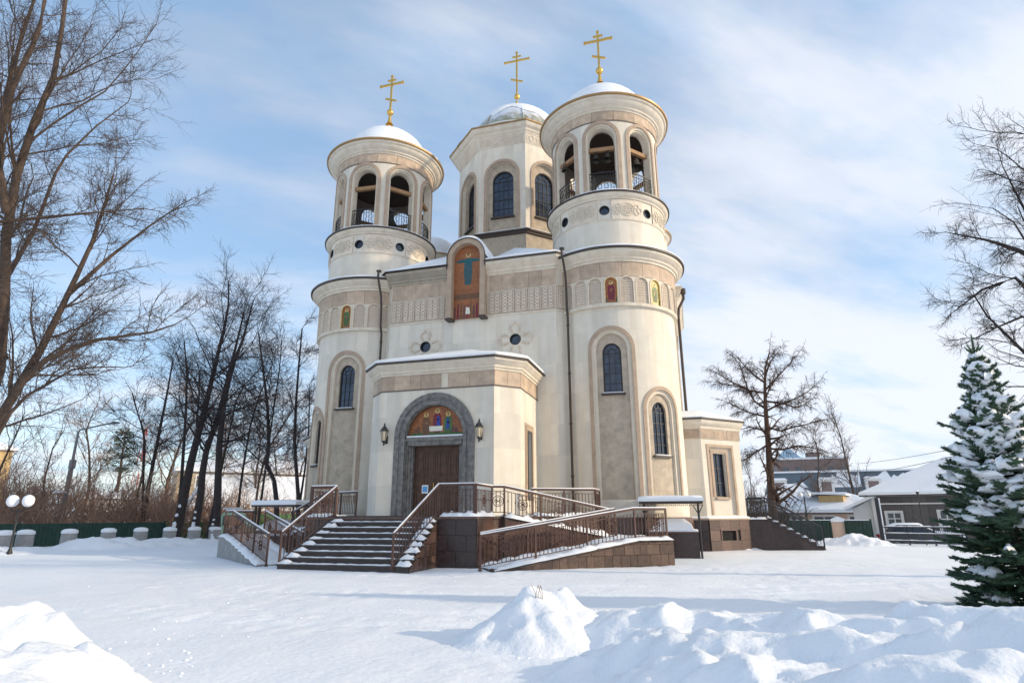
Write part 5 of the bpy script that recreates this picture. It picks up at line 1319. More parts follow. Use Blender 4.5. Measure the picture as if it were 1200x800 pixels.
for x0, x1, za, zb in ((0.2, 3.5, 3.55, 4.6), (4.0, 9.0, 3.55, 5.0), (9.2, 12.8, 3.55, 6.6), (15.0, 18.4, 3.55, 6.4), (18.4, 21.5, 3.55, 4.7), (21.3, 25.5, 3.55, 6.3), (25.2, 27.8, 3.55, 6.6)):
    n = 8; pts = [(x0, za)]+[(x1, za)]+[(x1-(x1-x0)*i/n, zb+rr.uniform(-0.7, 0.5)) for i in range(n+1)]
    mb = MB(); k = len(pts); mb.poly([f(*p_, 0.09) for p_ in pts])
    for i in range(k): a_, b2 = pts[i], pts[(i+1) % k]; mb.quad(f(*a_, 0.0), f(*b2, 0.0), f(*b2, 0.09), f(*a_, 0.09))
    mb.build('roof_snow', 'snow', t)
for x in (2.0, 8.2, 14.2, 20.0, 24.0):
    g = MB(); c_ = f0(x, 0, -0.6)
    dd = math.atan2(ex[1], ex[0]); g.box((c_[0], c_[1], 5.6), (2.0, 1.8, 2.2), dd); dm = g.build('dormer', 'white', t)
    ff_ = lambda X_, Z_, d=0, x=x: f0(X_, Z_, d+0.31)
    g = MB(); oo = dict(x=x, h=0.65, s=4.95, t=6.3, k='rect'); fill(g, ff_, oo, 0.02, (), 0); g.build('pane', 'brownbrick', dm)
    g = MB(); g.box((c_[0], c_[1], 6.82), (2.3, 2.1, 0.3), dd, 0.7); g.build('dormer_snow', 'snow', dm)
# brown block behind with a light blue pyramid roof
o = at(922, 640, 125); ex, ey = frame_dirs(o, 5); O = o[:2]; G = lambda x, y: tuple(O+ex*x+ey*y)
t = empty('brown_building', 'brown brick building with a small light blue pyramid roof on the left of its top', 'building', (O[0], O[1], 0))
mb = MB(); mb.prism([G(0, 0), G(12, 0), G(12, 9), G(0, 9)], 0, 11.6); mb.build('wall', 'brownbrick', t)
mb = MB(); mb.prism([G(-0.2, -0.2), G(12.3, -0.2), G(12.3, 9.2), G(-0.2, 9.2)], 11.6, 11.95); mb.build('roof_snow', 'snow', t)
mb = MB(); mb.prism([G(5.4, 0.5), G(7.6, 0.5), G(7.6, 2.5), G(5.4, 2.5)], 11.9, 12.9); mb.build('chimney', 'brownbrick', t)
mb = MB(); a_ = [G(0, 0), G(4.6, 0), G(4.6, 4.6), G(0, 4.6)]; mb.prism(a_, 11.7, 14.2, top=[G(2.3, 2.3), G(2.31, 2.3), G(2.31, 2.31), G(2.3, 2.31)]); mb.build('pyramid_roof', 'skyblue', t)
for x in (1.5, 3.6, 7.0, 9.0, 11):
    g = MB(); ff_ = flat(G(0, 0), G(12, 0)); oo = dict(x=x, h=0.5, s=8.6, t=10.2, k='rect'); fill(g, ff_, oo, 0.04, (), 0); w_ = g.build('window', 'greywin', t)
# teal roofed low house between
o = at(898, 640, 82)
add_house('teal_house', 'small house with pale green roof peeping between larch and peach house', 'house', o, 0, 7, 6, 3.3, 2.0, 'brownbrick', 0.4, 'hip', (), snow_th=0.12)
# houses in the left distance
o = at(196, 640, 95)
add_house('ochre_building', 'long ochre building with a snowy roof seen through the dark trunks on the left', 'building', o, 4, 26, 10, 7.7, 1.6, 'ochre_pale', 0.4, 'hip', [(3+4*i, 5.6, 1.4, 1.6) for i in range(6)], snow_th=0.5)
o = at(222, 640, 74)
add_house('snow_roofed_hall', 'low hall with a broad white snow roof behind the dark tree trunks', 'building', o, 4, 20, 11, 2.3, 3.5, 'white', 0.5, 'hip', [(2+3*i, 0.6, 1.4, 1.2) for i in range(6)], snow_th=0.5, ridge_in=1.0)
o = at(90, 640, 80)
add_house('white_shed', 'small white shed glimpsed through the russet thicket', 'shed', o, 0, 4.0, 4, 3.6, 0.7, 'white', 0.3, 'hip', ((2.0, 1.2, 1.2, 1.0),), snow_th=0.2)
o = at(-125, 640, 120)
add_house('yellow_house', 'yellow walled house with snowy roof at the far left behind the thicket', 'house', o, 5, 10.5, 9, 11.6, 2.2, 'ochre', 0.5, 'hip', [(2+3*i, 9, 1.4, 1.8) for i in range(3)], snow_th=0.4)

def car_body(mb, pts_side, half):
    pass
def vehicle(name, label, cat, org, yaw, L, Wd, prof, body_m, glass, wheel_r, snow_top=True, lights=()):
    ex, ey = frame_dirs(org, yaw); O = np.array(org[:2])
    P = lambda x, y, z: (O[0]+ex[0]*x+ey[0]*y, O[1]+ex[1]*x+ey[1]*y, z+org[2])
    t = empty(name, label, cat, (O[0], O[1], org[2]))
    mb = MB(); k = len(prof); zmax = max(p[1] for p in prof)
    rows = []
    for y, s_ in ((-Wd/2, 0.90), (-Wd/2+0.02, 1.0), (Wd/2-0.02, 1.0), (Wd/2, 0.90)):
        row = []
        for x, z in prof:
            tum = max(0, (z-0.9))*0.22; yy = y*(1-tum/(Wd/2)); row.append(mb.vert(P(L/2+(x-L/2)*(0.985 if s_ < 1 else 1), yy, z)))
        rows.append(row)
    for a_, b2 in zip(rows[:-1], rows[1:]):
        for i in range(k): j = (i+1) % k; mb.f.append([a_[i], a_[j], b2[j], b2[i]]); mb.mi.append(0)
    mb.f.append(rows[0]); mb.mi.append(0); mb.f.append(rows[-1][::-1]); mb.mi.append(0)
    mb.build('body', body_m, t)
    for gl in glass:
        mb = MB(); 
        for sgn in (-1,):
            mb.poly([P(x, sgn*(Wd/2)*(1-max(0, z-0.9)*0.22/(Wd/2))-0.012, z) for x, z in gl])
        mb.build('side_window', 'glass', t)
    for x in (0.85, L-0.85):
        for sgn in (-1, 1):
            mb = MB(); y = sgn*(Wd/2-0.1); mb.tube([P(x, y-0.1, wheel_r), P(x, y+0.1, wheel_r)], wheel_r, 20); w_ = mb.build('wheel', 'tyre', t, 40)
            mb = MB(); mb.tube([P(x, y-0.115, wheel_r), P(x, y+0.115, wheel_r)], wheel_r*0.6, 14); mb.build('rim', 'galv', w_, 40)
    return t, P
o = at(1032, 640, 46.5)
t, P = vehicle('parked_car', 'dark grey car with snow on its bonnet and roof parked behind the low fence', 'car', (o[0], o[1], -0.42), 6, 4.6, 1.8,
        [(0.0, 0.3), (0.02, 0.75), (0.15, 1.0), (0.5, 1.35), (1.0, 1.50), (2.2, 1.50), (3.05, 1.05), (4.1, 0.92), (4.55, 0.7), (4.6, 0.3)], 'car', [[(0.55, 1.0), (0.75, 1.32), (1.15, 1.42), (1.3, 1.42), (1.3, 1.0)], [(1.38, 1.0), (1.38, 1.42), (2.1, 1.41), (2.75, 1.03)]], 0.33)
mb = MB(); pr = [(0.55, 1.36), (1.0, 1.52), (2.2, 1.52), (2.6, 1.30), (3.05, 1.07), (4.1, 0.94), (4.45, 0.80)]
rows = []
for y in (-0.72, -0.5, 0, 0.5, 0.72): rows.append([mb.vert(P(x, y*(0.9), z+(0.10 if abs(y) < 0.7 else 0.0)+0.02*math.sin(x*5+y*7))) for x, z in pr])
for a_, b2 in zip(rows[:-1], rows[1:]):
    for i in range(len(pr)-1): mb.f.append([a_[i], a_[i+1], b2[i+1], b2[i]]); mb.mi.append(0)
mb.build('snow_cover', 'snow', t, 60)
for sgn in (-1, 1):
    mb = MB(); q = P(0.0, sgn*0.7, 0.85); mb.lathe([(0.001, -0.09), (0.07, -0.08), (0.07, 0.08), (0.001, 0.09)], q, 8); mb.build('tail_light', 'red', t)
    mb = MB(); q = P(4.56, sgn*0.65, 0.68); mb.lathe([(0.001, -0.07), (0.09, -0.05), (0.09, 0.05), (0.001, 0.07)], q, 8); mb.build('headlight', 'globe', t)
o = at(256, 634, 53)
t, P = vehicle('parked_van', 'pale green van with square windscreen parked behind the last bollards', 'van', (o[0], o[1], -0.2), -3, 4.2, 1.9, [(0, 0.3), (0.0, 2.05), (0.15, 2.25), (1.4, 2.25), (1.7, 2.1), (2.0, 1.35), (4.0, 1.25), (4.2, 0.9), (4.2, 0.3)], 'palegreen', [], 0.36)
for x0, x1 in ((0.16, 0.72), (0.80, 1.45)):
    mb = MB(); mb.poly([P(x, -0.95*(1-max(0, z-0.9)*0.22/0.95)-0.015, z) for x, z in ((x0, 1.3), (x1, 1.3), (x1, 1.98), (x0, 1.98))]); mb.build('window', 'greywin', t)
mb = MB(); mb.prism([P(0.05, -0.6, 0)[:2], P(1.4, -0.6, 0)[:2], P(1.4, 0.6, 0)[:2], P(0.05, 0.6, 0)[:2]], 2.25, 2.4); mb.build('snow_cover', 'snow', t)

# low pipe fence with the tall leaning post in front of the grey house
ME_BALI = ME_BAL.copy(); ME_BALI.materials[0] = M['iron']; ME_POSTI = ME_POST.copy(); ME_POSTI.materials[0] = M['iron']
t = empty('pipe_fence', 'low black pipe fence with snow along its rails in front of the parked car', 'fence', (20.4, 9.2, 0))
a_ = at(1038, 641, 44.2); b2 = at(1165, 643, 43)
L_ = math.dist(a_[:2], b2[:2]); f = flat(a_[:2], b2[:2])
for i in range(5): c_ = f(L_*i/4, 0, 0); link('post', ME_POSTI, t, (c_[0], c_[1], 0), 0, (1, 1, 1.0))
for z in (0.22, 0.62, 1.0):
    mb = MB(); mb.tube([f(0, z, 0), f(L_, z, 0)], 0.035, 6); mb.build('rail', 'iron', t)
    lumpy_strip('rail_snow', [f(0, z+0.03, 0), f(L_, z+0.03, 0)], 0.08, 0.05, t, int(z*10), seg=0.2)
for i in range(60):
    c_ = f(L_*(i+0.5)/60, 0.62, 0); o2 = link('baluster', ME_BALI, t, c_, 0, (0.8, 0.8, 0.36))
t = empty('gate_frame', 'tall dark post with a snow lined crossbar standing in front of the grey house', 'post', (a_[0], a_[1], 0))
mb = MB(); mb.box((a_[0]-0.1, a_[1], 1.35), (0.16, 0.16, 2.7)); mb.build('post', 'iron', t)
mb = MB(); mb.box((a_[0]+0.05, a_[1], 1.35), (0.07, 0.1, 2.68)); mb.build('post_snow', 'snow', t)
q = at(1087, 642, 44.0)
t = empty('lamp_post', 'thin black lamp post in front of the grey house between its windows', 'lamp', (q[0], q[1], 0))
mb = MB(); mb.tube([(q[0], q[1], 0), (q[0], q[1], 2.9)], 0.03, 8); mb.build('pole', 'iron', t)
mb = MB(); mb.lathe([(0.03, 2.85), (0.07, 2.9), (0.08, 3.0), (0.02, 3.1)], (q[0], q[1], 0), 10); mb.build('lamp_head', 'iron', t); mb = MB(); mb.lathe([(0.08, 3.02), (0.06, 3.1), (0.001, 3.13)], (q[0], q[1], 0), 10); mb.build('snow_cap', 'snow', t)
q = at(950, 640, 52)
t = empty('street_lamp', 'small two headed lamp in front of the peach house', 'lamp', (q[0], q[1], 0))
mb = MB(); mb.tube([(q[0], q[1], 0), (q[0], q[1], 3.0)], 0.05, 6); mb.build('pole', 'iron', t)
for s in (-1, 1):
    mb = MB(); mb.lathe([(0.22*math.sin(PI*i/8)+1e-4, 3.15-0.22*math.cos(PI*i/8)) for i in range(9)], (q[0]+s*0.3*RT0[0], q[1]+s*0.3*RT0[1], 0), 12); mb.build('globe', 'globe', t, 60)
# overhead wires
def wire(label, a_, b2, sag=0.8):
    A_, B_ = Vector(a_), Vector(b2); mb = MB(); mb.tube([A_.lerp(B_, i/16)-Vector((0, 0, sag*4*(i/16)*(1-i/16))) for i in range(17)], 0.025, 4); return tag(mb.build('overhead_wire', 'iron'), label, 'wire', 'overhead wires at the right')
wire('thick overhead wire rising to the right above the far roofs', at(1000, 556, 80), at(1230, 505, 40), 0.3)
wire('thin faint overhead wire above the thick one', at(1005, 543, 90), at(1230, 500, 45), 0.3)
wire('lower faint overhead wire behind the grey house', at(1060, 566, 90), at(1230, 520, 55), 0.3)

# ================================================================== TREES
def tubes_mesh(name, groups, mats):
    """groups: list of (points (B,n,3), radii (B,n), sides, material index)"""
    V = []; Fq = []; MI = []; base = 0
    for P, Rr, k, mi in groups:
        B, n, _ = P.shape
        if B == 0: continue
        T = np.empty_like(P); T[:, 1:-1] = P[:, 2:]-P[:, :-2]; T[:, 0] = P[:, 1]-P[:, 0]; T[:, -1] = P[:, -1]-P[:, -2]
        T /= np.linalg.norm(T, axis=2, keepdims=True)+1e-9
        ref = np.where(np.abs(T[:, :1, 2:3]) > 0.9, np.array([1.0, 0, 0]), np.array([0, 0, 1.0])); ref = np.broadcast_to(ref, P.shape)
        U = np.cross(T, ref); U /= np.linalg.norm(U, axis=2, keepdims=True)+1e-9; Wv = np.cross(T, U)
        a = 2*np.pi*np.arange(k)/k
        ring = P[:, :, None]+Rr[:, :, None, None]*(U[:, :, None]*np.cos(a)[:, None]+Wv[:, :, None]*np.sin(a)[:, None])
        V.append(ring.reshape(-1, 3))
        i0 = (np.arange(B)[:, None, None]*n+np.arange(n-1)[None, :, None])*k+np.arange(k)[None, None]
        i1 = (np.arange(B)[:, None, None]*n+np.arange(n-1)[None, :, None])*k+((np.arange(k)+1) % k)[None, None]
        q = np.stack([i0, i1, i1+k, i0+k], -1).reshape(-1, 4)+base
        Fq.append(q); MI.append(np.full(len(q), mi)); base += B*n*k
    V = np.concatenate(V); Fq = np.concatenate(Fq); MI = np.concatenate(MI)
    me = bpy.data.meshes.new(name); me.vertices.add(len(V)); me.vertices.foreach_set('co', V.astype(np.float32).ravel())
    me.loops.add(Fq.size); me.loops.foreach_set('vertex_index', Fq.astype(np.int32).ravel()); me.polygons.add(len(Fq))
    me.polygons.foreach_set('loop_start', np.arange(0, Fq.size, 4, dtype=np.int32)); me.polygons.foreach_set('loop_total', np.full(len(Fq), 4, dtype=np.int32))
    for m in mats: me.materials.append(M[m])
    me.polygons.foreach_set('material_index', MI.astype(np.int32)); me.polygons.foreach_set('use_smooth', np.ones(len(Fq), bool))
    me.update(calc_edges=True); return me
def interp(P, t):
    """P (B,n,3), t (B,m) in 0..1 -> (B,m,3), tangents"""
    B, n, _ = P.shape; s = t*(n-1); i = np.clip(s.astype(int), 0, n-2); fr = (s-i)[..., None]
    bi = np.arange(B)[:, None]; a, b = P[bi, i], P[bi, i+1]; d = b-a
    return a+d*fr, d/(np.linalg.norm(d, axis=-1, keepdims=True)+1e-9)
def resample(pts, n):
    P = np.array(pts, float); s = np.r_[0, np.cumsum(np.linalg.norm(np.diff(P, axis=0), axis=1))]; t = np.linspace(0, s[-1], n)
    return np.stack([np.interp(t, s, P[:, i]) for i in range(3)], 1)
def grow(r, P, Rr, m, t0, lf, ang, n, up=0.2, wig=0.15, rf=0.55, rmin=0.006, tp=0.25, lmin=0.15, tip=True, shade=0.55, flatten=0.0):
    """one level of children along parents"""
    B = P.shape[0]
    if isinstance(t0, (list, tuple)): t0 = np.array(t0)[:, None]
    t = t0+(1-t0)*(np.arange(m)[None]+r.random((B, m)))/m
    if tip: t[:, -1] = 1.0
    pos, tan = interp(P, t); Lp = np.linalg.norm(P[:, 1:]-P[:, :-1], axis=2).sum(1)
    s = t*(P.shape[1]-1); i = np.clip(s.astype(int), 0, P.shape[1]-2); bi = np.arange(B)[:, None]; rad = Rr[bi, i]+(Rr[bi, i+1]-Rr[bi, i])*(s-i)
    rnd = r.normal(size=pos.shape); rnd[..., 2] *= (1-flatten); perp = rnd-(rnd*tan).sum(-1, keepdims=True)*tan; perp /= np.linalg.norm(perp, axis=-1, keepdims=True)+1e-9
    a = np.radians(ang)*(0.6+0.8*r.random((B, m, 1)))
    if tip: a[:, -1] *= 0.35
    d = tan*np.cos(a)+perp*np.sin(a); L = np.maximum(lmin, Lp[:, None]*lf*(1-shade*t)*(0.55+0.8*r.random((B, m))))
    keep = r.random((B, m)) < np.clip(Lp/(1.15*np.median(Lp)), 0.3, 1.0)[:, None]
    if tip: keep[:, -1] = True
    pos = pos[keep]; d = d[keep]; L = L[keep]; rad = rad[keep]
    Q = np.empty((len(pos), n, 3)); Q[:, 0] = pos
    for k in range(1, n):
        d = d+r.normal(size=d.shape)*wig+np.array([0, 0, up/n]); d /= np.linalg.norm(d, axis=1, keepdims=True)
        Q[:, k] = Q[:, k-1]+d*(L/(n-1))[:, None]
    r0 = np.clip(rad*rf, rmin, None); R2 = r0[:, None]*np.linspace(1, tp, n)[None]; R2 = np.maximum(R2, rmin*0.6)
    return Q, R2
def limbs(r, base, H, lean, k=1, wig=0.05, n=12, r0=0.3, bend=0.0):
    pass
def make_tree(name, label, trunks, levels, seed, mats=('bark', 'twig'), cat='tree', group=None, parent_loc=None, split=2, me_only=False):
    """trunks: list of (points, r0, r1). levels: kwargs for grow"""
    r = np.random.default_rng(seed); n = 12
    P = np.stack([resample(p, n) for p, _, _ in trunks]); Rr = np.stack([np.linspace(a, b, n) for _, a, b in trunks])
    gt = [(P, Rr, 10, 0)]; gc = []
    cur = (P, Rr)
    for i, lv in enumerate(levels):
        cur = grow(r, *cur, **lv)
        sides = 6 if i == 0 else (4 if i == 1 else 3)
        (gt if i < split-1 else gc).append((*cur, sides, 0 if i < split-1 else (0 if i < 2 else 1)))
    mt = tubes_mesh('trunk', gt, mats); mc = tubes_mesh('crown', gc, mats)
    if me_only: return mt, mc
    base = parent_loc if parent_loc is not None else tuple(trunks[0][0][0])
    t = empty(name, label, cat, base, group); link('trunk', mt, t, (0, 0, 0)); link('crown', mc, t, (0, 0, 0))
    return t

def a3(u, v, D): return tuple(at(u, v, D))
# the big bare tree at the left edge (trunk just outside the frame)
D0 = 17.0
BASE = a3(-75, 700, D0); BASE = (BASE[0], BASE[1], 0)
TR_ = [
 ([BASE, a3(-70, 640, D0), a3(-40, 570, D0), a3(-2, 492, D0), a3(45, 415, D0-0.3), a3(80, 345, D0-0.5), a3(112, 275, D0-0.6), a3(133, 205, D0-0.6)], 0.145, 0.02),
 ([BASE, a3(-62, 600, D0+0.4), a3(-25, 500, D0+0.6), a3(3, 420, D0+0.8), a3(5, 330, D0+1), a3(8, 250, D0+1.0), a3(30, 165, D0+1.2), a3(62, 95, D0+1.5), a3(75, 20, D0+1.8), a3(85, -70, D0+2)], 0.165, 0.03),
 ([a3(-40, 570, D0), a3(-10, 510, D0-0.8), a3(25, 447, D0-1), a3(62, 415, D0-1.2), a3(118, 397, D0-1.5), a3(175, 390, D0-1.8), a3(205, 380, D0-2)], 0.10, 0.015),
 ([a3(8, 250, D0+1), a3(-5, 180, D0+0.6), a3(15, 100, D0+0.3), a3(45, 40, D0), a3(60, -40, D0)], 0.10, 0.03),
 ([a3(-25, 500, D0+0.6), a3(-40, 380, D0), a3(-20, 262, D0-0.5), a3(40, 256, D0-0.8), a3(100, 250, D0-1.2), a3(160, 245, D0-1.4)], 0.10, 0.012),
 ([a3(80, 345, D0-0.5), a3(130, 300, D0-0.2), a3(175, 265, D0), a3(215, 238, D0)], 0.055, 0.012),
 ([a3(3, 420, D0+0.8), a3(-30, 300, D0+2.5), a3(-10, 180, D0+3), a3(20, 60, D0+3.5), a3(60, -60, D0+4)], 0.11, 0.03),
 ([a3(5, 330, D0+1), a3(40, 270, D0+1.8), a3(70, 190, D0+2), a3(110, 150, D0+2), a3(150, 120, D0+2)], 0.06, 0.012),
 ([a3(-40, 570, D0), a3(-20, 540, D0-1.5), a3(20, 470, D0-2.2), a3(90, 430, D0-2.6), a3(140, 430, D0-3)], 0.06, 0.01),
]
LV = [dict(m=16, t0=[0.42, 0.42, 0.25, 0.1, 0.3, 0.1, 0.15, 0.1, 0.35], lf=0.34, ang=42, n=7, up=0.25, wig=0.14, rf=0.36, rmin=0.012),
      dict(m=12, t0=0.10, lf=0.50, ang=44, n=6, up=0.1, wig=0.16, rf=0.45, rmin=0.0075),
      dict(m=9, t0=0.10, lf=0.5, ang=42, n=5, up=0.0, wig=0.16, rf=0.5, rmin=0.0045, lmin=0.22),
      dict(m=3, t0=0.15, lf=0.6, ang=38, n=3, up=0.0, wig=0.16, rf=0.6, rmin=0.0036, lmin=0.14)]
make_tree('bare_tree', 'big bare brown tree with spreading limbs at the left edge of the picture', TR_, LV, 11, ('bark', 'twig'))
# bare tree entering from the right edge
D1 = 24.0; B1 = a3(1290, 650, D1); B1 = (B1[0], B1[1], 0)
TR2 = [([B1, a3(1285, 560, D1), a3(1272, 450, D1), a3(1262, 350, D1), a3(1255, 240, D1), a3(1245, 130, D1)], 0.30, 0.05),
       ([a3(1272, 450, D1), a3(1235, 385, D1), a3(1210, 345, D1), a3(1190, 325, D1), a3(1150, 340, D1-0.5), a3(1118, 365, D1-0.8)], 0.12, 0.015),
       ([a3(1262, 350, D1), a3(1225, 312, D1), a3(1200, 296, D1), a3(1160, 282, D1+0.5), a3(1108, 272, D1+0.8)], 0.12, 0.012),
       ([a3(1262, 350, D1), a3(1220, 280, D1+1), a3(1195, 235, D1+1), a3(1175, 195, D1+1)], 0.10, 0.015),
       ([a3(1235, 385, D1), a3(1200, 370, D1+1), a3(1165, 385, D1+1.5), a3(1135, 400, D1+1.8)], 0.06, 0.012),
       ([a3(1272, 450, D1), a3(1250, 405, D1-1), a3(1232, 375, D1-1), a3(1215, 350, D1-1)], 0.06, 0.012),
       ([a3(1255, 240, D1), a3(1300, 150, D1), a3(1330, 90, D1)], 0.1, 0.02), ([a3(1272, 450, D1), a3(1330, 350, D1), a3(1380, 260, D1)], 0.12, 0.02)]
LV2 = [dict(m=14, t0=[0.3, 0.14, 0.14, 0.14, 0.14, 0.14, 0.1, 0.1], lf=0.36, ang=45, n=7, up=0.1, wig=0.18, rf=0.36, rmin=0.014),
      dict(m=11, t0=0.10, lf=0.50, ang=46, n=6, up=0.0, wig=0.2, rf=0.5, rmin=0.009),
      dict(m=9, t0=0.1, lf=0.5, ang=42, n=5, up=-0.1, wig=0.18, rf=0.55, rmin=0.0055, lmin=0.2),
      dict(m=2, t0=0.15, lf=0.6, ang=38, n=3, up=0.0, wig=0.16, rf=0.6, rmin=0.0045, lmin=0.15)]
make_tree('bare_tree', 'bare tree whose fine branches reach in from the right edge above the spruce', TR2, LV2, 12, ('bark_d', 'twig'))
# dark trees beyond the bollards
LV3 = [dict(m=24, t0=0.34, lf=0.38, ang=58, n=7, up=0.30, wig=0.13, rf=0.36, rmin=0.024),
       dict(m=11, t0=0.10, lf=0.50, ang=46, n=6, up=0.05, wig=0.18, rf=0.48, rmin=0.015),
       dict(m=9, t0=0.1, lf=0.5, ang=40, n=5, up=0.1, wig=0.18, rf=0.55, rmin=0.008, lmin=0.4),
       dict(m=2, t0=0.2, lf=0.6, ang=36, n=3, up=0.1, wig=0.15, rf=0.6, rmin=0.006, lmin=0.3)]
DT = 52
def trunk_px(pts, D, r0, r1=0.05):
    P = [list(a3(u, v, D)) for u, v in pts]; P[0][2] = 0.0; return (P, r0, r1)
make_tree('bare_tree', 'tall dark bare tree leaning right with snow on the foot of its trunk', [trunk_px([(204, 632), (212, 600), (224, 540), (240, 480), (254, 420), (264, 380), (268, 355), (268, 332)], DT, 0.36), trunk_px([(226, 510), (218, 480), (219, 440), (216, 400)], DT+0.5, 0.16)], LV3, 21, ('bark_d', 'twig_d'))
bpy.context.view_layer.update()
def fix_low(P, v): return P
make_tree('bare_tree', 'dark bare tree with a kinked trunk forking near its foot', [trunk_px([(226, 632), (236, 575), (238, 540), (246, 515), (258, 480), (270, 430), (278, 400), (286, 365)], DT-2, 0.30)], LV3, 22, ('bark_d', 'twig_d'))
make_tree('bare_tree', 'straight dark bare tree right of the kinked trunk', [trunk_px([(253, 632), (255, 580), (257, 520), (263, 470), (272, 430), (284, 400), (292, 370), (297, 352)], DT-3, 0.31), trunk_px([(262, 475), (280, 455), (305, 445), (325, 448)], DT-3, 0.10, 0.03)], LV3, 23, ('bark_d', 'twig_d'))
make_tree('bare_tree', 'bare tree with a bent snowy bough behind the left canopy', [trunk_px([(325, 632), (324, 580), (322, 565), (312, 548), (315, 520), (314, 480), (308, 430), (303, 390)], DT-5, 0.2), trunk_px([(314, 500), (322, 470), (328, 430), (330, 400)], DT-5, 0.1, 0.03)], LV3, 24, ('bark_d', 'twig_d'))
make_tree('bare_tree', 'slender forked bare tree beside the left tower', [trunk_px([(348, 632), (350, 585), (348, 560), (345, 520), (347, 470), (350, 430), (354, 385)], DT-8, 0.16), trunk_px([(350, 575), (358, 545), (362, 500), (363, 450)], DT-8, 0.10, 0.03)], [dict(LV3[0], m=10, lf=0.22), LV3[1], LV3[2], LV3[3]], 25, ('bark_d', 'twig_d'))
make_tree('bare_tree', 'thin bare sapling behind the straight dark tree', [trunk_px([(275, 632), (283, 560), (293, 500), (305, 460), (318, 430)], DT+4, 0.12)], LV3, 26, ('bark_d', 'twig_d'))
make_tree('bare_tree', 'thin leaning bare sapling right of the snow roofed hall', [trunk_px([(296, 632), (302, 570), (312, 530), (330, 500), (350, 470)], DT+6, 0.12)], LV3, 27, ('bark_d', 'twig_d'))
make_tree('bare_tree', 'dark bare tree with a fork left of the leaning trunk', [trunk_px([(165, 632), (172, 580), (180, 540), (188, 500), (196, 460), (203, 420)], DT+6, 0.2), trunk_px([(180, 540), (170, 510), (160, 480), (155, 460)], DT+6, 0.1)], LV3, 28, ('bark_d', 'twig_d'))
def foot_snow(treeobj, pts, D, r0, k=5):
    """irregular patches of snow stuck to the windward side of a trunk"""
    P = [Vector(a3(u, v, D)) for u, v in pts]; r = random.Random(int(pts[0][0])); side = Vector((RT0[0], RT0[1], 0)); S = []
    for i in range(40): S.append(P[0].lerp(P[1], i/20) if i < 20 else P[1].lerp(P[2], (i-20)/20))
    mb = MB()
    segs = [(0, 12), (15, 21), (25, 28), (33, 36)][:k]
    for a_, b2 in segs:
        rr_ = [r0*(0.30 if j in (a_, b2) else r.uniform(0.38, 0.5))*(1-0.012*j) for j in range(a_, b2+1)]; rr_[-1] = 0.03
        mb.tube([S[j]-side*r0*r.uniform(0.62, 0.8) for j in range(a_, b2+1)], rr_, 8)
    tag(mb.build('trunk_snow', 'snow', treeobj, 60), None, None, kind='stuff')
_dt = [o for o in COL.objects if o.get('category') == 'tree']
for o in _dt:
    l = o['label']
    if l.startswith('tall dark bare tree'): foot_snow(o, [(204, 634), (210, 612), (218, 585)], DT-0.4, 0.42)
    if l.startswith('dark bare tree with a kinked'): foot_snow(o, [(227, 634), (231, 612), (234, 595)], DT-2.4, 0.34)
    if l.startswith('straight dark'): foot_snow(o, [(253, 634), (254, 618), (255, 605)], DT-3.4, 0.36)
    if l.startswith('bare tree with a bent'): foot_snow(o, [(322, 565), (318, 556), (312, 548)], DT-5.1, 0.14)
# background bare trees: three shapes, each a separate tree
protos = []
LVb = [dict(m=18, t0=0.18, lf=0.42, ang=40, n=6, up=0.4, wig=0.15, rf=0.36, rmin=0.026), dict(m=8, t0=0.1, lf=0.5, ang=42, n=5, up=0.15, wig=0.2, rf=0.5, rmin=0.017), dict(m=6, t0=0.1, lf=0.5, ang=40, n=4, up=0.1, wig=0.2, rf=0.6, rmin=0.011, lmin=0.35), dict(m=2, t0=0.1, lf=0.6, ang=38, n=3, up=0.1, wig=0.2, rf=0.7, rmin=0.009, lmin=0.25)]
for s in range(3):
    r = np.random.default_rng(100+s); pts = [(0, 0, 0)]
    for k in range(1, 7): pts.append((pts[-1][0]+r.normal()*0.25, pts[-1][1]+r.normal()*0.25, k*1.6))
    protos.append(make_tree('x', '', [(pts, 0.14, 0.03)], LVb, 110+s, ('bark', 'thicket' if s != 1 else 'twig_g'), me_only=True))
def plant(kind, u, D, h, label, name='bare_tree', cat='tree', group=None, rz=0.0):
    p = at(u, 632, D); t = empty(name, label, cat, (p[0], p[1], 0), group); k = h/10.5
    for nm_, me in zip(('trunk', 'crown'), protos[kind]):
        o = bpy.data.objects.new(nm_, me); COL.objects.link(o); o.parent = t
    t.rotation_euler = (0, 0, rz); t.scale = (k, k, k); return t
ph_of = lambda u, v, D: at(u, v, D)[2]
plant(1, 1004, 74, 13.0, 'pale bare birch like tree above the mansard roof', rz=1)
plant(1, 968, 80, 11.5, 'bare tree in front of the brown building')
plant(0, 868, 70, 7.5, 'russet bare tree close beside the side porch', rz=2)
plant(1, 885, 66, 7.0, 'small bare tree just left of the larch', rz=0.6)
for i, (u, D, h, k, lb) in enumerate([(-25, 50, 9, 0, 'russet bare tree at the far left behind the first bollard'), (45, 66, 10, 0, 'russet bare tree left of the tall street light'), (100, 72, 13, 2, 'bare tree right of the tall street light'), (150, 62, 11, 0, 'russet bare tree right of the distant mast'), (182, 70, 15, 2, 'bare tree behind the forked dark tree'), (240, 80, 16, 2, 'bare tree far behind the kinked trunk'), (290, 78, 14, 1, 'bare tree behind the snow roofed hall'), (320, 84, 13, 0, 'russet bare tree above the left canopy'), (345, 90, 14, 2, 'bare tree closest to the left tower in the distance')]):
    plant(k, u, D, h, lb, rz=i*1.3)
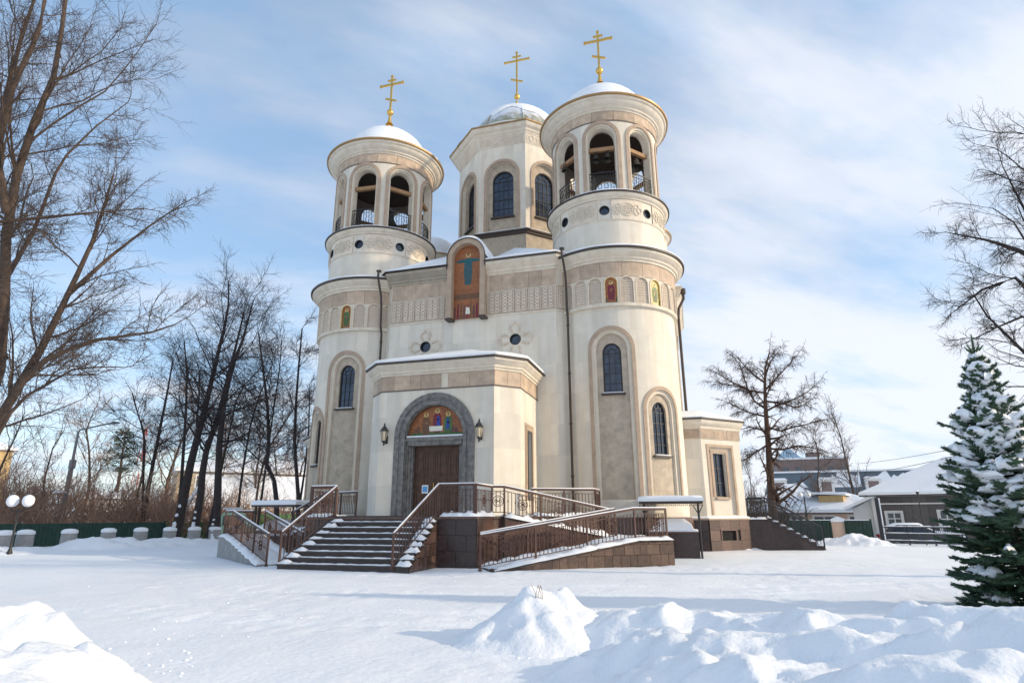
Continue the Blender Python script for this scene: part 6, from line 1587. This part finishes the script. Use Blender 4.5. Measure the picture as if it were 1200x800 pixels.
# scots pine far behind
p = at(125, 632, 85); Hn = at(125, 506, 85)[2]
t = empty('pine_tree', 'dark pine with a bare lower trunk standing out behind the thicket', 'tree', (p[0], p[1], 0))
mb = MB(); mb.tube([(p[0], p[1], 0), (p[0]+0.3, p[1], Hn*0.5), (p[0], p[1], Hn)], [0.25, 0.18, 0.05], 8); mb.build('trunk', 'bark', t, 40)
mb = MB(); r = random.Random(3); CL = []
for k in range(16):
    z = Hn*(0.62+0.40*k/15); a_ = k*2.4; q = (1.9-1.3*(k/15))*r.uniform(0.5, 1.1); c_ = Vector((p[0]+q*math.cos(a_), p[1]+q*math.sin(a_), z)); CL.append(c_); mb.tube([(p[0], p[1], z-0.4), c_], [0.06, 0.02], 4)
mb.build('bough', 'bark', t); mb = MB()
for c0 in CL:
    for k in range(55):
        c_ = c0+Vector((r.gauss(0, 0.42), r.gauss(0, 0.42), r.gauss(0, 0.2))); d_ = Vector((r.gauss(0, 1), r.gauss(0, 1), r.gauss(0, 0.6)))*0.16; e_ = Vector((r.gauss(0, 1), r.gauss(0, 1), r.gauss(0, 1)))*0.03; mb.quad(c_-d_-e_, c_+d_-e_, c_+d_+e_, c_-d_+e_)
mb.build('crown', 'needle', t)
# russet thicket on the left: one mass nobody could count
r = np.random.default_rng(31); nb = 620
ang = r.random(nb); Pu = r.uniform(-70, 345, nb); Dd = r.uniform(53, 72, nb)
st_ = np.array([at(u, 632, d) for u, d in zip(Pu, Dd)]); st_[:, 2] = 0
hh = (2.6+3.4*r.random(nb)**1.5)*(1.12-0.42*(Pu+70)/415)
dirs = np.stack([r.normal(0, 0.35, nb), r.normal(0, 0.35, nb), np.ones(nb)], 1); dirs /= np.linalg.norm(dirs, axis=1, keepdims=True)
Q = np.stack([st_+dirs*(hh*k/5)[:, None]+r.normal(0, 0.06, (nb, 3))*k for k in range(6)], 1)
RR = np.linspace(0.05, 0.02, 6)[None]*np.ones((nb, 1))
c1 = grow(r, Q, RR, 10, 0.08, 0.42, 42, 5, 0.3, 0.25, 0.6, 0.015)
c2 = grow(r, *c1, m=6, t0=0.1, lf=0.55, ang=42, n=4, up=0.1, wig=0.25, rf=0.7, rmin=0.011, lmin=0.25)
me = tubes_mesh('thicket', [(Q, RR, 4, 0), (*c1, 3, 0), (*c2, 3, 0)], ['thicket'])
tag(link('thicket', me), 'russet brown thicket of bare shrubs behind the green fence on the left', 'shrubs', kind='stuff')
nb = 240; Pu = r.uniform(830, 925, nb); Dd = r.uniform(60, 70, nb)
st_ = np.array([at(u, 632, d) for u, d in zip(Pu, Dd)]); st_[:, 2] = 0; hh = 1.8+1.6*r.random(nb)
dirs = np.stack([r.normal(0, 0.35, nb), r.normal(0, 0.35, nb), np.ones(nb)], 1); Q = np.stack([st_+dirs*(hh*k/5)[:, None] for k in range(6)], 1); RR = np.linspace(0.05, 0.02, 6)[None]*np.ones((nb, 1))
c1 = grow(r, Q, RR, 7, 0.08, 0.5, 42, 5, 0.3, 0.25, 0.6, 0.015); c2 = grow(r, *c1, m=4, t0=0.1, lf=0.55, ang=42, n=4, up=0.1, wig=0.25, rf=0.7, rmin=0.011, lmin=0.25)
me = tubes_mesh('thicket', [(Q, RR, 4, 0), (*c1, 3, 0), (*c2, 3, 0)], ['twig'])
tag(link('shrub_mass', me), 'grey brown bare shrubs between the side porch and the larch', 'shrubs', kind='stuff')
# far wooded horizon
r = np.random.default_rng(5); nb = 900; th = r.uniform(-75, 60, nb); Dd = r.uniform(150, 260, nb)
st_ = np.stack([CAM_P[0]-np.sin(np.radians(YAW-th))*Dd, CAM_P[1]+np.cos(np.radians(YAW-th))*Dd, np.zeros(nb)], 1); hh = r.uniform(5, 9.5, nb)
Q = np.stack([st_+np.array([0, 0, 1.0])*(hh*k/5)[:, None]+r.normal(0, 0.1, (nb, 3)) for k in range(6)], 1); RR = np.linspace(0.16, 0.05, 6)[None]*np.ones((nb, 1))
c1 = grow(r, Q, RR, 12, 0.15, 0.5, 42, 4, 0.5, 0.2, 0.7, 0.05); c2 = grow(r, *c1, m=4, t0=0.1, lf=0.6, ang=40, n=3, up=0.1, wig=0.2, rf=0.8, rmin=0.04, lmin=0.5)
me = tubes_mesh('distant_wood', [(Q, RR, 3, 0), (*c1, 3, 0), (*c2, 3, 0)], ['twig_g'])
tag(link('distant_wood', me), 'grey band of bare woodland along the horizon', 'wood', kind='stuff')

# the larch
DL = 50; LP = lambda u, v, d=0: a3(u, v, DL+d)
lt = [trunk_px([(908, 632), (904, 580), (901, 530), (898, 490), (896, 455), (897, 430), (902, 412)], DL, 0.36, 0.05)]
for (pts) in [[(900, 525), (915, 527), (935, 522), (950, 524), (967, 528)], [(901, 520), (890, 527), (880, 533), (872, 540)], [(899, 500), (915, 505), (930, 500), (945, 497), (962, 492)], [(898, 488), (880, 484), (866, 478), (850, 470)], [(897, 482), (910, 475), (930, 468), (945, 460), (957, 450)],
              [(896, 478), (884, 470), (876, 455), (868, 430), (860, 418)], [(896, 458), (905, 448), (920, 432), (935, 415)], [(896, 460), (880, 458), (862, 452), (836, 447)], [(896, 448), (884, 440), (872, 428), (864, 418)], [(897, 440), (902, 425), (912, 412)], [(876, 455), (862, 450), (848, 442), (838, 436)],
              [(897, 505), (880, 500), (868, 503)], [(898, 470), (915, 472), (935, 478), (948, 470)], [(899, 515), (914, 512), (925, 508)]]:
    d0 = random.Random(pts[1][0]).uniform(-1.5, 1.5)
    lt.append(([LP(u, v, d0*i/3) for i, (u, v) in enumerate(pts)], 0.085, 0.02))
LL = [dict(m=17, t0=0.12, lf=0.22, ang=40, n=5, up=0.1, wig=0.15, rf=0.5, rmin=0.02, lmin=0.9),
      dict(m=11, t0=0.05, lf=0.42, ang=60, n=5, up=-1.0, wig=0.18, rf=0.6, rmin=0.012, lmin=0.4),
      dict(m=5, t0=0.1, lf=0.45, ang=60, n=3, up=-0.6, wig=0.2, rf=0.8, rmin=0.009, lmin=0.2)]
make_tree('larch_tree', 'bare larch with level boughs and hanging twigs right of the church', lt, LL, 51, ('bark_l', 'larch'))

# ================================================================== SPRUCE
def spruce():
    bx, by, H = 16.42, -14.72, 4.95; r = random.Random(9)
    t = empty('spruce_tree', 'snow laden green spruce standing at the right edge of the picture', 'tree', (bx, by, 0))
    mb = MB(); mb.tube([(bx, by, 0), (bx, by, H*0.6), (bx, by, H)], [0.11, 0.06, 0.015], 8); mb.build('trunk', 'bark_d', t, 40)
    nd_c = []; ax_P = []; ax_R = []
    snow = MB(); z = 0.12; a0 = 0
    def finger(p, d, L, thick):
        """short furry twig: axis tube and needle blades"""
        n = 4; q = np.array(p, float); d = np.array(d, float); d /= np.linalg.norm(d); pts = [q.copy()]
        for k in range(1, n):
            d = d+np.array([r.gauss(0, 0.06), r.gauss(0, 0.06), 0.05]); d /= np.linalg.norm(d); q = q+d*L/(n-1); pts.append(q.copy())
        ax_P.append(pts); ax_R.append([thick*0.45, thick*0.5, thick*0.42, thick*0.15]); nd_c.append((pts, thick))
    nbough = 520
    for k in range(nbough):
            f_ = ((k+0.5)/nbough)**1.32*0.985; z = 0.02+(H-0.20)*f_+r.uniform(-0.05, 0.05)
            Lb = min(1.02, 1.42*(1-f_)**0.85+0.07)*(0.86 if f_ < 0.06 else 1)*(1+0.16*math.sin(f_*29)*(f_ > 0.4))
            a_ = k*2.39996+r.uniform(-0.3, 0.3); L = Lb*r.choice((0.62, 0.8, 0.95, 1.0, 1.12))*r.uniform(0.9, 1.08); n = 7
            droop = -0.28*(1-f_)+0.30*f_+r.uniform(-0.12, 0.12); d = Vector((math.cos(a_), math.sin(a_), droop)).normalized(); pts = [Vector((bx, by, z))]
            for i in range(1, n+1):
                d = (d+Vector((0, 0, 0.05))+Vector((r.gauss(0, 0.05), r.gauss(0, 0.05), r.gauss(0, 0.02)))).normalized(); pts.append(pts[-1]+d*L/n)
            ax_P.append([np.array(pts[i]) for i in (0, 2, 5, 7)]); ax_R.append([0.020, 0.016, 0.012, 0.007])
            nf = max(5, int(L/0.062))
            for i in range(nf):
                tt = 0.30+0.70*(i+0.5)/nf; s = tt*n; i0 = min(int(s), n-1); p = pts[i0].lerp(pts[i0+1], s-i0); dd = (pts[i0+1]-pts[i0]).normalized()
                side = dd.cross(Vector((0, 0, 1))).normalized()*(1 if i % 2 else -1)
                fd = (dd*0.8+side*r.uniform(0.5, 1.0)+Vector((0, 0, r.uniform(-0.45, 0.30)))).normalized()
                finger(p, fd, (0.075+0.13*L*(1-tt*0.6))*r.uniform(0.7, 1.3), 0.050)
            finger(pts[-1], dd, 0.08, 0.050)
            # snow pads along the bough, lumpy and broken
            if r.random() < (0.13 if f_ < 0.30 else (0.45 if f_ < 0.42 else 0.8)):
                t0_, t1_ = r.uniform(0.25, 0.55), r.uniform(0.80, 1.02); m = 9; prev = None; wmax = (0.06+0.15*L)*r.uniform(0.6, 1.2)*(0.5 if f_ < 0.30 else 1.35)
                side = Vector((-math.sin(a_), math.cos(a_), 0))
                for i in range(m+1):
                    tt = t0_+(t1_-t0_)*i/m; s = min(tt*n, n-0.001); i0 = int(s); p = pts[i0].lerp(pts[i0+1], s-i0)+side*r.uniform(-0.02, 0.02)
                    e = math.sin(PI*(i+0.25)/(m+0.5))**0.7; w = wmax*e*r.uniform(0.6, 1.2)+0.01; h_ = 0.13*e*r.uniform(0.6, 1.25)+0.006
                    ring = [snow.vert(p+side*w*c_*r.uniform(0.8, 1.2)+Vector((0, 0, 0.03+h_*s_))) for c_, s_ in ((-1, -0.25), (-0.85, 0.5), (-0.35, 1.0), (0.3, 1.05), (0.85, 0.5), (1, -0.25), (0, -0.4))]
                    if prev:
                        for q in range(7): snow.f.append([prev[q], prev[(q+1) % 7], ring[(q+1) % 7], ring[q]]); snow.mi.append(0)
                    prev = ring
    finger((bx, by, H-0.1), (0, 0, 1), 0.42, 0.05)
    for a_ in range(5): finger((bx, by, H-0.12), (math.cos(a_*1.26), math.sin(a_*1.26), 0.9), 0.25, 0.05)
    # needles, vectorised
    rg = np.random.default_rng(2); P = np.array([p for p, _ in nd_c]); B = len(P); m = 46
    T = np.empty((B, m)); T[:] = rg.random((B, m)); pos, tan = interp(P, T); rnd = rg.normal(size=pos.shape); perp = rnd-(rnd*tan).sum(-1, keepdims=True)*tan; perp /= np.linalg.norm(perp, axis=-1, keepdims=True)
    d = tan*0.75+perp*0.9; d /= np.linalg.norm(d, axis=-1, keepdims=True); ln = 0.050*(0.8+0.5*rg.random((B, m, 1))); sd_ = np.cross(d, rg.normal(size=d.shape)); sd_ /= np.linalg.norm(sd_, axis=-1, keepdims=True)
    A_ = pos-sd_*0.0045; B_ = pos+sd_*0.0045; C_ = pos+d*ln
    V = np.stack([A_, B_, C_], 2).reshape(-1, 3); nt_ = B*m
    me = bpy.data.meshes.new('needles'); me.vertices.add(len(V)); me.vertices.foreach_set('co', V.astype(np.float32).ravel()); me.loops.add(nt_*3); me.loops.foreach_set('vertex_index', np.arange(nt_*3, dtype=np.int32)); me.polygons.add(nt_)
    me.polygons.foreach_set('loop_start', np.arange(0, nt_*3, 3, dtype=np.int32)); me.polygons.foreach_set('loop_total', np.full(nt_, 3, dtype=np.int32)); me.materials.append(M['needle']); me.update(calc_edges=True)
    link('needles', me, t, (0, 0, 0))
    me = tubes_mesh('crown', [(np.array(ax_P), np.array(ax_R), 5, 0)], ['needle']); link('crown', me, t, (0, 0, 0))
    tag(snow.build('bough_snow', 'snow', t, 70), None, None, kind='stuff')
spruce()

# ================================================================== SNOW GROUND AND HEAPS
def fbm(x, y, s, o=0.0, oct=4):
    v = 0; a = 1; 
    for k in range(oct): v += a*mnoise.noise(Vector((x*s, y*s, o+k*7.3))); s *= 2.07; a *= 0.5
    return v
HE = []    # heaps: (x, y, height, rx, ry, rot, sharp)
def heap(u, vtop, D, rx, ry, rot=0.0, sharp=1.3):
    p = at(u, vtop, D); HE.append((p[0], p[1], p[2], rx, ry, rot, sharp))
def gheight(x, y):
    z = 0.035*fbm(x, y, 0.22)+0.014*fbm(x, y, 1.1, 3, 3)
    if -12 < x < 24 and -30 < y < -3:
        # wheel ruts sweeping past the stairs, and scuffed trodden patches
        q = (y+13.5)-0.10*(x-4)-0.02*(x-4)**2
        for c_ in (0.0, 1.6, 4.3, 5.8): z -= 0.030*math.exp(-((q+c_+0.12*math.sin(x*0.6+c_))/0.16)**2)
        t_ = mnoise.noise(Vector((x*0.35, y*0.35, 20)))
        if t_ > -0.1: z += 0.032*(min(1, (t_+0.1)*3))*mnoise.noise(Vector((x*4.2, y*4.2, 5)))
    d = math.hypot(x-CAM_P[0], y-CAM_P[1])
    return z
def grid_mesh(name, xs, ys, hf, m):
    nx, ny = len(xs), len(ys); V = np.empty((ny, nx, 3)); 
    for j, y in enumerate(ys):
        for i, x in enumerate(xs): V[j, i] = (x, y, hf(x, y))
    idx = np.arange(nx*ny).reshape(ny, nx); q = np.stack([idx[:-1, :-1], idx[:-1, 1:], idx[1:, 1:], idx[1:, :-1]], -1).reshape(-1, 4)
    me = bpy.data.meshes.new(name); me.vertices.add(nx*ny); me.vertices.foreach_set('co', V.astype(np.float32).ravel()); me.loops.add(q.size); me.loops.foreach_set('vertex_index', q.astype(np.int32).ravel()); me.polygons.add(len(q))
    me.polygons.foreach_set('loop_start', np.arange(0, q.size, 4, dtype=np.int32)); me.polygons.foreach_set('loop_total', np.full(len(q), 4, dtype=np.int32)); me.polygons.foreach_set('use_smooth', np.ones(len(q), bool)); me.materials.append(M[m]); me.update(calc_edges=True)
    return me
def graded(lo, hi, a, b, st, far):
    c = list(np.arange(a, b+1e-6, st)); s = st; x = c[0]; left = []
    while x > lo: s *= far; x -= s; left.append(x)
    s = st; x = c[-1]; right = []
    while x < hi: s *= far; x += s; right.append(x)
    return left[::-1]+c+right
gx = graded(-1500, 1500, -3, 20, 0.12, 1.085); gy = graded(-200, 2500, -30, -6, 0.11, 1.085)
tag(link('ground', grid_mesh('ground', gx, gy, gheight, 'snow_ground')), 'wide snow covered ground trodden smooth in front of the church', None, kind='structure')

def bank(label, boxm, humps, seed, st=0.055, rough=0.05, lump=0.10, edge=0.35, base=0.0, lump_s=1.6, chunk=1.0):
    """one ploughed snow heap: humps (x,y,h,rx,ry,rot,pow)"""
    x0, x1, y0, y1 = boxm
    def hf(x, y):
        z = -0.12
        s = 0
        for hx, hy, h, rx, ry, rot, pw in humps:
            dx, dy = x-hx, y-hy; c, s_ = math.cos(rot), math.sin(rot); a_, b_ = (dx*c+dy*s_)/rx, (-dx*s_+dy*c)/ry; d2 = a_*a_+b_*b_
            if d2 < 9: s = max(s, 0)+h*math.exp(-d2**(pw/2)) if False else s+(h*math.exp(-(d2**(pw/2))))**3
        s = s**(1/3)
        k = min(1, s/0.25)
        l = abs(fbm(x, y, lump_s, seed, 2)); dv = mnoise.voronoi(Vector((x*2.1+0.3*mnoise.noise(Vector((x*3, y*3, seed))), y*2.1, seed)))[0][0]; l -= 0.9*chunk*math.sqrt(max(0.0, 0.30-dv*dv)); w = mnoise.noise(Vector((x*0.8, y*0.8, seed+9)))
        return z+s+k*(lump*(0.45-l)*1.6+rough*fbm(x, y, 5.5, seed+4, 3)*0.6+0.05*w+0.022*math.sqrt(max(0.0, 0.30-mnoise.voronoi(Vector((x*6.5, y*6.5, seed+2)))[0][0]**2))*max(0.0, mnoise.noise(Vector((x*0.9, y*0.9, seed+30)))+0.35)*2)
    me = grid_mesh('snow_bank', np.arange(x0, x1, st), np.arange(y0, y1, st), hf, 'snow')
    o = link('snow_bank', me); tag(o, label, 'snow heap', 'ploughed snow heaps')
    return o
def W_(u, v, D): p = at(u, v, D); return p[0], p[1], p[2]
def hump(u, vtop, D, rx, ry, rot=0.0, pw=2.0, extra=0.12):
    x, y, z = W_(u, vtop, D); return (x, y, max(0.1, z*HS+extra), rx, ry, rot, pw)
yaw = R_(YAW); HS = 1.0
hp = [hump(624, 686, 9.6, 0.62, 0.60, yaw, 1.4), hump(585, 742, 9.4, 0.7, 0.6, yaw, 2), hump(640, 725, 9.1, 0.8, 0.6, yaw, 2), hump(662, 694, 9.9, 0.42, 0.5, yaw, 1.8), hump(600, 735, 9.2, 0.75, 0.6, yaw, 2), hump(690, 722, 9.6, 0.6, 0.6, yaw, 2), hump(560, 765, 9.0, 0.6, 0.5, yaw, 2)]
xs = [h[0] for h in hp]; ys = [h[1] for h in hp]
bank('tall peaked heap of snow left of the long bank in the foreground', (min(xs)-1.7, max(xs)+1.5, min(ys)-1.4, max(ys)+1.6), hp, 3, 0.05, 0.05, 0.07, chunk=0.8)
HS = 0.74
crest = [(722, 716, 9.4, 0.8), (760, 716, 9.3, 0.7), (790, 708, 9.2, 0.6), (856, 708, 9.2, 0.7), (905, 716, 8.8, 0.7), (940, 712, 8.6, 0.7), (996, 722, 8.3, 0.8), (1060, 706, 8.6, 0.9), (1118, 712, 8.6, 0.8), (1165, 732, 8.4, 0.7), (1210, 722, 8.3, 0.6), (1255, 716, 8.4, 0.8), (1310, 710, 8.6, 1.0)]
hp = [hump(u, v, D, r_, 0.75, yaw, 2.0) for u, v, D, r_ in crest]
hp += [hump(u, v, D, r_, 0.9, yaw, 2.0) for u, v, D, r_ in [(780, 735, 7.4, 0.8), (860, 738, 7.0, 0.9), (960, 742, 6.8, 1.0), (1060, 738, 6.6, 1.0), (1150, 738, 6.6, 1.0), (1250, 730, 6.5, 1.0), (900, 770, 5.7, 0.9), (1010, 770, 5.4, 0.9), (1120, 768, 5.2, 0.9), (800, 775, 6.0, 0.8), (1230, 760, 5.2, 0.9), (720, 770, 7.6, 0.9), (1330, 740, 6.0, 1)]]
xs = [h[0] for h in hp]; ys = [h[1] for h in hp]
bank('long lumpy bank of snow across the right foreground', (min(xs)-1.5, max(xs)+1.5, min(ys)-1.6, max(ys)+1.6), hp, 8, 0.055, 0.04, 0.14, lump_s=1.1, chunk=0.7)
HS = 0.72
hp = [hump(-30, 700, 8.6, 0.9, 0.8, yaw), hump(25, 706, 8.6, 0.7, 0.7, yaw), hump(60, 716, 8.3, 0.6, 0.6, yaw), hump(105, 745, 7.7, 0.5, 0.6, yaw), hump(20, 745, 7.0, 0.8, 0.8, yaw), hump(80, 765, 6.8, 0.6, 0.7, yaw), hump(-40, 750, 6.4, 1.0, 0.8, yaw), hump(125, 775, 6.9, 0.35, 0.5, yaw), hump(30, 790, 5.8, 0.7, 0.6, yaw)]
xs = [h[0] for h in hp]; ys = [h[1] for h in hp]
bank('rounded snow bank in the lower left corner', (min(xs)-1.4, max(xs)+1.2, min(ys)-1.2, max(ys)+1.2), hp, 15, 0.055, 0.04, 0.08)
HS = 1.0
hp = [hump(28, 640, 40.6, 1.8, 0.9, yaw, 2, 0.0), hump(62, 643, 40.5, 1.8, 0.8, yaw, 2, 0.0), hump(-30, 638, 40.2, 2.5, 1.0, yaw, 2, 0.0), hump(95, 646, 40.5, 1.6, 0.7, yaw, 2, 0.0)]
bank('sunlit snow bank beneath the globe lamp', (min(h[0] for h in hp)-4, max(h[0] for h in hp)+3, min(h[1] for h in hp)-3, max(h[1] for h in hp)+3), hp, 21, 0.15, 0.06, 0.12)
hp = [hump(u, 631+(i % 3)*1.0, D, 2.0, 0.8, yaw) for i, (u, D) in enumerate([(110, 42.5), (140, 43.5), (170, 44), (200, 45), (230, 46), (255, 47), (280, 48)])]
bank('low ridge of ploughed snow along the foot of the bollards', (min(h[0] for h in hp)-3, max(h[0] for h in hp)+3, min(h[1] for h in hp)-3, max(h[1] for h in hp)+3), hp, 25, 0.18, 0.08, 0.12)
hp = [hump(1000, 627, 42, 1.3, 1.0, yaw), hump(1020, 632, 41.5, 1.2, 0.9, yaw), hump(975, 633, 42.5, 1.4, 0.9, yaw)]
bank('white snow heap between the side stairs and the grey house', (min(h[0] for h in hp)-3, max(h[0] for h in hp)+3, min(h[1] for h in hp)-2.5, max(h[1] for h in hp)+2.5), hp, 29, 0.12, 0.05, 0.1)
hp = [hump(u, 642, D, 1.0, 0.45, yaw, 2, 0.2) for u, D in [(850, 34.2), (870, 34.8), (895, 35.4), (920, 36.0)]]
bank('low strip of snow along the foot of the side stairs wall', (min(h[0] for h in hp)-1.6, max(h[0] for h in hp)+1.6, min(h[1] for h in hp)-1.2, max(h[1] for h in hp)+1.2), hp, 33, 0.08, 0.04, 0.06)
# dry stalks poking out of the heap
t = empty('dry_stalks', 'few dry grass stalks poking out of the peaked snow heap', 'dry grass', at(629, 690, 9.5)); r = random.Random(6)
for k in range(5):
    p = Vector(at(627+k*2, 706, 9.35)); mb = MB(); mb.tube([p-Vector((0, 0, 0.15)), p+Vector((r.uniform(-0.03, 0.03), 0, 0.12)), p+Vector((r.uniform(-0.08, 0.08), r.uniform(-0.05, 0.05), 0.24))], 0.004, 4); mb.build('stalk', 'thicket', t)

# crumbs and clods of snow fallen around the heaps and over the yard
def crumbs():
    r = random.Random(12); V = []; Fc = []
    ico = [(0, 0, 1), (0.89, 0, 0.45), (0.28, 0.85, 0.45), (-0.72, 0.53, 0.45), (-0.72, -0.53, 0.45), (0.28, -0.85, 0.45), (0.72, 0.53, -0.45), (-0.28, 0.85, -0.45), (-0.89, 0, -0.45), (-0.28, -0.85, -0.45), (0.72, -0.53, -0.45)]
    tri = [(0, 1, 2), (0, 2, 3), (0, 3, 4), (0, 4, 5), (0, 5, 1), (1, 6, 2), (2, 7, 3), (3, 8, 4), (4, 9, 5), (5, 10, 1), (2, 6, 7), (3, 7, 8), (4, 8, 9), (5, 9, 10), (1, 10, 6)]
    def put(x, y, s_):
        n = len(V); z = gheight(x, y)
        for p in ico: V.append((x+p[0]*s_*r.uniform(0.7, 1.3), y+p[1]*s_*r.uniform(0.7, 1.3), z+s_*0.1+p[2]*s_*0.6))
        for t_ in tri: Fc.append([n+i for i in t_])
    for k in range(700):
        u, D = (r.uniform(540, 760), r.gauss(10.2, 0.7)) if k % 3 == 0 else ((r.uniform(700, 1200), r.gauss(10.6, 0.8)) if k % 3 == 1 else (r.uniform(60, 260), r.gauss(8.6, 1.4)))
        p = at(u, 700, max(6, D)); put(p[0], p[1], 0.006+0.026*r.random()**4)
    for k in range(500):
        p = at(r.uniform(0, 1200), 700, r.uniform(8, 22)); put(p[0], p[1], 0.006+0.022*r.random()**3)
    me = bpy.data.meshes.new('snow_crumbs'); me.from_pydata(V, [], Fc); me.materials.append(M['snow']); me.update(); tag(link('snow_crumbs', me), 'scattered crumbs and clods of snow around the heaps', 'snow crumbs', kind='stuff')
crumbs()
